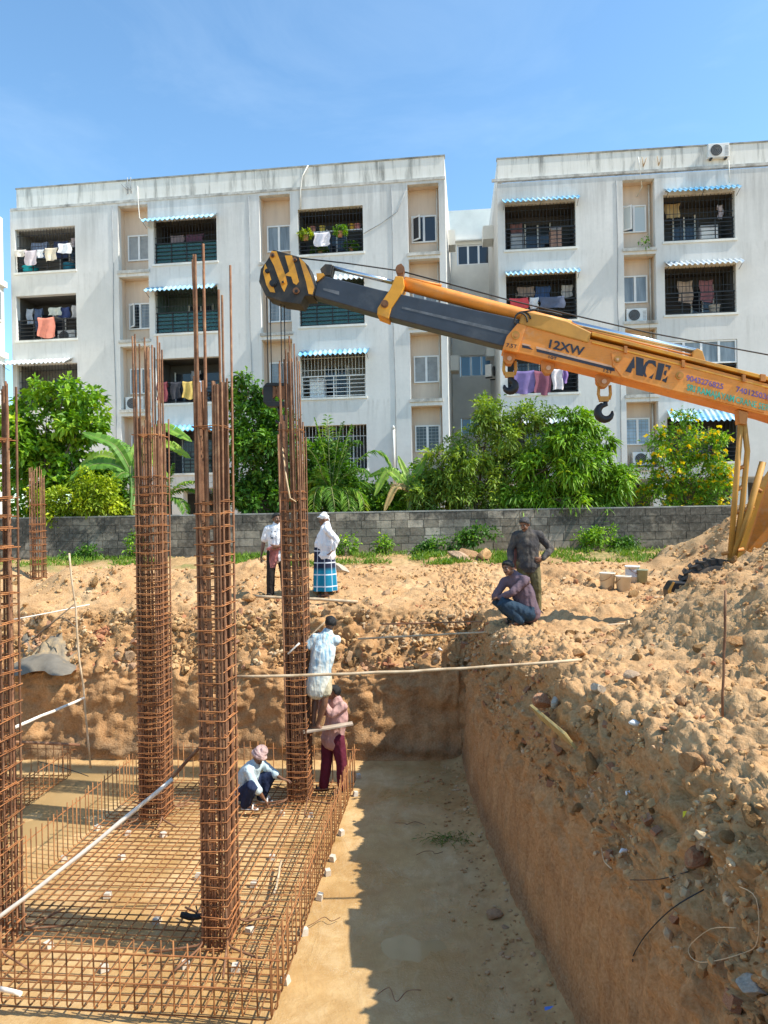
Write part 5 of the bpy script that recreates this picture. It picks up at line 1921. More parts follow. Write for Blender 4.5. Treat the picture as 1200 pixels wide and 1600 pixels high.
# inner telescopic section (dark steel)
inner = plate('inner_boom', [(497, 434), (507, 431), (592, 452), (800, 496), (880, 517), (880, 565), (786, 541), (605, 495), (490, 462)], .06, .36, 'crane_steel', bv=.015)
mottled('worn_steel', (.12, .125, .135), .4, 8, .4)
for a, b in (((505, 452), (530, 458)), ((628, 481), (800, 521))):
    mk = MB()
    p, q = cp(*a, .06), cp(*b, .06)
    mk.raw([(p[0], .057, p[1] - .012), (q[0], .057, q[1] - .03), (q[0], .057, q[1] + .03), (p[0], .057, p[1] + .02)], [(0, 1, 2, 3)])
    mk.build('wear_mark', 'worn_steel', inner)
# boom head with hazard stripes
head_pts = [(427, 390), (467, 401), (482, 415), (492, 449), (488, 462), (476, 462), (469, 475), (440, 471), (415, 462), (404.5, 440), (407.5, 420), (417, 407)]
head = plate('boom_head', head_pts, .0, .42, 'crane_grease', bv=.005)
stripes = [[(424, 392), (432, 392.5), (446, 430), (449, 444), (444, 456), (440, 449), (428, 415), (421, 402)],
           [(445, 399), (456, 399), (462, 420), (467, 440), (463, 445), (458, 442), (455, 432), (444, 430), (452, 424)],
           [(467, 402), (476, 410), (485, 430), (491, 449), (488, 460), (482, 459), (478, 440)],
           [(414, 411), (421, 428), (430, 457), (422, 456), (416, 445), (411, 425)]]
for st in stripes:
    m = MB()
    m.prism(cpoly(st, -.006), -.006, -.001)
    m.build('hazard_stripe', 'crane_yellow', head)
for (x, y, r, mt) in ((426, 399, .035, 'iron_rusty'), (461, 406, .03, 'iron_rusty'), (418, 424, .035, 'iron_black'), (427, 443, .055, 'iron_black'), (442, 441, .035, 'crane_yellow'), (463, 455, .05, 'iron_rusty')):
    m = MB()
    m.disc(c3(x, y, -.004), (0, -1, 0), r, .035, 14)
    b = m.build('pin_bolt', mt, head)
    m = MB()
    m.disc(c3(x, y, -.040), (0, -1, 0), r * .5, .02, 6)
    m.build('nut', 'iron_black', b)
m = MB()
for s in (.12, .30):
    m.disc(c3(424, 450, s), (0, 1, 0), .09, .05, 24).disc(c3(444, 456, s), (0, 1, 0), .09, .05, 24)
m.build('sheave', 'iron_black', head)
plate('cylinder_bracket', [(497, 434), (507, 431), (512, 414), (522, 414.5), (518, 432), (516, 433)], .12, .28, 'crane_grease')
plate('gusset', [(495, 428), (506, 428), (508, 431), (496, 441)], .058, .02, 'crane_yellow', bv=0)
plate('cylinder_bracket', [(500, 420), (508, 412), (519, 413), (516, 430), (504, 431)], .10, .30, 'crane_grease')
# collar
col_ = plate('collar', [(590, 481), (609, 452), (618, 431), (630, 432), (632, 446), (627, 458), (611, 482), (607, 498), (589, 491)], .02, .40, 'crane_yellow', bv=.01)
m = MB()
m.disc(c3(601, 475, .016), (0, -1, 0), .06, .02, 12).disc(c3(601, 475, -.005), (0, -1, 0), .035, .02, 8)
m.build('bolt', 'iron_rusty', col_)
plate('rope_guide', [(620, 414), (627, 411), (632, 418), (630, 438), (621, 438)], .14, .26, 'iron_rusty', bv=.01)
m = MB()
m.disc(c3(625, 420, .12), (0, 1, 0), .07, .16, 16)
m.build('guide_roller', 'iron_rusty', CR)
# extension cylinder and rods
m = MB()
m.tube([c3(631, 444, .2), c3(700, 462, .2), c3(845, 500, .2), c3(890, 511, .2)], .102, 20)
m.build('cylinder', 'crane_orange', CR)
m = MB()
m.tube([c3(632, 434, .2), c3(690, 446, .2)], .022, 8)
m.build('oil_pipe', 'crane_orange', CR)
m = MB()
m.tube([c3(520, 418.5, .2), c3(622, 443, .2)], .036, 14)
m.build('piston_rod', 'chrome', CR)
m = MB()
m.tube([c3(880, 502, .2), c3(1088, 549, .2)], .042, 14)
m.build('piston_rod', 'chrome', CR)
m = MB()
m.tube([c3(905, 513, .14), c3(1080, 555, .14)], .016, 8)
m.build('oil_pipe', 'crane_orange_worn', CR)
plate('cylinder_cover', [(811, 506), (815, 489), (822, 485), (887, 501), (925, 519), (920, 536)], -.02, .44, 'crane_ochre', bv=.02)
plate('rod_bracket', [(1080, 566), (1084, 548), (1090, 544), (1098, 548), (1105, 570)], .08, .32, 'crane_ochre', bv=.01)
m = MB()
for k, (rx, ph) in enumerate(((14, 0), (11, 1.2))):
    m.tube([c3(806 + rx * (1 - math.cos(a)) * .9 - 2, 500 - 13 * math.sin(a) + k * 2, -.03 - .02 * k) for a in [ph * .2 + .3 * q - .6 for q in range(13)]], .012, 6)
m.tube([c3(812, 488, -.03), c3(838, 484, -.04), c3(862, 488, -.03), c3(878, 492, .0)], .012, 6)
m.build('hydraulic_hose', 'black_wire', CR)
# outer boom: box with top flange and underside
outer = plate('outer_boom', [(809, 505), (823, 506), (1000, 548), (1100, 573), (1330, 634), (1330, 692), (1200, 650), (1100, 624), (1000, 598), (930, 580), (848, 560), (808, 551), (786, 546), (787, 540), (792, 525)], .0, .44, 'crane_orange', bv=.012)
fl = MB()
for (a, b, h, y0) in (((925, 524), (1330, 627), .055, -.03), ((925, 536), (1330, 640), .03, -.022)):
    p, q = cp(*a, y0), cp(*b, y0)
    fl.prism([(p[0], p[1]), (q[0], q[1]), (q[0], q[1] + h), (p[0], p[1] + h)], y0, .46 if h > .04 else -.001)
bevel(fl.build('flange', 'crane_yellow', outer), .006)
plate('front_plate', [(809, 505), (823, 509), (813, 536), (808, 551), (786, 546), (787, 540), (792, 525)], -.02, -.002, 'crane_orange', outer, .006)
plate('side_plate', [(955, 551), (978, 550), (1000, 556), (1195, 604), (1195, 645), (1000, 597), (972, 589), (958, 571)], -.014, -.001, 'crane_orange', outer, .004)
for (x, y, r) in ((806, 524, .06), (965, 561.5, .045), (1062, 587, .055)):
    m = MB()
    m.disc(c3(x, y, -.016), (0, -1, 0), r, .02, 20)
    b = m.build('boss', 'crane_ochre', outer)
    m = MB()
    m.disc(c3(x, y, -.037), (0, -1, 0), r * .45, .014, 12)
    m.build('boss_pin', 'stripe_pale' if r < .05 else 'crane_orange_worn', b)
for (x, y, w) in ((978, 546, 5), (1068, 568, 5), (1163, 591, 5), (1193, 590, 8)):
    plate('flange_clip', [(x - w / 2, y - 6), (x + w / 2, y - 5), (x + w / 2, y + 6), (x - w / 2, y + 5)], -.05, .0, 'crane_orange_worn', outer, .003)
# painted stripes on the boom side
for pts, mt in (([(838, 545), (960, 575), (961, 580), (839, 549.5)], 'letter_black'), ([(838, 541), (955, 571), (957, 574.5), (838, 544.6)], 'stripe_pale'),
                ([(816, 539), (826, 541), (833, 546.5), (816, 543)], 'letter_black'), ([(816, 536), (829, 539), (829, 541.3), (816, 538.6)], 'stripe_pale')):
    m = MB()
    m.prism(cpoly(pts, -.005), -.005, -.001)
    m.build('painted_stripe', mt, outer)


def lettering(txt, p0, p1, cap, mat, off, bold=.02, shear=0.0, parent=None):
    """flat painted letters between two sightings on the boom side"""
    cu = bpy.data.curves.new('lettering', 'FONT')
    cu.body = txt
    cu.offset = bold
    cu.shear = shear
    cu.resolution_u = 3
    cu.extrude = 0.001
    tmp = bpy.data.objects.new('tmp', cu)
    COL.objects.link(tmp)
    dg = bpy.context.evaluated_depsgraph_get()
    me = bpy.data.meshes.new_from_object(tmp.evaluated_get(dg))
    bpy.data.objects.remove(tmp)
    bpy.data.curves.remove(cu)
    co = np.zeros(len(me.vertices) * 3)
    me.vertices.foreach_get('co', co)
    co = co.reshape(-1, 3)
    a, b = np.array(cp(*p0, off)), np.array(cp(*p1, off))
    ex = b - a
    w = co[:, 0].max() - co[:, 0].min()
    k = cap * (11.0 / FPX) / 0.70
    ez = np.array([0.12, 1.0]) * k          # letters lean with the boom
    x = (co[:, 0] - co[:, 0].min()) / w
    sz = a + x[:, None] * ex + co[:, 1][:, None] * ez
    out = np.stack([sz[:, 0], off - .002 - np.clip(co[:, 2], 0, .001) * 2, sz[:, 1]], 1)
    me.vertices.foreach_set('co', out.astype(np.float32).ravel())
    me.update()
    return link('lettering', me, mat, parent or outer)


lettering('12XW', (857, 543), (913, 556), 12.5, 'letter_black', -.006, .025, .1)
lettering('9043276825', (1072, 594), (1130, 608.5), 8.0, 'letter_violet', -.017, .02)
lettering('740125036', (1150, 612), (1203, 625.5), 8.0, 'letter_violet', -.017, .02)
lettering('SRI RAMAJAYAM', (1073, 609.5), (1147, 628.5), 9.0, 'letter_green', -.017, .03)
lettering('CRANE SERVICE', (1149, 629), (1222, 648), 9.0, 'letter_green', -.017, .012)
lettering('7.5T', (791, 541.5), (807.5, 544.5), 5.5, 'letter_black', -.023, .01)
lettering('10T', (857, 560), (870, 563), 4.5, 'letter_black', -.006, .01)
lettering('12T', (943, 580.5), (957, 584), 4.5, 'letter_black', -.006, .01)
# the large stencil letters A C E, cut by stencil bridges
SA = [[(977, 580), (991, 557), (992, 575), (988, 575.5), (986, 582.5)], [(994, 557), (1006, 560.5), (1005, 588), (994, 585.5)]]
SC = [[(1021, 563), (1024.5, 564), (1025.5, 574), (1019, 568), (1014, 567.5), (1010, 573), (1008.5, 582), (1011, 588.5), (1008, 588.5), (1004.5, 583.5), (1005, 574), (1009, 566), (1014, 562.5)],
      [(1014, 589.5), (1019, 586), (1022, 583), (1019, 592)]]
SE = [[(1029, 566.5), (1039, 569), (1032.5, 594.5), (1024, 592.5)], [(1040.5, 569.5), (1049, 571.5), (1045.5, 579), (1044, 573.5), (1039.8, 572.5)],
      [(1038.3, 579.5), (1042.5, 578.5), (1040.5, 587), (1037.3, 584.5)], [(1034.5, 594.7), (1036, 592), (1039.5, 591.5), (1043.5, 587.5), (1041, 598)]]
for glyph in (SA, SC, SE):
    m = MB()
    for pc in glyph:
        m.prism(cpoly(pc, -.020), -.020, -.0145)
    m.build('stencil_letter', 'letter_black', outer)


# lugs and hooks under the boom
def hook(cx, cy, scale, lug, label):
    k = scale
    lg = plate('hook_lug', [(cx - 11 * k, lug - 6), (cx + 11 * k, lug - 2), (cx + 10 * k, lug + 10), (cx + 4 * k, lug + 18), (cx - 4 * k, lug + 18), (cx - 10 * k, lug + 10)], .12, .30, 'crane_orange_worn', bv=.01)
    m = MB()
    m.disc(c3(cx, lug + 9, .115), (0, -1, 0), .036, .02, 14)
    m.build('lug_pin', 'stripe_pale', lg)
    return lg


hook(796, 0, .9, 551, '')
hook(857, 0, .95, 566, '')
hook(944, 0, 1.05, 587, '')
for (x, y, nm) in ((796.5, 568, 'a'), (944.5, 606, 'b')):
    lk = MB()
    for s in (-1, 1):
        lk.tube([c3(x + 8.5 * s, y - 4, .21), c3(x + 9.5 * s, y + 10, .21), c3(x + 7 * s, y + 18, .21)], .024, 8)
    lk.prism(cpoly([(x - 8, y + 13), (x + 8, y + 13), (x + 7, y + 21), (x - 7, y + 21)], .17), .17, .25)
    a = lk.build('hook_shackle', 'crane_ochre', CR)
    hk = MB()
    cx_, cy_ = x + (1 if nm == 'b' else 0), y + 38 - (3 if nm == 'a' else 0)
    pts = [c3(x + 1, y + 20, .21), c3(x + 2, y + 26, .21)]
    rad = [.035, .04]
    sg = 1 if nm == 'b' else -1
    R0 = 11.5 if nm == 'b' else 8.5
    for q in range(11):
        an = R(115 + q * 25.5)
        pts.append(c3(cx_ + sg * R0 * math.cos(an), cy_ - R0 * math.sin(an), .21))
        rad.append([.045, .052, .058, .062, .064, .062, .056, .050, .042, .03, .014][q])
    hk.tube(pts, rad, 10)
    hk.build('hook', 'iron_black', a)

# hoist rope over the boom and the falls down to the hook block
rp = MB()
rp.tube([c3(467, 403, .2), c3(540, 411, .2), c3(625, 423, .2)], .011, 6)
rp.tube([c3(625, 423, .2), c3(800, 470, .2), c3(1010, 519, .2), c3(1215, 557, .2)], .011, 6)
rp.build('hoist_rope', 'black_wire', CR)
for (x, y0, x1) in ((416.5, 462, 419), (421.8, 463, 424.5), (438.5, 470, 440.5), (444, 471, 446)):
    r_ = MB()
    r_.tube([c3(x, y0, .25), c3(x1, 601, .25)], .009, 6)
    r_.build('hoist_rope', 'black_wire', CR)
hb = plate('hook_block', [(412, 627), (455, 627), (450, 635), (418, 635)], .20, .37, 'iron_black', bv=.006)
plate('block_bridge', [(416, 598), (448, 598), (453, 603), (412, 603)], .20, .37, 'iron_black', hb, .006)
for pts, y0, y1 in (([(411, 604), (416, 598), (426, 598), (426, 635), (418, 635), (411, 628)], .21, .36), ([(445, 598), (448, 598), (455, 606), (455, 628), (450, 635), (445, 635)], .21, .36)):
    plate('block_cheek', pts, y0, y1, 'iron_black', hb, .006)
for x in (421, 442):
    m = MB()
    m.disc(c3(x, 612, .215), (0, 1, 0), .12, .05, 20)
    m.build('sheave', 'iron_rusty', hb)
m = MB()
m.tube([c3(436, 634, .27), c3(437, 648, .27)], .03, 8)
m.tube([c3(437 + 6 * math.sin(a), 655 - 6 * math.cos(a), .27) for a in [0, .8, 1.6, 2.4, 3.2, 4.0, 4.6]], [.03, .035, .035, .03, .03, .022, .012], 8)
m.build('hook', 'iron_black', hb)
m = MB()
m.tube([c3(437, 660, .1), c3(441, 700, -.2), c3(447, 745, -.45), c3(453, 778, -.5), c3(462, 784, -.42)], .012, 6)
m.build('lifting_sling', 'pale_cord', CR)

# support legs, rungs and mast behind the spoil heap
for pts, rr in (([(1158, 655), (1150, 760), (1141, 872)], .042), ([(1162, 655), (1168, 705), (1160, 790), (1148, 868)], .042), ([(1192, 722), (1170, 800), (1131, 905)], .05)):
    m = MB()
    m.tube([c3(x, y, .1 + .25 * i * 0) for i, (x, y) in enumerate(pts)], rr, 8)
    m.build('support_leg', 'crane_ochre', CR)
for a, b in (((1153, 733), (1164, 728)), ((1149, 768), (1160, 760)), ((1146, 803), (1157, 797)), ((1128, 866), (1162, 858)), ((1152, 800), (1178, 792)), ((1180, 762), (1190, 768))):
    m = MB()
    m.tube([c3(*a, .1), c3(*b, .1)], .028, 8)
    m.build('rung', 'crane_orange_worn', CR)
plate('leg_clamp', [(1154, 640), (1170, 644), (1167, 664), (1156, 662)], .03, .20, 'crane_orange_worn')
plate('mast', [(1203, 748), (1210, 745), (1275, 640), (1310, 640), (1262, 960), (1136, 960), (1158, 884)], .30, .36, 'crane_orange', bv=.01)
plate('mast', [(1199, 748), (1205, 745), (1275, 640), (1310, 640), (1262, 960), (1150, 960), (1168, 884)], .86, .92, 'crane_orange', bv=.01)
plate('mast_web', [(1204, 760), (1225, 730), (1240, 960), (1150, 960), (1165, 884)], .361, .859, 'crane_yellow', bv=.0)
plate('chassis', [(1135, 915), (1400, 920), (1400, 975), (1135, 968)], .2, 1.7, 'crane_orange', bv=.03)
plate('counterweight', [(1400, 780), (1560, 785), (1560, 985), (1400, 975)], .1, 1.8, 'crane_orange', bv=.05)


def wheel(x, y, off, r=.60, w=.34):
    c = c3(x, y, off)
    prof = [(r * .55, 0), (r * .80, -.02), (r * .95, .03), (r, .08), (r, w - .08), (r * .95, w - .03), (r * .80, w + .02), (r * .55, w)]
    m = MB()
    seg = 36
    vs, fs = [], []
    for rr, yy in prof:
        for k in range(seg):
            a = 2 * math.pi * k / seg
            vs.append((c.x + rr * math.cos(a), c.y + yy, c.z + rr * math.sin(a)))
    for i in range(len(prof) - 1):
        for k in range(seg):
            q = (k + 1) % seg
            fs.append((i * seg + k, i * seg + q, (i + 1) * seg + q, (i + 1) * seg + k))
    m.raw(vs, fs, True)
    for k in range(26):
        a = 2 * math.pi * k / 26
        for sd in (0, 1):
            a2 = a + sd * math.pi / 26
            ex = Vector((math.cos(a2), 0, math.sin(a2)))
            ey = Vector((-math.sin(a2), 0, math.cos(a2)))
            o = Vector((c.x, c.y, c.z))
            y0, y1 = (-.005, w * .5) if sd == 0 else (w * .5, w + .005)
            p = [o + ex * rr + ey * t + Vector((0, yy, 0)) for rr in (r * .90, r + .03) for yy, t0 in ((y0, 0), (y1, .05 if sd == 0 else -.05)) for t in (t0 - .03, t0 + .03)]
            m.raw(p, [(0, 1, 3, 2), (4, 6, 7, 5), (0, 4, 5, 1), (2, 3, 7, 6), (0, 2, 6, 4), (1, 5, 7, 3)])
    wt = m.build('wheel', 'tyre_dusty', CR)
    m = MB()
    m.disc(c + Vector((0, .04, 0)), (0, 1, 0), r * .56, w - .08, 28)
    m.build('rim', 'crane_orange', wt)
    m = MB()
    m.disc(c + Vector((0, .0, 0)), (0, 1, 0), r * .2, .05, 16)
    m.build('hub', 'crane_ochre', wt)


wheel(1122, 927, .0, .47)
wheel(1122, 927, 1.5, .47)
wheel(1480, 940, .0, .46)
wheel(1480, 940, 1.5, .46)
lampbox = plate('head_lamp_box', [(1046, 938), (1044, 922), (1052, 909), (1088, 911), (1084, 930), (1062, 945)], -.10, .18, 'iron_black', bv=.02)
plate('lamp_rim', [(1046, 938), (1044, 922), (1052, 909), (1055, 910), (1049, 922), (1050, 942)], -.125, -.102, 'crane_ochre', lampbox, .004)
plate('lamp_lens', [(1080, 914), (1088, 913), (1086, 920), (1076, 923)], -.12, -.102, 'chrome', lampbox, .003)
# ------------------------------------------------------------------ reinforcement: footing cages and column cages
MAT_Z = -2.63
FA = R(-5.3)                         # the footing grid is turned a little against the view
_f1 = Vector((math.cos(FA), math.sin(FA)))
_f2 = Vector((-math.sin(FA), math.cos(FA)))


def bar_mesh(name, pts, r, mat, seg=6):
    m = MB()
    m.tube(pts, r, seg)
    me = m.mesh(name)
    me.materials.append(MATS[mat])
    return me


def u_bar(L, h, r, mat, name, z=0.0):
    """bar along local x of length L with both ends bent up by h"""
    b = .04
    pts = [(0, 0, z + h), (0, 0, z + b), (b * .3, 0, z + b * .3), (b, 0, z), (L * .33, 0, z), (L * .66, 0, z), (L - b, 0, z), (L - b * .3, 0, z + b * .3), (L, 0, z + b), (L, 0, z + h)]
    return bar_mesh(name, pts, r, mat)


def cage(label, origin, ang, LX, LY, n_long, n_cross, h, name='footing_cage'):
    rs = np.random.RandomState(int(abs(origin[0]) * 100) + 3)
    t = thing(name, label, 'rebar cage', (origin[0], origin[1], MAT_Z), ang, 'footing rebar cages on the pit floor')
    me_c = u_bar(LX, h, .0075, 'rust_mat', 'cross_bar')
    me_l = u_bar(LY, h, .0075, 'rust_mat', 'long_bar')
    for k in range(n_cross):
        y = LY * (k + .15) / (n_cross - .7)
        inst('cross_bar', me_c, t, (rs.normal() * .006, y + rs.normal() * .008, 0), (0, rs.normal() * .002, rs.normal() * .004), (1, 1, 1 + rs.normal() * .03))
    for k in range(n_long):
        x = LX * (k + .1) / (n_long - .8)
        inst('long_bar', me_l, t, (x + rs.normal() * .008, rs.normal() * .008, .017), (0, 0, math.pi / 2 + rs.normal() * .003), (1, 1, 1 + rs.normal() * .03))
    # ties along the upturned ends
    for z in (h * .84, h * .42):
        mx = bar_mesh('edge_tie', [(-.1, 0, 0), (LX * .4, 0, .012), (LX + .08, 0, 0)], .007, 'rust_tie')
        my = bar_mesh('edge_tie', [(0, -.1, 0), (0, LY * .45, .012), (0, LY + .08, 0)], .007, 'rust_tie')
        for q in ((0, 1) if z > h * .5 else (0,)):
            if z > h * .5 or q == 0:
                inst('edge_tie', mx, t, (0, q * LY + (-.014 if q == 0 else .014), z), (0, rs.normal() * .004, 0))
                if z > h * .5:
                    inst('edge_tie', my, t, (q * LX + (.014 if q == 1 else -.014), 0, z), (rs.normal() * .004, 0, 0))
    return t


MO = Vector((-1.03, 6.06))                     # near right corner of the main cage
LX_, LY_ = 3.42, 5.35
corner = MO - _f1 * LX_
cage('large rusty footing rebar mat with upturned edges in the middle of the pit floor', (corner.x, corner.y), FA, LX_, LY_, 29, 48, .62)
cage('rusty footing cage at the left edge of the pit, beyond the nearest column', (-8.2, 10.7), FA, 2.75, 1.5, 20, 12, .50)


def mat_pt(u, v):
    p = corner + _f1 * u + _f2 * v
    return p.x, p.y


# white spacer blocks under the mat
rs = np.random.RandomState(8)
cb = MB()
cb.raw([(-.05, -.05, 0), (.05, -.05, 0), (.05, .05, 0), (-.05, .05, 0), (-.042, -.042, .07), (.042, -.042, .07), (.042, .042, .07), (-.042, .042, .07)],
       [(0, 3, 2, 1), (4, 5, 6, 7), (0, 1, 5, 4), (1, 2, 6, 5), (2, 3, 7, 6), (3, 0, 4, 7)])
cbm = cb.mesh('cover_block')
cbm.materials.append(MATS['cover_block'])
SPACERS = (
    (163, 1510, 'white spacer block in the open front bay of the mat, left of its middle'), (75, 1475, 'white spacer block at the foot of the left-edge column'),
    (290, 1505, 'white spacer block in the front bay just left of the tallest column'), (368, 1510, 'white spacer block in the front bay just right of the tallest column'),
    (245, 1437, 'white spacer block beside the black hose end'), (168, 1397, 'white spacer block in the middle of the mat between the two front columns'),
    (190, 1338, 'white spacer block under the mat just below the diagonal pole'), (255, 1303, 'white spacer block at the foot of the dense column, on its right'),
    (310, 1368, 'white spacer block behind the tallest column, on its left'), (440, 1270, 'white spacer block in front of the crane-held column, left one'),
    (485, 1272, 'white spacer block in front of the crane-held column, right one'), (425, 1338, 'white spacer block beside the loose stick on the mat'),
    (397, 1380, 'white spacer block right of the tallest column, farther one'), (390, 1452, 'white spacer block right of the tallest column, nearer one'),
    (100, 1340, 'white spacer block at the left fence of the mat'), (152, 1292, 'white spacer block left of the diagonal pole near the dense column'),
    (200, 1300, 'white spacer block at the foot of the dense column, on its left'))
for (x, y, lb) in SPACERS:
    p = on_z(x, y, FLOOR + .04)
    o = inst('cover_block', cbm, None, (p.x, p.y, FLOOR + .002), (0, 0, rs.rand() * 6), (.8, .8, .85))
    tag(o, lb, 'spacer block', 'spacer blocks under the rebar mat')
ORD = ('nearest', 'second', 'third', 'fourth', 'fifth', 'sixth', 'seventh', 'farthest')
for k, (x, y) in enumerate(((447, 1530), (475, 1455), (499, 1400), (512, 1362), (520, 1340), (533, 1300), (555, 1240), (560, 1212))):
    p = on_z(x, y, FLOOR + .04)
    o = inst('cover_block', cbm, None, (p.x, p.y, FLOOR + .002), (R(10), 0, rs.rand() * 6), (.7, .7, 1.0))
    tag(o, ORD[k] + ' white spacer block along the right edge of the mat, counted from the camera', 'spacer block', 'spacer blocks along the right edge of the mat')


def stirrup_mesh(w, d, r=.006, inner=True, seg=5):
    m = MB()
    c = .018

    def loop(x0, x1, y0, y1, z, hook=True):
        pts = []
        for (cx, cy, a0) in ((x1 - c, y1 - c, 0), (x0 + c, y1 - c, 90), (x0 + c, y0 + c, 180), (x1 - c, y0 + c, 270)):
            for a in (0, 45, 90):
                pts.append((cx + c * math.cos(R(a0 + a)), cy + c * math.sin(R(a0 + a)), z))
        m.tube(pts, r, seg, closed=True)
        if hook:
            m.tube([(x1 - c, y0 + .004, z + .012), (x1 - .09, y0 + .09, z + .014)], r, seg)
            m.tube([(x1 - .004, y0 + c, z + .012), (x1 - .08, y0 + .10, z + .02)], r, seg)
    loop(-w / 2, w / 2, -d / 2, d / 2, 0)
    if inner:
        loop(-w / 2 - .002, w / 2 + .002, -d * .22, d * .22, .016, False)
        loop(-w * .2, w * .2, -d / 2 - .002, d / 2 + .002, -.016, False)
    me = m.mesh('stirrup')
    me.materials.append(MATS['rust_tie'])
    return me


def column(label, base, w, d, ztops, zties, nx, ny, rot, seed, bend=True, tilt=(0, 0), br=.0105, extra=(), tie_mat='rust_tie'):
    """vertical bars round the rim (each its own part), stirrups at the given heights, feet bent out over the mat"""
    rs = np.random.RandomState(seed)
    z0 = base[2]
    t = thing('rebar_column', label, 'rebar column', base, rot, 'rebar column cages')
    t.rotation_euler = (tilt[0], tilt[1], rot)
    ub = bar_mesh('vertical_bar', [(0, 0, 0), (.0, 0, .35), (.0, 0, .7), (0, 0, 1)], br, 'rust_bar', 7)
    rim = []
    for i in range(nx):
        x = -w / 2 + .022 + (w - .044) * i / (nx - 1)
        rim += [(x, -d / 2 + .022), (x, d / 2 - .022)]
    for j in range(1, ny - 1):
        y = -d / 2 + .022 + (d - .044) * j / (ny - 1)
        rim += [(-w / 2 + .022, y), (w / 2 - .022, y)]
    rim += list(extra)
    for i, (x, y) in enumerate(rim):
        top = ztops[0] + (ztops[1] - ztops[0]) * rs.rand() if rs.rand() < ztops[2] else ztops[3] + (ztops[4] - ztops[3]) * rs.rand()
        H = top - z0
        lean = rs.normal(size=2) * (.0035 + .004 * (rs.rand() < .2))
        inst('vertical_bar', ub, t, (x + rs.normal() * .004, y + rs.normal() * .004, 0.02), (lean[0], lean[1], rs.rand() * 6), (1, 1, H))
    sm = stirrup_mesh(w, d)
    for z in zties:
        inst('stirrup', sm, t, (rs.normal() * .004, rs.normal() * .004, z - z0), (rs.normal() * .026, rs.normal() * .034, rs.normal() * .018 + (math.pi if rs.rand() < .5 else 0)))
    if bend:
        for k in range(8):
            a = rs.rand() * .5 + k * math.pi / 4
            sx, sy = (w / 2 - .02) * (1 if math.cos(a) > 0 else -1), (d / 2 - .02) * (1 if math.sin(a) > 0 else -1)
            dx, dy = math.cos(a), math.sin(a)
            L = rs.uniform(.30, .55)
            me = bar_mesh('foot_bar', [(sx, sy, .45), (sx, sy, .12), (sx + dx * .02, sy + dy * .02, .07), (sx + dx * .07, sy + dy * .07, .045), (sx + dx * L, sy + dy * L, .04 + rs.rand() * .02)], .0115, 'rust_bar', 6)
            inst('foot_bar', me, t)
    return t


def ties(z0, z1, step, rs, jit=.01):
    out, z = [], z0
    while z < z1:
        out.append(z + rs.normal() * jit)
        z += step
    return out


rs = np.random.RandomState(21)
B_XY = (-1.73, 7.24)
C_XY = (-1.34, 10.76)
A_XY = (-3.34, 10.2)
D_XY = (-3.98, 7.2)
zb = MAT_Z + .02
# nearest tall cage (second from the left)
column('tallest rusty rebar column in front, second from the left, bars reaching up past the roof-side balconies', (B_XY[0], B_XY[1], zb), .28, .44,
       (3.9, 4.42, .42, 2.95, 3.1), ties(zb + .03, zb + .9, .10, rs) + ties(zb + .98, 1.85, .128, rs, .016) + [2.58], 8, 8, FA, 1, br=.0125)
# cage held by the crane
column('rusty rebar column held by the crane hook, beside the two climbing workers', (C_XY[0], C_XY[1], zb), .33, .42,
       (3.9, 4.35, .30, 2.85, 3.2), ties(zb + .03, zb + 1.0, .09, rs) + ties(zb + 1.1, 2.1, .125, rs, .016) + [2.95], 9, 8, FA, 2, br=.0125, tilt=(0, R(-.4)))
# first full cage
column('dense dark rebar column with many stirrups, left of the tallest one', (A_XY[0], A_XY[1], zb), .36, .44,
       (4.0, 4.32, .42, 2.95, 3.1), ties(zb + .03, 1.0, .080, rs) + ties(1.05, 2.35, .135, rs, .016) + [2.85], 9, 8, FA, 3, br=.0125)
# cage cut by the left edge
column('rebar column cut off by the left edge of the picture', (D_XY[0], D_XY[1], zb), .34, .42,
       (3.0, 3.1, .7, 2.9, 4.3), ties(zb + .03, 2.0, .16, rs) + [2.5], 6, 5, FA, 4, br=.012)
# tall single bar in front of the left block edge and the short far cage
pf = at(60, 890, 16.0)
column('short far rebar column standing by the boundary wall behind the left soil bank', (pf.x, pf.y, .25), .28, .28, (2.5, 2.85, 1.0, 2.5, 2.8), ties(.35, 1.6, .15, rs) + [2.0], 5, 5, 0, 5, bend=False, br=.009)


# bars, poles, planks
def pole(name, pts, r, mat, label, cat, seg=8, group=None):
    b = Vector(pts[0])
    m = MB()
    rr = r if hasattr(r, '__len__') else [r * (1 + .06 * math.sin(3 * i)) for i in range(len(pts))]
    m.tube([Vector(p) - b for p in pts], rr, seg)
    o = m.build(name, mat, None, label=label, cat=cat, group=group)
    o.location = b
    return o


def sag(a, b, n=8, s=.02, w=.01, seed=0):
    rnd = random.Random(seed)
    a, b = Vector(a), Vector(b)
    return [a + (b - a) * (i / n) + Vector((rnd.uniform(-w, w), rnd.uniform(-w, w), -s * math.sin(math.pi * i / n) + rnd.uniform(-w, w) * .5)) for i in range(n + 1)]


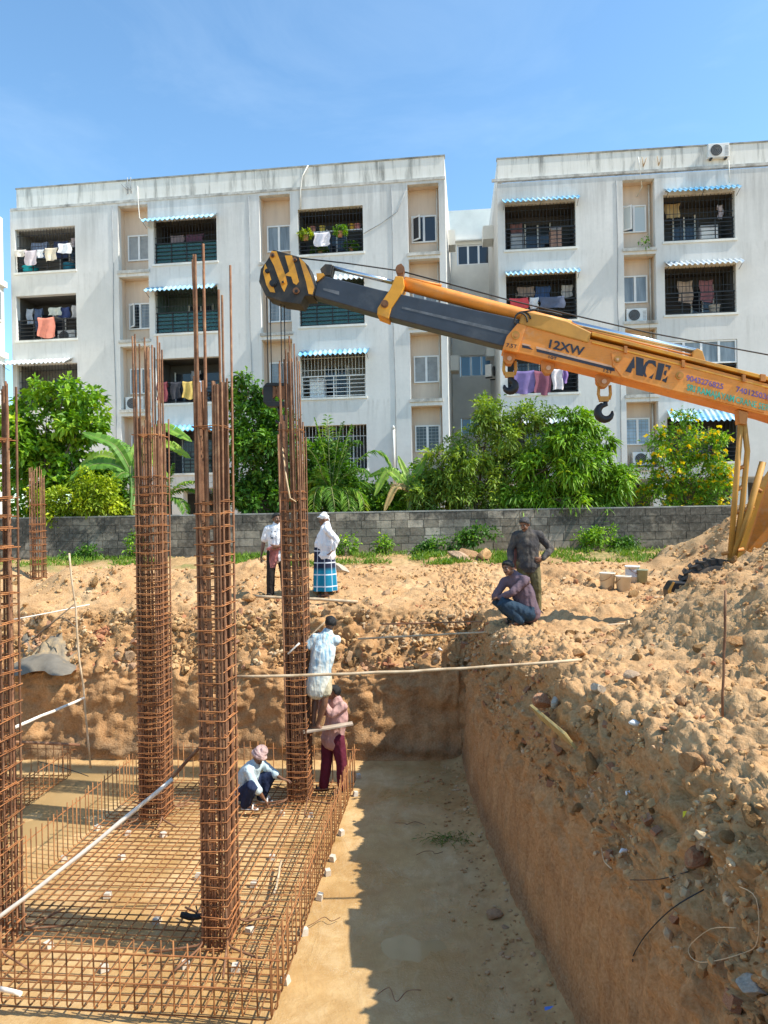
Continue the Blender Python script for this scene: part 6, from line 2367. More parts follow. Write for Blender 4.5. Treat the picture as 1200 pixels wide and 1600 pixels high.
pole('timber_pole', sag(at(362, 1058, 7.45), surf(908, 1031, .03), 12, .03, .008, 1), .016, 'bamboo', 'long thin timber pole spanning from the tallest column to the right bank', 'pole')
pole('white_pole', sag(at(-25, 1452, 6.9), at(270, 1217, 7.35), 10, .02, .006, 2), .022, 'white_pole', 'whitish diagonal brace pole between the left-edge column and the tallest column', 'pole')
pole('steel_tube', sag(at(262, 1222, 7.36), at(347, 1130, 7.5), 6, .0, .003, 3), .019, 'rust_bar', 'brown upper end of the diagonal brace beside the tallest column', 'pole')
pole('timber_stick', sag(at(109, 864, 11.6), at(141, 1200, 11.6), 8, .0, .012, 4), .016, 'bamboo', 'thin upright stick standing in the pit left of the dense column', 'stick')
pole('timber_stick', sag(at(20, 1138, 9.0), at(131, 1091, 11.5), 6, .0, .008, 5), .022, 'white_pole', 'pale stick tied from the left-edge column to the upright stick', 'stick')
pole('timber_stick', sag(at(-10, 1158, 7.3), at(124, 1164, 8.0), 5, .0, .006, 6), .016, 'rust_bar', 'brown rod lying level through the left-edge column', 'rod')
pole('steel_bar', sag(at(22, 968, 13.0), at(140, 945, 13.6), 6, .0, .01, 7), .012, 'white_pole', 'pale rod leaning on the grey sheet at the left bank', 'rod')
pole('steel_bar', sag(at(597, 975, 12.4), at(1010, 965, 12.2), 8, .0, .01, 8), .013, 'rust_bar', 'upper of two thin bars lying across the pit corner behind the squatting man', 'rod')
pole('steel_bar', sag(at(560, 998, 11.9), at(985, 974, 10.6), 10, .01, .01, 9), .016, 'bamboo', 'lower thin bar lying across the pit corner in front of the squatting man', 'rod')
pole('steel_bar', sag(surf(1129, 1120, -.03), surf(1129, 1116) + Vector((.06, .05, .90)), 6, .0, .004, 10), .010, 'rust_bar', 'rusty rod standing upright in the near spoil heap on the right', 'rod')
pole('timber_pole', sag(at(400, 932, 13.9), at(560, 940, 13.6), 8, .0, .01, 11), .03, 'bamboo', 'thick stick lying on the bank in front of the two men in white', 'pole')
pole('timber_stick', sag(at(468, 1010, 10.9), at(512, 968, 11.0), 4, 0, .002, 12), .014, 'bamboo', 'short stick through the column beside the climbing worker', 'stick')
pole('timber_stick', sag(at(450, 1022, 10.5), at(468, 1005, 10.5), 3, 0, .002, 13), .014, 'white_pole', 'short pale stick end in front of the crane-held column', 'stick')
pole('timber_stick', sag(on_z(428, 1398, MAT_Z + .05), on_z(440, 1345, MAT_Z + .05), 5, 0, .008, 14), .014, 'bamboo', 'loose stick lying on the large rebar mat right of the tallest column', 'stick')
pole('timber_stick', sag(on_z(0, 1545, MAT_Z + .4), on_z(32, 1553, MAT_Z + .4), 3, 0, .002, 15), .02, 'white_pole', 'pale stick end at the lower left edge of the rebar mat', 'stick')


def slab(name, p, ax, ay, az, half, mat, label, cat):
    """a board given by its centre, three axes and half sizes, with slightly uneven ends"""
    p, ax, ay, az = Vector(p), Vector(ax).normalized(), Vector(ay), Vector(az)
    ay = (ay - ax * ay.dot(ax)).normalized()
    az = ax.cross(ay)
    m = MB()
    n = 8
    rnd = random.Random(5)
    vs, fs = [], []
    for i in range(n + 1):
        t = -1 + 2 * i / n
        for (a, b) in ((-1, -1), (1, -1), (1, 1), (-1, 1)):
            vs.append(ax * half[0] * t * (1 + .02 * rnd.random()) + ay * half[1] * a * (1 + .08 * rnd.random()) + az * half[2] * b)
    for i in range(n):
        for k in range(4):
            q = (k + 1) % 4
            fs.append((i * 4 + k, i * 4 + q, i * 4 + 4 + q, i * 4 + 4 + k))
    fs += [(3, 2, 1, 0), (n * 4, n * 4 + 1, n * 4 + 2, n * 4 + 3)]
    m.raw(vs, fs)
    o = m.build(name, mat, None, label=label, cat=cat)
    o.location = p
    return bevel(o, .004)


slab('foot_plank', at(512, 1137, 10.7), at(548, 1131, 10.75) - at(476, 1143, 10.65), (0, 1, 0), (0, 0, 1), (.38, .07, .014), 'plank_grey', 'narrow plank on the crane-held column under the climbing worker\'s feet', 'plank')
slab('yellow_board', surf(862, 1133, .06), surf(905, 1168, .05) - surf(822, 1098, .05), (1, .2, -1.4), (0, 0, 1), (.52, .085, .014), 'plank_yellow', 'splintered yellow board sticking out of the right pit bank', 'board')
# ------------------------------------------------------------------ people
def ell_tube(mb, pts, radii, side=(1, 0, 0), seg=14, round_ends=True):
    """tapered limb: rings of elliptical section; radii are r or (across, deep)"""
    pts = [Vector(p) for p in pts]
    rr = [(r, r) if not hasattr(r, '__len__') else r for r in radii]
    side = Vector(side)
    # smooth the path
    P, Q = [], []
    n = len(pts)
    for i in range(n - 1):
        p0, p1, p2, p3 = pts[max(i - 1, 0)], pts[i], pts[i + 1], pts[min(i + 2, n - 1)]
        for k in range(4):
            f = k / 4
            P.append(0.5 * ((2 * p1) + (p2 - p0) * f + (2 * p0 - 5 * p1 + 4 * p2 - p3) * f * f + (3 * p1 - p0 - 3 * p2 + p3) * f ** 3))
            g = f * f * (3 - 2 * f)
            Q.append((rr[i][0] * (1 - g) + rr[i + 1][0] * g, rr[i][1] * (1 - g) + rr[i + 1][1] * g))
    P.append(pts[-1])
    Q.append(rr[-1])
    if round_ends:
        d0, d1 = (P[0] - P[1]).normalized(), (P[-1] - P[-2]).normalized()
        r0, r1 = min(Q[0]), min(Q[-1])
        P = [P[0] + d0 * r0 * .95, P[0] + d0 * r0 * .6] + P + [P[-1] + d1 * r1 * .6, P[-1] + d1 * r1 * .95]
        Q = [(Q[0][0] * .3, Q[0][1] * .3), (Q[0][0] * .8, Q[0][1] * .8)] + Q + [(Q[-1][0] * .8, Q[-1][1] * .8), (Q[-1][0] * .3, Q[-1][1] * .3)]
    vs, fs = [], []
    m = len(P)
    for i in range(m):
        d = (P[min(i + 1, m - 1)] - P[max(i - 1, 0)]).normalized()
        a = side - d * side.dot(d)
        a = a.normalized() if a.length > .15 else d.orthogonal().normalized()
        b = d.cross(a)
        for k in range(seg):
            t = 2 * math.pi * k / seg
            vs.append(P[i] + a * Q[i][0] * math.cos(t) + b * Q[i][1] * math.sin(t))
    for i in range(m - 1):
        for k in range(seg):
            q = (k + 1) % seg
            fs.append((i * seg + k, i * seg + q, (i + 1) * seg + q, (i + 1) * seg + k))
    fs.append(tuple(reversed(range(seg))))
    fs.append(tuple((m - 1) * seg + k for k in range(seg)))
    mb.raw(vs, fs)


def fuse(mb, voxel, smooth=2):
    """weld overlapping closed shapes into one continuous skin"""
    me = mb.mesh('fuse')
    o = bpy.data.objects.new('fuse', me)
    COL.objects.link(o)
    md = o.modifiers.new('r', 'REMESH')
    md.mode = 'VOXEL'
    md.voxel_size = voxel
    md.use_smooth_shade = True
    if smooth:
        sm = o.modifiers.new('s', 'SMOOTH')
        sm.factor, sm.iterations = .5, smooth
    out = bpy.data.meshes.new_from_object(o.evaluated_get(bpy.context.evaluated_depsgraph_get()))
    bpy.data.objects.remove(o)
    bpy.data.meshes.remove(me)
    out.polygons.foreach_set('use_smooth', np.ones(len(out.polygons), bool))
    return out


def wrinkle(me, amp, freq, seed, stretch=(1, 1, .6)):
    n = len(me.vertices)
    co = np.zeros(n * 3)
    no = np.zeros(n * 3)
    me.vertices.foreach_get('co', co)
    me.vertex_normals.foreach_get('vector', no)
    co, no = co.reshape(-1, 3), no.reshape(-1, 3)
    d = fbm(co * freq * np.array(stretch) + seed * 7.7, 3, ridged=True)
    co = co + no * (d * amp)[:, None]
    me.vertices.foreach_set('co', co.astype(np.float32).ravel())
    me.update()
    return me


def head_shape(mb, c, face, up, s=1.0):
    """skull, jaw, nose, brow, lips and ears; face = direction the person looks"""
    c, f, u = Vector(c), Vector(face).normalized(), Vector(up).normalized()
    u = (u - f * u.dot(f)).normalized()
    r = f.cross(u)

    def blob(off, rad, seg=12, rings=8):
        o = c + (r * off[0] + f * off[1] + u * off[2]) * s
        vs, fs = [], []
        for i in range(rings + 1):
            th = math.pi * i / rings
            for k in range(seg):
                ph = 2 * math.pi * k / seg
                vs.append(o + (r * rad[0] * math.sin(th) * math.cos(ph) + f * rad[1] * math.sin(th) * math.sin(ph) + u * rad[2] * math.cos(th)) * s)
        for i in range(rings):
            for k in range(seg):
                q = (k + 1) % seg
                fs.append((i * seg + k, (i + 1) * seg + k, (i + 1) * seg + q, i * seg + q))
        mb.raw(vs, fs)
    blob((0, -.012, .025), (.074, .092, .088), 16, 12)
    blob((0, .018, -.045), (.058, .066, .066), 14, 10)
    blob((0, .058, -.088), (.026, .024, .022))
    blob((0, .088, -.018), (.012, .016, .026))
    blob((0, .097, -.034), (.017, .014, .011))
    blob((0, .074, .016), (.048, .014, .010))
    blob((.032, .062, -.028), (.022, .018, .018))
    blob((-.032, .062, -.028), (.022, .018, .018))
    blob((0, .080, -.058), (.022, .010, .008))
    blob((.076, -.012, -.006), (.010, .020, .032))
    blob((-.076, -.012, -.006), (.010, .020, .032))
    return c, r, f, u


def hand(mb, wrist, tip, palm_n, s=1.0, curl=.35, left=False):
    w, t = Vector(wrist), Vector(tip)
    d = (t - w).normalized()
    n = Vector(palm_n)
    n = (n - d * n.dot(d)).normalized()
    a = d.cross(n) * (1 if left else -1)
    L = .175 * s
    ell_tube(mb, [w, w + d * L * .25, w + d * L * .5], [(.026, .020), (.040, .017), (.042, .014)], a, 10)
    for k, (o, ln) in enumerate(((-.031, .36), (-.011, .46), (.010, .50), (.031, .45))):
        b = w + d * L * .48 + a * o
        m1 = b + d * L * ln * .5 + n * L * curl * .10 + a * o * .3
        m2 = m1 + d * L * ln * .45 + n * L * curl * .38 + a * o * .2
        ell_tube(mb, [b, m1, m2], [.0100, .0090, .0080], a, 8)
    b = w + d * L * .15 - a * .032
    m1 = b + d * L * .22 - a * .030 + n * .010
    ell_tube(mb, [b, m1, m1 + d * L * .20 - a * .008 + n * .014], [.012, .011, .009], a, 8)


def foot(mb, ankle, toe, s=1.0):
    a, t = Vector(ankle), Vector(toe)
    d = t - a
    d.z = 0
    d = d.normalized()
    heel = Vector((a.x, a.y, t.z)) - d * .045 + Vector((0, 0, .030))
    ell_tube(mb, [a + Vector((0, 0, .02)), Vector((a.x, a.y, t.z + .045))], [.034, .036])
    ell_tube(mb, [heel, heel + d * .10 + Vector((0, 0, .008)), t + Vector((0, 0, .018))], [(.034, .030), (.042, .032), (.044, .016)], d.cross(Vector((0, 0, 1))))


def lerp(a, b, t):
    return Vector(a) * (1 - t) + Vector(b) * t


def person(label, loc, J, opt):
    root = thing('person', label, 'person', loc, 0)
    side = Vector(J.get('side', (1, 0, 0)))
    hs = Vector(J.get('hipside', side))
    g = opt.get('girth', 1.0)
    bel = opt.get('belly', 0.0)
    tors = [J['pel'], lerp(J['pel'], J['chest'], .45), J['chest'], lerp(J['chest'], J['neck'], .62), J['neck']]

    def torso(mb, add, lo=0):
        rad = [(.150, .115), (.140 + bel * .4, .108 + bel), (.165, .118 + bel * .4), (.150, .085), (.060, .058)]
        ell_tube(mb, tors, [(a * g + add, b * g + add) for a, b in rad], side, 18)

    def arm(mb, S, add, upto):
        sh, el, wr = J[S + 'sh'], J[S + 'el'], J[S + 'wr']
        pts = [lerp(sh, J['chest'], .18), Vector(sh), lerp(sh, el, .5), Vector(el), lerp(el, wr, .35), Vector(wr)]
        rad = [.050, .055, .047, .040, .039, .026]
        if upto == 'full':
            ell_tube(mb, pts, [r * g + add for r in rad], side, 12)
        elif upto == 'half':
            ell_tube(mb, pts[:2] + [lerp(sh, el, .5), lerp(sh, el, .78)], [r * g + add for r in (.050, .057, .056, .057)], side, 12)
        elif upto == 'roll':
            ell_tube(mb, pts[:4] + [lerp(el, wr, .3)], [r * g + add for r in (.050, .055, .048, .043, .045)], side, 12)

    def leg(mb, S, add, frac):
        hp, kn, an = J[S + 'hip'], J[S + 'kn'], J[S + 'an']
        pts = [Vector(hp), lerp(hp, kn, .5), Vector(kn), lerp(kn, an, .32), Vector(an)]
        rad = [.086, .076, .056, .055, .036]
        if frac == 1.0:
            ell_tube(mb, pts, [r * g + add for r in rad], hs, 12)
        elif frac == 2.0:      # loose trousers to the ankle
            ell_tube(mb, pts, [.094 + add, .084 + add, .070 + add, .068 + add, .062 + add], hs, 14)
        else:
            e = lerp(hp, kn, frac)
            ell_tube(mb, [Vector(hp), lerp(hp, e, .5), e], [.100 + add, .098 + add, .096 + add], hs, 14)

    def yoke(mb, add):
        ell_tube(mb, [J['Lsh'], lerp(lerp(J['chest'], J['neck'], .72), J['Lsh'], .35), lerp(J['chest'], J['neck'], .80), lerp(lerp(J['chest'], J['neck'], .72), J['Rsh'], .35), J['Rsh']],
                 [.052 * g + add, .062 * g + add, .066 * g + add, .062 * g + add, .052 * g + add], (0, 1, 0), 12)

    # body: one continuous skin
    mb = MB()
    torso(mb, -.006)
    yoke(mb, -.004)
    for S in 'LR':
        arm(mb, S, -.002, 'full')
        leg(mb, S, -.004, 1.0)
        if opt.get('hands', True):
            hand(mb, J[S + 'wr'], J[S + 'hd'], J.get(S + 'pn', (0, 1, -.3)), curl=opt.get('curl', .4), left=(S == 'L'))
        foot(mb, J[S + 'an'], J[S + 'to'])
    ell_tube(mb, [J['neck'], lerp(J['neck'], J['head'], .75)], [.056, .050], side, 12)
    c, r, f, u = head_shape(mb, J['head'], J['face'], J.get('up', (0, 0, 1)), 1.0)
    me = fuse(mb, .0075, 3)
    link('body', me, opt.get('skin', 'skin'), root)
    for sg in (-1, 1):
        e = MB()
        e.raw(*uv_ball(c + r * .031 * sg + f * .071 + u * .004, .0125, 8))
        e.build('eye', 'eye', root)
        p = MB()
        p.raw(*uv_ball(c + r * .031 * sg + f * .0795 + u * .004, .0065, 6))
        p.build('pupil', 'hair', root)
    br = MB()
    for sg in (-1, 1):
        ell_tube(br, [c + r * .014 * sg + f * .086 + u * .022, c + r * .05 * sg + f * .072 + u * .022], [.006, .004], (0, 0, 1), 6)
    if opt.get('moustache', True):
        ell_tube(br, [c - r * .028 + f * .082 - u * .050, c + f * .096 - u * .045, c + r * .028 + f * .082 - u * .050], [.004, .008, .004], (0, 0, 1), 6)
    br.build('facial_hair', 'hair', root)
    # hair cap
    if opt.get('hair'):
        h = MB()
        vs, fs = [], []
        seg, rings = 28, 16
        for i in range(rings + 1):
            th = math.pi * .60 * i / rings
            for k in range(seg):
                ph = 2 * math.pi * k / seg
                d = Vector((math.sin(th) * math.cos(ph), math.sin(th) * math.sin(ph), math.cos(th)))
                n_ = 1 + .05 * math.sin(7 * ph + 3 * th) * math.sin(th)
                front = max(0.0, d.y)
                lift = .050 * front * (i / rings) ** 1.5
                vs.append(c + r * d.x * .083 * n_ + f * (d.y * .099 * n_ - .012) + u * (d.z * .098 * n_ + .025 + lift * 1.6))
        for i in range(rings):
            for k in range(seg):
                q = (k + 1) % seg
                fs.append((i * seg + k, (i + 1) * seg + k, (i + 1) * seg + q, i * seg + q))
        h.raw(vs, fs, True)
        hm = h.mesh('hair')
        wrinkle(hm, .006, 26, 3, (1, 1, 1))
        link('hair', hm, opt['hair'], root)
    # clothes
    if opt.get('trousers'):
        mat, fr = opt['trousers']
        mb = MB()
        ell_tube(mb, [lerp(J['Lhip'], J['Rhip'], .5) - Vector((0, 0, .02)) if opt.get('stand') else lerp(J['Lhip'], J['Rhip'], .5), J['pel'], lerp(J['pel'], J['chest'], .28)],
                 [(.150 * g + .014, .120 * g + .014), (.158 * g + .012, .122 * g + .012), (.148 * g + .010, .114 * g + .010 + bel * .6)], hs, 18)
        for S in 'LR':
            leg(mb, S, .012, fr)
        link('trousers', wrinkle(fuse(mb, .012, 3), .010, 7, 1), mat, root)
    if opt.get('shirt'):
        mat, sl, hem = opt['shirt']
        mb = MB()
        lowp = Vector(J['pel']) + (Vector(J['pel']) - lerp(J['pel'], J['chest'], .45)).normalized() * hem
        rad = [(.172, .135 + bel * .6), (.165, .128 + bel * .7), (.158 + bel * .4, .124 + bel), (.176, .130 + bel * .4), (.160, .096), (.066, .064)]
        fl = opt.get('flare', 0.0)
        ell_tube(mb, [lowp] + tors, [(a * g + .010 + (fl if i == 0 else 0), b * g + .010 + (fl if i == 0 else 0)) for i, (a, b) in enumerate(rad)], side, 18)
        yoke(mb, .012)
        for S in 'LR':
            arm(mb, S, .013, sl)
        link('shirt', wrinkle(fuse(mb, .0115, 3), opt.get('folds', .010), 8, 2), mat, root)
    if opt.get('shoes'):
        mb = MB()
        for S in 'LR':
            a, t = Vector(J[S + 'an']), Vector(J[S + 'to'])
            d = t - a
            d.z = 0
            d = d.normalized()
            hl = Vector((a.x, a.y, t.z)) - d * .055
            mb2 = MB()
            ell_tube(mb2, [hl + Vector((0, 0, .008)), hl + d * .12 + Vector((0, 0, .006)), t + d * .025 + Vector((0, 0, .008))], [(.038, .012), (.046, .012), (.046, .012)], d.cross(Vector((0, 0, 1))))
            ell_tube(mb2, [hl + d * .17 - d.cross(Vector((0, 0, 1))) * .05 + Vector((0, 0, .02)), hl + d * .17 + Vector((0, 0, .065)), hl + d * .17 + d.cross(Vector((0, 0, 1))) * .05 + Vector((0, 0, .02))], [(.012, .03)] * 3, d, 8)
            link('sandal', fuse(mb2, .008, 1), opt['shoes'], root)
    return root, (c, r, f, u)


def uv_ball(c, rad, n):
    vs, fs = [], []
    for i in range(n + 1):
        th = math.pi * i / n
        for k in range(n * 2):
            ph = math.pi * k / n
            vs.append((c[0] + rad * math.sin(th) * math.cos(ph), c[1] + rad * math.sin(th) * math.sin(ph), c[2] + rad * math.cos(th)))
    m = n * 2
    for i in range(n):
        for k in range(m):
            fs.append((i * m + k, (i + 1) * m + k, (i + 1) * m + (k + 1) % m, i * m + (k + 1) % m))
    return vs, fs


def stand(h=1.66, hipw=.10, shw=.175, lean=(0, 0)):
    k = h / 1.70
    J = dict(pel=(lean[0] * .4, lean[1] * .4, .94 * k), chest=(lean[0] * .8, lean[1] * .8, 1.22 * k), neck=(lean[0], lean[1], 1.47 * k), head=(lean[0], lean[1] - .015, 1.585 * k),
             face=(0, -1, 0))
    for S, s in (('L', -1), ('R', 1)):
        J[S + 'hip'] = (s * hipw, 0, .90 * k)
        J[S + 'kn'] = (s * (hipw + .03), -.02, .49 * k)
        J[S + 'an'] = (s * (hipw + .05), .02, .085 * k)
        J[S + 'to'] = (s * (hipw + .08), -.13, 0.0)
        J[S + 'sh'] = (lean[0] + s * shw, lean[1], 1.39 * k)
        J[S + 'el'] = (lean[0] + s * (shw + .06), lean[1] + .03, 1.11 * k)
        J[S + 'wr'] = (lean[0] + s * (shw + .08), lean[1] - .03, .87 * k)
        J[S + 'hd'] = (lean[0] + s * (shw + .08), lean[1] - .06, .70 * k)
        J[S + 'pn'] = (-s, 0, 0)
    return J


# image-left limbs carry L, image-right limbs R (as the camera sees the figure)
# 1 man in printed white T-shirt, half hidden by the crane-held column
P = at(434, 927, 14.3)
J = stand(1.68)
J.update(face=(.55, -.8, .05), Rel=(.20, -.12, 1.12), Rwr=(.06, -.24, 1.02), Rhd=(-.05, -.27, 1.02), Lel=(-.27, .02, 1.10), Lwr=(-.31, -.03, .86), Lhd=(-.33, -.06, .70))
z1 = gz(P.x, P.y)
p1, hd = person('man in printed white T-shirt and black trousers half hidden by the crane-held column', (P.x, P.y, z1), J,
                dict(hair='hair', trousers=('black_trouser', 2.0), shirt=('white_cloth', 'half', .12), girth=1.02, shoes='black_rubber', stand=True))
m = MB()
for k in range(3):
    v, f = [], []
    for j in range(9):
        for i in range(5):
            v.append((-.13 + .035 * k + i * .028 + .008 * math.sin(j), -.155 - .02 * math.sin(i * 2 + j * .7) - .012 * k, .98 - j * (.048 - .008 * k)))
    for j in range(8):
        for i in range(4):
            a = j * 5 + i
            f.append((a, a + 1, a + 6, a + 5))
    m.raw(v, f, True)
ell_tube(m, [(-.17, -.10, .97), (-.05, -.16, .985), (.08, -.16, .985), (.17, -.10, .97)], [.03, .038, .038, .03], (0, 0, 1), 10)
m.build('waist_towel', 'red_check_cloth', p1)
m = MB()
for (x, z, w, h) in ((-.045, 1.30, .10, .02), (-.05, 1.25, .13, .018), (-.05, 1.205, .12, .03), (-.08, 1.165, .05, .04)):
    m.raw([(x - w / 2 + .05 * 0, -.160, z), (x + w / 2, -.160, z), (x + w / 2, -.1605, z + h), (x - w / 2, -.1605, z + h)], [(0, 1, 2, 3)])
prn = m.build('shirt_print', 'letter_black', p1)
sw = prn.modifiers.new('wrap', 'SHRINKWRAP')
sw.target = [c for c in p1.children if c.name.startswith('shirt') and 'print' not in c.name][0]
sw.offset = .004
sw.wrap_method = 'PROJECT'
sw.use_project_y = True
sw.use_positive_direction = True
sw.use_negative_direction = True

# 2 man in white shirt and checked lungi, profile to the left
P = at(508, 930, 14.4)
J = stand(1.68)
J.update(side=(0, 1, 0), face=(-1, -.12, -.05), pel=(.02, 0, .93), chest=(.03, 0, 1.20), neck=(.05, 0, 1.45), head=(.0, 0, 1.555),
         Lsh=(.08, -.19, 1.36), Lel=(.27, -.24, 1.14), Lwr=(.20, -.24, .96), Lhd=(.10, -.22, .84), Rsh=(.05, .17, 1.36), Rel=(.18, .24, 1.12), Rwr=(.10, .24, .92), Rhd=(.04, .22, .80),
         Lhip=(.02, -.10, .90), Rhip=(.02, .10, .90), Lkn=(0, -.11, .49), Rkn=(0, .11, .49), Lan=(.03, -.11, .085), Ran=(.03, .11, .085), Lto=(-.13, -.12, 0), Rto=(-.13, .12, 0), Lpn=(-1, 0, 0), Rpn=(-1, 0, 0))
z2 = gz(P.x, P.y)
p2, hd = person('man in white shirt, head cloth and blue checked lungi standing near the block wall', (P.x, P.y, z2), J,
                dict(hair=None, shirt=('white_shirt_cloth', 'full', .10), girth=1.08, belly=.07, shoes='black_rubber', stand=True, flare=.01))
m = MB()
vs, fs, ar = [], [], []
seg, rings = 40, 24
for j in range(rings + 1):
    t = j / rings
    for k in range(seg + 1):
        a = 2 * math.pi * k / seg
        fold = .018 * math.sin(a * 5 + 1.3) * t + .010 * math.sin(a * 9 + t * 3) * t
        rx, ry = .205 + .035 * t + fold, .185 + .025 * t + fold
        vs.append((-.005 + rx * math.cos(a), ry * math.sin(a), 1.00 - .88 * t))
        ar.append(k / seg)
for j in range(rings):
    for k in range(seg):
        a = j * (seg + 1) + k
        fs.append((a, a + 1, a + seg + 2, a + seg + 1))
m.raw(vs, fs, True)
lm = m.mesh('lungi')
set_attr(lm, 'around', ar)
link('lungi', lm, 'lungi_check', p2)
c, r, f, u = hd
m = MB()
ell_tube(m, [c + u * .058 - f * .012, c + u * .085 - f * .012, c + u * .112 - f * .018], [(.088, .104), (.084, .098), (.05, .06)], r, 16)
ell_tube(m, [c + u * .060 + f * .08, c + u * .055 + f * .125], [(.06, .015), (.05, .010)], r, 10)
ell_tube(m, [c - f * .075 + u * .06, c - f * .105 + u * .0, c - f * .10 - u * .055], [(.030, .012), (.026, .012), (.016, .009)], r, 10)
link('head_cloth', fuse(m, .009, 2), 'white_cloth', p2)
m = MB()
m.box(-.170, -.165, -.10, -.03, 1.19, 1.225)
m.build('pocket_phone', 'iron_black', p2)

# 3 standing man in dark shirt, hand on hip, looking down
P = at(826, 948, 12.1)
J = stand(1.66, .095, .185)
J.update(face=(-.55, -.75, -.38), up=(-.2, -.3, 1), head=(-.055, -.06, 1.535), neck=(-.01, -.01, 1.43), Rel=(.40, .03, 1.10), Rwr=(.235, -.10, .96), Rhd=(.08, -.15, .93), Rpn=(-.3, .9, 0),
         Lel=(-.285, .02, 1.10), Lwr=(-.31, -.06, .90), Lhd=(-.27, -.12, .76), Lkn=(-.08, -.02, .48), Rkn=(.13, -.03, .48))
z3 = gz(P.x, P.y)
p3, hd = person('man in dusty dark shirt standing with one hand on his hip behind the squatting man', (P.x, P.y, z3), J,
                dict(hair='hair_grey', skin='skin_warm', trousers=('olive_trouser', 2.0), shirt=('dark_shirt', 'full', .10), girth=1.06, shoes='black_rubber', stand=True, folds=.014))
m = MB()
v, f = [], []
for j in range(12):
    for i in range(5):
        v.append((-.27 + i * .032 + .006 * math.sin(j * .9), .10 + .02 * math.sin(i * 2.2 + j * .3), 1.14 - j * .034))
for j in range(11):
    for i in range(4):
        a = j * 5 + i
        f.append((a, a + 1, a + 6, a + 5))
m.raw(v, f, True)
m.build('hanging_towel', 'pink_cloth', p3)

# 4 squatting man in purple shirt, looking back over his shoulder
P = at(812, 977, 11.0)
J = dict(side=(.80, -.60, 0), hipside=(.5, -.85, 0), pel=(.14, -.02, .19), chest=(.06, .02, .48), neck=(-.08, .04, .765), head=(-.165, .0, .868), face=(-.72, -.68, -.12), up=(-.15, 0, 1),
         Lsh=(-.19, .10, .66), Lel=(-.37, .06, .42), Lwr=(-.22, .14, .36), Lhd=(-.08, .18, .34), Rsh=(.08, -.12, .69), Rel=(-.16, -.20, .50), Rwr=(-.30, -.05, .42), Rhd=(-.42, .06, .40),
         Lhip=(.10, .06, .16), Rhip=(.14, -.10, .16), Lkn=(-.34, .10, .37), Rkn=(-.30, -.14, .36), Lan=(-.06, .06, .08), Ran=(-.02, -.14, .08), Lto=(-.22, .06, 0), Rto=(-.18, -.15, 0), Lpn=(0, 0, -1), Rpn=(0, 0, -1))
z4 = gz(P.x, P.y)
p4, hd = person('man in purple-grey shirt and jeans squatting on the pit corner, looking back', (P.x, P.y, z4 - .01), J,
                dict(hair='hair', trousers=('navy_jean', 2.0), shirt=('purple_shirt', 'full', .04), girth=.98, skin='skin_warm', shoes='black_rubber', folds=.012))

# 5 climber in streaked shirt, back to us, on the plank of the column
P = at(500, 1139, 10.72)
J = dict(side=(1, 0, .04), pel=(.0, .0, .80), chest=(.06, .04, 1.14), neck=(.13, .10, 1.44), head=(.175, .11, 1.565), face=(-.35, .93, .05), up=(.1, 0, 1),
         Lsh=(-.05, .08, 1.36), Lel=(-.17, .06, 1.22), Lwr=(-.25, -.02, 1.34), Lhd=(-.30, -.06, 1.42), Rsh=(.26, .06, 1.33), Rel=(.20, .26, 1.24), Rwr=(.0, .30, 1.35), Rhd=(-.10, .26, 1.42),
         Lhip=(-.09, .0, .76), Rhip=(.08, .02, .76), Lkn=(-.07, .10, .44), Rkn=(.08, -.06, .41), Lan=(-.10, .02, .08), Ran=(-.03, -.03, .08), Lto=(-.20, .06, 0), Rto=(-.15, .03, 0), Lpn=(0, 1, 0), Rpn=(0, -1, 0))
p5, hd = person('barefoot worker in streaked sky-blue shirt clinging to the crane-held column, back to the camera', P, J,
                dict(hair='hair', trousers=('cream_shorts', .52), shirt=('streak_shirt', 'half', .20), girth=1.0, flare=.0, folds=.014, shoes=None))

# 6 helper in rose shirt and maroon trousers pushing the climber up
P = at(519, 1226, 11.0)
J = dict(side=(.80, -.60, 0), pel=(.03, 0, .88), chest=(.09, 0, 1.14), neck=(.10, 0, 1.40), head=(.045, .0, 1.515), face=(-.85, -.48, .32), up=(.3, 0, 1),
         Lsh=(-.02, .11, 1.34), Lel=(-.15, .10, 1.17), Lwr=(-.14, .02, 1.38), Lhd=(-.12, -.03, 1.52), Rsh=(.20, -.13, 1.34), Rel=(.03, -.22, 1.24), Rwr=(-.10, -.10, 1.38), Rhd=(-.12, -.04, 1.52),
         Lhip=(-.05, .05, .84), Rhip=(.10, -.07, .84), Lkn=(-.08, .03, .46), Rkn=(.15, -.07, .46), Lan=(-.13, .02, .085), Ran=(.16, -.04, .085), Lto=(-.28, .0, 0), Rto=(.04, -.14, 0), Lpn=(-1, 0, 0), Rpn=(-1, 0, 0))
p6, hd = person('worker in rose shirt and maroon trousers standing on the mat, pushing the climber up', (P.x, P.y, MAT_Z + .03), J,
                dict(hair='hair', trousers=('maroon_trouser', 2.0), shirt=('rose_shirt', 'full', .10), girth=1.04, shoes='black_rubber', skin='skin_warm', stand=True, folds=.013))

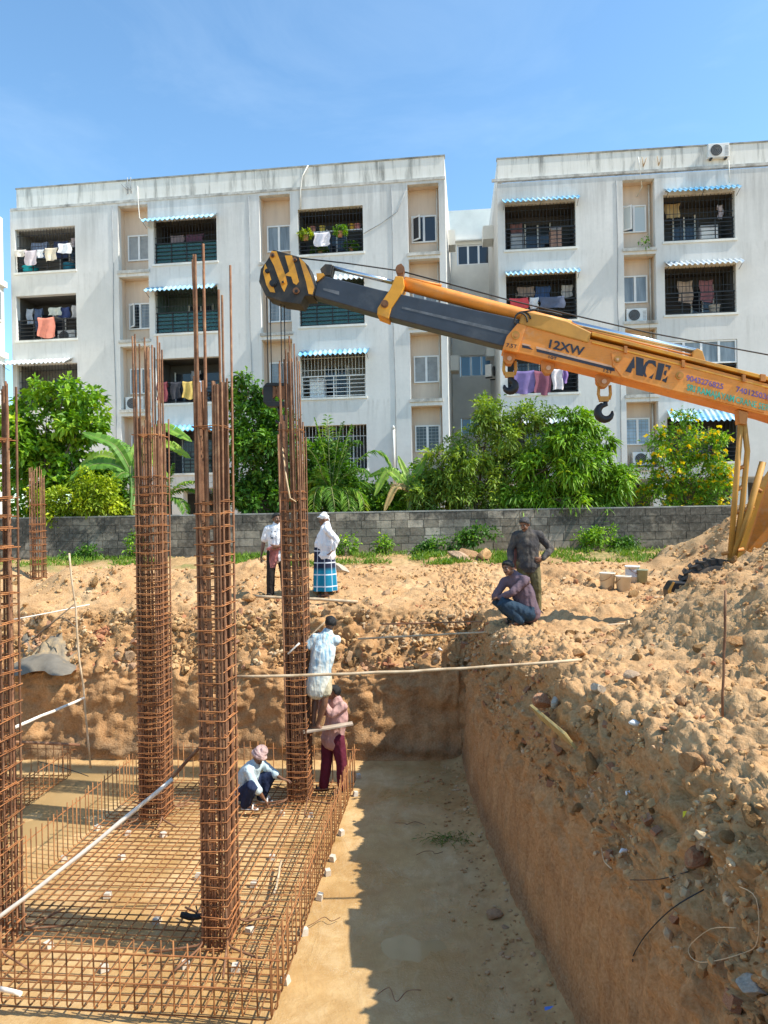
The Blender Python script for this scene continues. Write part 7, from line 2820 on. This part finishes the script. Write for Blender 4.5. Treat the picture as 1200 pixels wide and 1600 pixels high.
# 7 worker with turban squatting beside the column foot
P = at(398, 1252, 10.55)
J = dict(side=(.45, .89, 0), hipside=(.35, .94, 0), pel=(-.14, .04, .20), chest=(-.08, .0, .44), neck=(.03, -.03, .62), head=(.075, -.05, .715), face=(.62, -.45, -.62), up=(.3, 0, 1),
         Lsh=(-.06, -.18, .56), Lel=(.07, -.24, .33), Lwr=(.16, -.20, .17), Lhd=(.22, -.16, .06), Rsh=(.07, .14, .56), Rel=(.27, .10, .42), Rwr=(.40, .02, .36), Rhd=(.49, .0, .35),
         Lhip=(-.16, -.08, .18), Rhip=(-.12, .10, .18), Lkn=(.02, -.28, .38), Rkn=(.24, .12, .40), Lan=(-.10, -.18, .08), Ran=(.08, .10, .08), Lto=(.06, -.20, 0), Rto=(.22, .06, 0), Lpn=(0, 0, -1), Rpn=(0, 0, -1))
p7, hd = person('worker with a wound pink turban squatting on the mat beside the crane-held column', (P.x, P.y, MAT_Z + .03), J,
                dict(hair=None, trousers=('navy_trouser', 2.0), shirt=('pale_blue_shirt', 'roll', .06), girth=1.0, shoes='white_plastic', folds=.012))
c, r, f, u = hd
m = MB()
for k in range(5):
    a = .5 * k
    pts = []
    for q in range(15):
        t = 2 * math.pi * q / 14
        tl = .028 * math.sin(t + a * 2.2)
        pts.append(c + r * math.cos(t) * (.092 - .009 * k) + f * (math.sin(t) * (.104 - .009 * k) - .01) + u * (.030 + .022 * k + tl))
    ell_tube(m, pts, [(.024, .020)] * 15, u, 10)
ell_tube(m, [c + u * .06, c + u * .125], [(.085, .09), (.05, .055)], r, 14)
link('turban', wrinkle(fuse(m, .008, 1), .005, 18, 4, (1, 1, 1)), 'turban_cloth', p7)
# ------------------------------------------------------------------ loose things on the site
# paint buckets
def bucket(px, py, Y, r, h, mat, label, lid=True, lab=False):
    p = at(px, py, Y)
    z = gz(p.x, p.y) - .02
    t = thing('paint_bucket', label, 'bucket', (p.x, p.y, z), random.uniform(0, 6), 'paint buckets at the far heap')
    m = MB()
    m.lathe([(.005, 0), (r * .86, 0), (r * .99, h * .92), (r * 1.06, h * .92), (r * 1.06, h), (r * .97, h), (r * .84, .02), (.005, .02)], 24)
    m.build('body', mat, t)
    m = MB()
    m.tube([(r * 1.05 * math.cos(a), r * 1.05 * math.sin(a) - .0, h * .86 - .10 * math.sin(a) * 1.2) for a in [math.pi * q / 12 for q in range(13)]], .005, 5)
    m.build('handle', 'iron_rusty', t)
    if lab:
        m = MB()
        m.lathe([(r * .935, h * .35), (r * .985, h * .8)], 24)
        m.build('paper_label', 'bucket_label', t)


bucket(949, 903, 14.6, .155, .33, 'cream_bucket', 'cream paint bucket, leftmost of the four beside the far spoil heap')
bucket(974, 904, 14.5, .150, .34, 'cream_bucket', 'cream paint bucket, second of the four beside the far spoil heap')
bucket(988, 895, 15.3, .150, .36, 'white_bucket', 'tall white paint bucket with a label behind the cream ones', lab=True)
bucket(1003, 893, 15.2, .120, .28, 'green_bucket', 'greenish small bucket at the foot of the far spoil heap')


def rock(px, py, Y, s, label, sc=(1, 1, 1), mat=None, seed=0, sink=.25, z=None):
    p = at(px, py, Y) if (Y > 12 or z is not None) else surf(px, py, s * .25)
    me = stone_mesh(100 + seed, 3)
    me.materials.append(MATS[mat or 'stone'])
    o = bpy.data.objects.new('rock', me)
    COL.objects.link(o)
    o.location = p if z is None else (p.x, p.y, z)
    o.scale = (s * sc[0], s * sc[1], s * sc[2])
    o.rotation_euler = (random.uniform(-.4, .4), random.uniform(-.4, .4), random.uniform(0, 6))
    tag(o, label, 'rock', 'large rocks on the site')
    return o


rock(388, 934, 13.9, .17, 'upright brown rock on the bank right of the tallest column', (1, 1, 1.3), seed=1)
rock(718, 871, 19.0, .34, 'pale broken rocks in the grass left of the dark-shirted man', (1.2, 1, .8), seed=2)
rock(738, 869, 19.2, .36, 'long pale rock slab lying in the grass pile', (1.4, .7, .6), seed=3)
rock(757, 867, 19.0, .30, 'brown boulder at the right of the pale rocks in the grass', (1, 1, .9), seed=4)
rock(603, 927, 14.3, .15, 'pale flat stone on the bank above the timber bars', (1.1, 1, .8), seed=5)
rock(531, 888, 15.6, .20, 'leaning pale slab behind the man in the lungi', (1.2, .5, .9), mat='grey_concrete', seed=6)
rock(518, 945, 13.4, .10, 'small grey stone on the bank below the lungi man', seed=7)
rock(1012, 1188, 5.9, .13, 'pale grey stone in the right bank below the rod, half buried', (1, .8, .8), seed=8) if False else None
rock(1080, 1190, 5.05, .10, 'cracked red and white boulder on the near heap', (1, .9, 1.0), seed=9)
rock(1092, 1335, 4.55, .12, 'long pale stone sticking out of the right pit wall', (1.4, .8, .6), seed=10)
rock(1180, 1545, 3.72, .10, 'grey broken concrete lump at the lower right corner', (1, 1, 1), 'grey_concrete', 11)
rock(1165, 1500, 3.85, .09, 'brown smooth stone in the right pit wall inside the loose wire', (1.2, .8, .7), seed=12)
rock(772, 1443, 7.65, .10, 'pale rock lying at the foot of the right pit wall', (1.1, 1, .8), seed=13, z=FLOOR + .05)
rock(790, 1455, 7.45, .055, 'flat small rock beside the pale one at the wall foot', (1.3, .9, .6), seed=14, z=FLOOR + .03)
rock(846, 1095, 7.9, .13, 'reddish boulder above the yellow board in the right bank', (1, 1, 1.1), 'red_brick', 15)
rock(866, 1098, 7.75, .09, 'white-faced stone beside the reddish boulder over the yellow board', (.8, .6, 1.2), 'grey_concrete', 16)
rock(1036, 1138, 5.75, .05, 'pink tile fragment lying on the near heap', (1, .7, .5), 'red_brick', 17)
rock(905, 1020, 8.2, .10, 'brown stone on the right bank at the end of the timber pole', seed=18)
rock(935, 1075, 7.2, .11, 'dark grey lump on the near heap left of the rod', (1.2, 1, .8), 'grey_concrete', 19)
rock(985, 1055, 6.6, .10, 'grey lump on the near heap behind the rod', (1.2, 1, .8), seed=20)
rock(1150, 1000, 5.6, .12, 'brown clod near the right edge on top of the near heap', (1.2, 1, .8), seed=21)


# bits of brick in the right wall: pieces of the ground
rs = np.random.RandomState(14)
bb = MB()
bb.box(-.5, .5, -.5, .5, -.5, .5)
bk = bb.mesh('brick')
bk.materials.append(MATS['red_brick'])
sel = np.flatnonzero((G_F > .6) & (G_F < .93) & (G_E < 0) & (G_Y > 3.3) & (G_Y < 11))
for k in rs.choice(sel, 26, replace=False, p=G_A[sel] / G_A[sel].sum()):
    s = rs.uniform(.5, 1.0)
    o = inst('brick', bk, ground, G_P[k] + G_N[k] * .01, rs.rand(3) * 6.28, (.11 * s, .075 * s, .055 * s))
sel = np.flatnonzero((G_F > .6) & (G_F < .99) & (G_E > 0) & (np.abs(G_X) < 7))
for k in rs.choice(sel, 18, replace=False, p=G_A[sel] / G_A[sel].sum()):
    s = rs.uniform(.6, 1.1)
    o = inst('brick', bk, ground, G_P[k] + G_N[k] * .02, rs.rand(3) * 6.28, (.15 * s, .10 * s, .07 * s))


# grey dusty sheet over the left bank
def sheet():
    c = at(70, 985, 13.1)
    n, mm = 26, 20
    v, f = [], []
    P_ = []
    for i in range(n + 1):
        for j in range(mm + 1):
            a, b = i / n - .5, j / mm - .5
            x = c.x + a * 1.25 * (1 - .25 * b)
            y = 12.95 + b * .85 + .1 * math.sin(i * .5)
            P_.append((x, y))
    X_, Y_ = np.array([p[0] for p in P_]), np.array([p[1] for p in P_])
    Z_ = np.array([gz(a, b) for a, b in P_])
    wr = fbm(np.stack([X_ * 3, Y_ * 3, X_ * 0], 1), 3, ridged=True)
    edge = np.array([min(i, n - i) / n * min(j, mm - j) / mm * 4 for i in range(n + 1) for j in range(mm + 1)])
    Z_ = np.maximum(Z_, -1.0) - .08 + .30 * np.clip(edge * 2.2, 0, 1) ** .6 * .5 + .03 * wr
    bulge = .14 * np.exp(-((X_ - c.x) / .42) ** 2 - ((Y_ - 13.0) / .4) ** 2)
    for (x, y), z in zip(P_, Z_ + bulge):
        v.append((x - c.x, y - 12.9, z))
    for i in range(n):
        for j in range(mm):
            a = i * (mm + 1) + j
            f.append((a, a + mm + 1, a + mm + 2, a + 1))
    m = MB()
    m.raw(v, f, True)
    o = m.build('cement_heap', 'grey_sheet', None, label='grey hardened cement lump draped over the left pit bank', cat='cement')
    o.location = (c.x, 12.9, 0)


sheet()


def wire(name, pts, r, mat, label, cat='wire'):
    pts = [Vector(p) for p in pts]
    b = pts[0].copy()
    out = []
    n = len(pts)
    for i in range(n - 1):
        p0, p1, p2, p3 = pts[max(i - 1, 0)], pts[i], pts[i + 1], pts[min(i + 2, n - 1)]
        for k in range(4):
            f = k / 4
            out.append(0.5 * ((2 * p1) + (p2 - p0) * f + (2 * p0 - 5 * p1 + 4 * p2 - p3) * f * f + (3 * p1 - p0 - 3 * p2 + p3) * f ** 3) - b)
    out.append(pts[-1] - b)
    m = MB()
    m.tube(out, r, 6)
    o = m.build(name, mat, None, label=label, cat=cat)
    o.location = b
    return o


wire('loose_wire', [surf(1155, 1385, .07), surf(1182, 1405, .07), surf(1184, 1470, .07), surf(1160, 1490, .07), surf(1095, 1504, .07), surf(1076, 1482, .07), surf(1110, 1452, .07), surf(1150, 1450, .07)], .0028, 'pale_cord', 'bent pale wire loop hanging on the right pit wall')
wire('black_cable', [surf(1100, 1390, .012), surf(1050, 1420, .012), surf(1010, 1460, .012), surf(990, 1492, .012), surf(989, 1503, .012)], .004, 'black_wire', 'black cable hanging from the right pit wall')
wire('black_cable', [surf(985, 1375, .012), surf(1030, 1374, .012), surf(1075, 1362, .012)], .0028, 'black_wire', 'thin dark wire above the hanging black cable')
wire('pale_root', [surf(940, 1325, .012), surf(944, 1345, .012), surf(955, 1357, .012)], .005, 'pale_cord', 'pale root curling out of the right pit wall')
wire('red_wire', [surf(935, 1207, .012), surf(921, 1215, .012), surf(919, 1228, .012), surf(930, 1237, .012)], .004, 'red_brick', 'small curl of red wire in the right pit wall')
wire('thin_wire', [at(60, 1190, 11.9), at(100, 1200, 11.6), at(138, 1213, 11.4)], .006, 'black_wire', 'thin wire running from the left cage to the mat')
for k, pts in enumerate(([(50, 1000, 13.0), (85, 970, 13.0), (115, 945, 13.3)], [(70, 985, 13.0), (95, 965, 13.1), (118, 980, 13.0)])):
    wire('root', [at(*p) for p in pts], .012, 'bark', ('dark root lying on the grey cement lump', 'dark twig crossing the root on the grey cement lump')[k], 'root')

# black rubber boot-like pipe end on the mat by the tallest column
p = on_z(300, 1436, MAT_Z + .06)
m = MB()
m.tube([(-.12, 0, .05), (-.08, 0, .04), (-.02, 0, .02), (.06, 0, .02), (.16, .02, .03)], [.028, .034, .034, .030, .028], 12)
m.tube([(.02, 0, .03), (.05, .03, .06), (.03, .05, .11)], .008, 6)
o = m.build('rubber_boot', 'black_rubber', None, label='black rubber hose end lying on the mat at the foot of the tallest column', cat='hose')
o.location = p
o.name = 'rubber_hose'
# blue plastic scrap, tags, leaves
for (x, y, z, nm, mat, s, lb) in ((861, 1584, FLOOR + .01, 'plastic_scrap', 'blue_plastic', .055, 'blue plastic scrap on the pit floor at the foot of the right wall'),):
    p = on_z(x, y, z)
    m = MB()
    m.raw([(-s, -s * .8, .0), (s * .9, -s, .012), (s, s * .9, .03), (-s * .8, s, .018), (-s, -s * .8, .004), (s * .9, -s, .016), (s, s * .9, .034), (-s * .8, s, .022)], [(3, 2, 1, 0), (4, 5, 6, 7), (0, 1, 5, 4), (1, 2, 6, 5), (2, 3, 7, 6), (3, 0, 4, 7)])
    o = m.build(nm, mat, None, label=lb, cat='litter')
    o.location = p
for k, (x, y, Y, s, lb) in enumerate(((982, 1240, 5.55, .03, 'white plastic scrap in the right pit wall'), (975, 1331, 5.3, .04, 'pale blue-white plastic flake in the right pit wall'),
                                      (995, 1131, 6.3, .07, 'short white plastic pipe piece on the near heap'), (1046, 960, 12.8, .04, 'white scrap on the far bank'), (687, 1015, 12.75, .06, 'white scrap of plastic at the far bank corner'))):
    p = at(x, y, Y) if Y > 12 else surf(x, y, .01)
    m = MB()
    m.tube([(-s, 0, 0), (-s * .3, .01, .008), (s * .4, 0, .004), (s, .01, .01)], [s * .15, s * .4, s * .35, s * .12], 7)
    o = m.build('plastic_scrap', 'white_plastic', None, label=lb, cat='litter')
    o.location = p
    o.rotation_euler = (random.uniform(-.5, .5), random.uniform(-.6, .6), random.uniform(-1, 1))
for k, (x, y, Y, lb) in enumerate(((1067, 1278, 4.95, 'fresh yellow-green leaf on the right pit wall'), (1042, 1326, 4.95, 'second green leaf on the right pit wall, lower'))):
    rs = np.random.RandomState(90 + k)
    me = leaf_mesh('fallen_leaf', np.zeros((1, 3)), np.array([[.3, -.2, 1.0 if k == 0 else .1]]), np.array([.075]), np.array([.04]), rs, np.array([.95]))
    o = link('fallen_leaf', me, 'leaf_lime', None, label=lb, cat='leaf')
    o.location = surf(x, y, .015)
# green twigs at the wall foot
p = on_z(705, 1312, FLOOR + .03)
rs = np.random.RandomState(97)
n = 160
P_ = np.stack([rs.normal(size=n) * .22, rs.normal(size=n) * .09, np.abs(rs.normal(size=n)) * .02], 1)
D_ = rs.normal(size=(n, 3)) * np.array([1, 1, .25])
link('leafy_twig', leaf_mesh('leafy_twig', P_, D_, np.full(n, .10), np.full(n, .012), rs, rs.rand(n) * .4), 'leaf_neem', None, label='crushed green twigs lying on the shaded pit floor', cat='twig', kind='stuff').location = p

# wire offcuts and a few gravel spills on the slab
rs = np.random.RandomState(123)
for k, (x, y, lb) in enumerate(((620, 1290, 'short bent wire offcut on the shaded slab near the far wall'), (650, 1335, 'curled wire offcut lying in the middle of the shaded slab'),
                                (480, 1440, 'wire offcut on the sunlit slab beside the mat'), (590, 1560, 'long straight wire offcut near the lower edge of the slab'))):
    p = on_z(x, y, FLOOR + .02)
    pts = [Vector((.09 * q + rs.normal() * .02, rs.normal() * .05, .012 + rs.rand() * .02)) for q in range(5)]
    wire('wire_offcut', [p + q for q in pts], .004, 'rust_bar', lb)
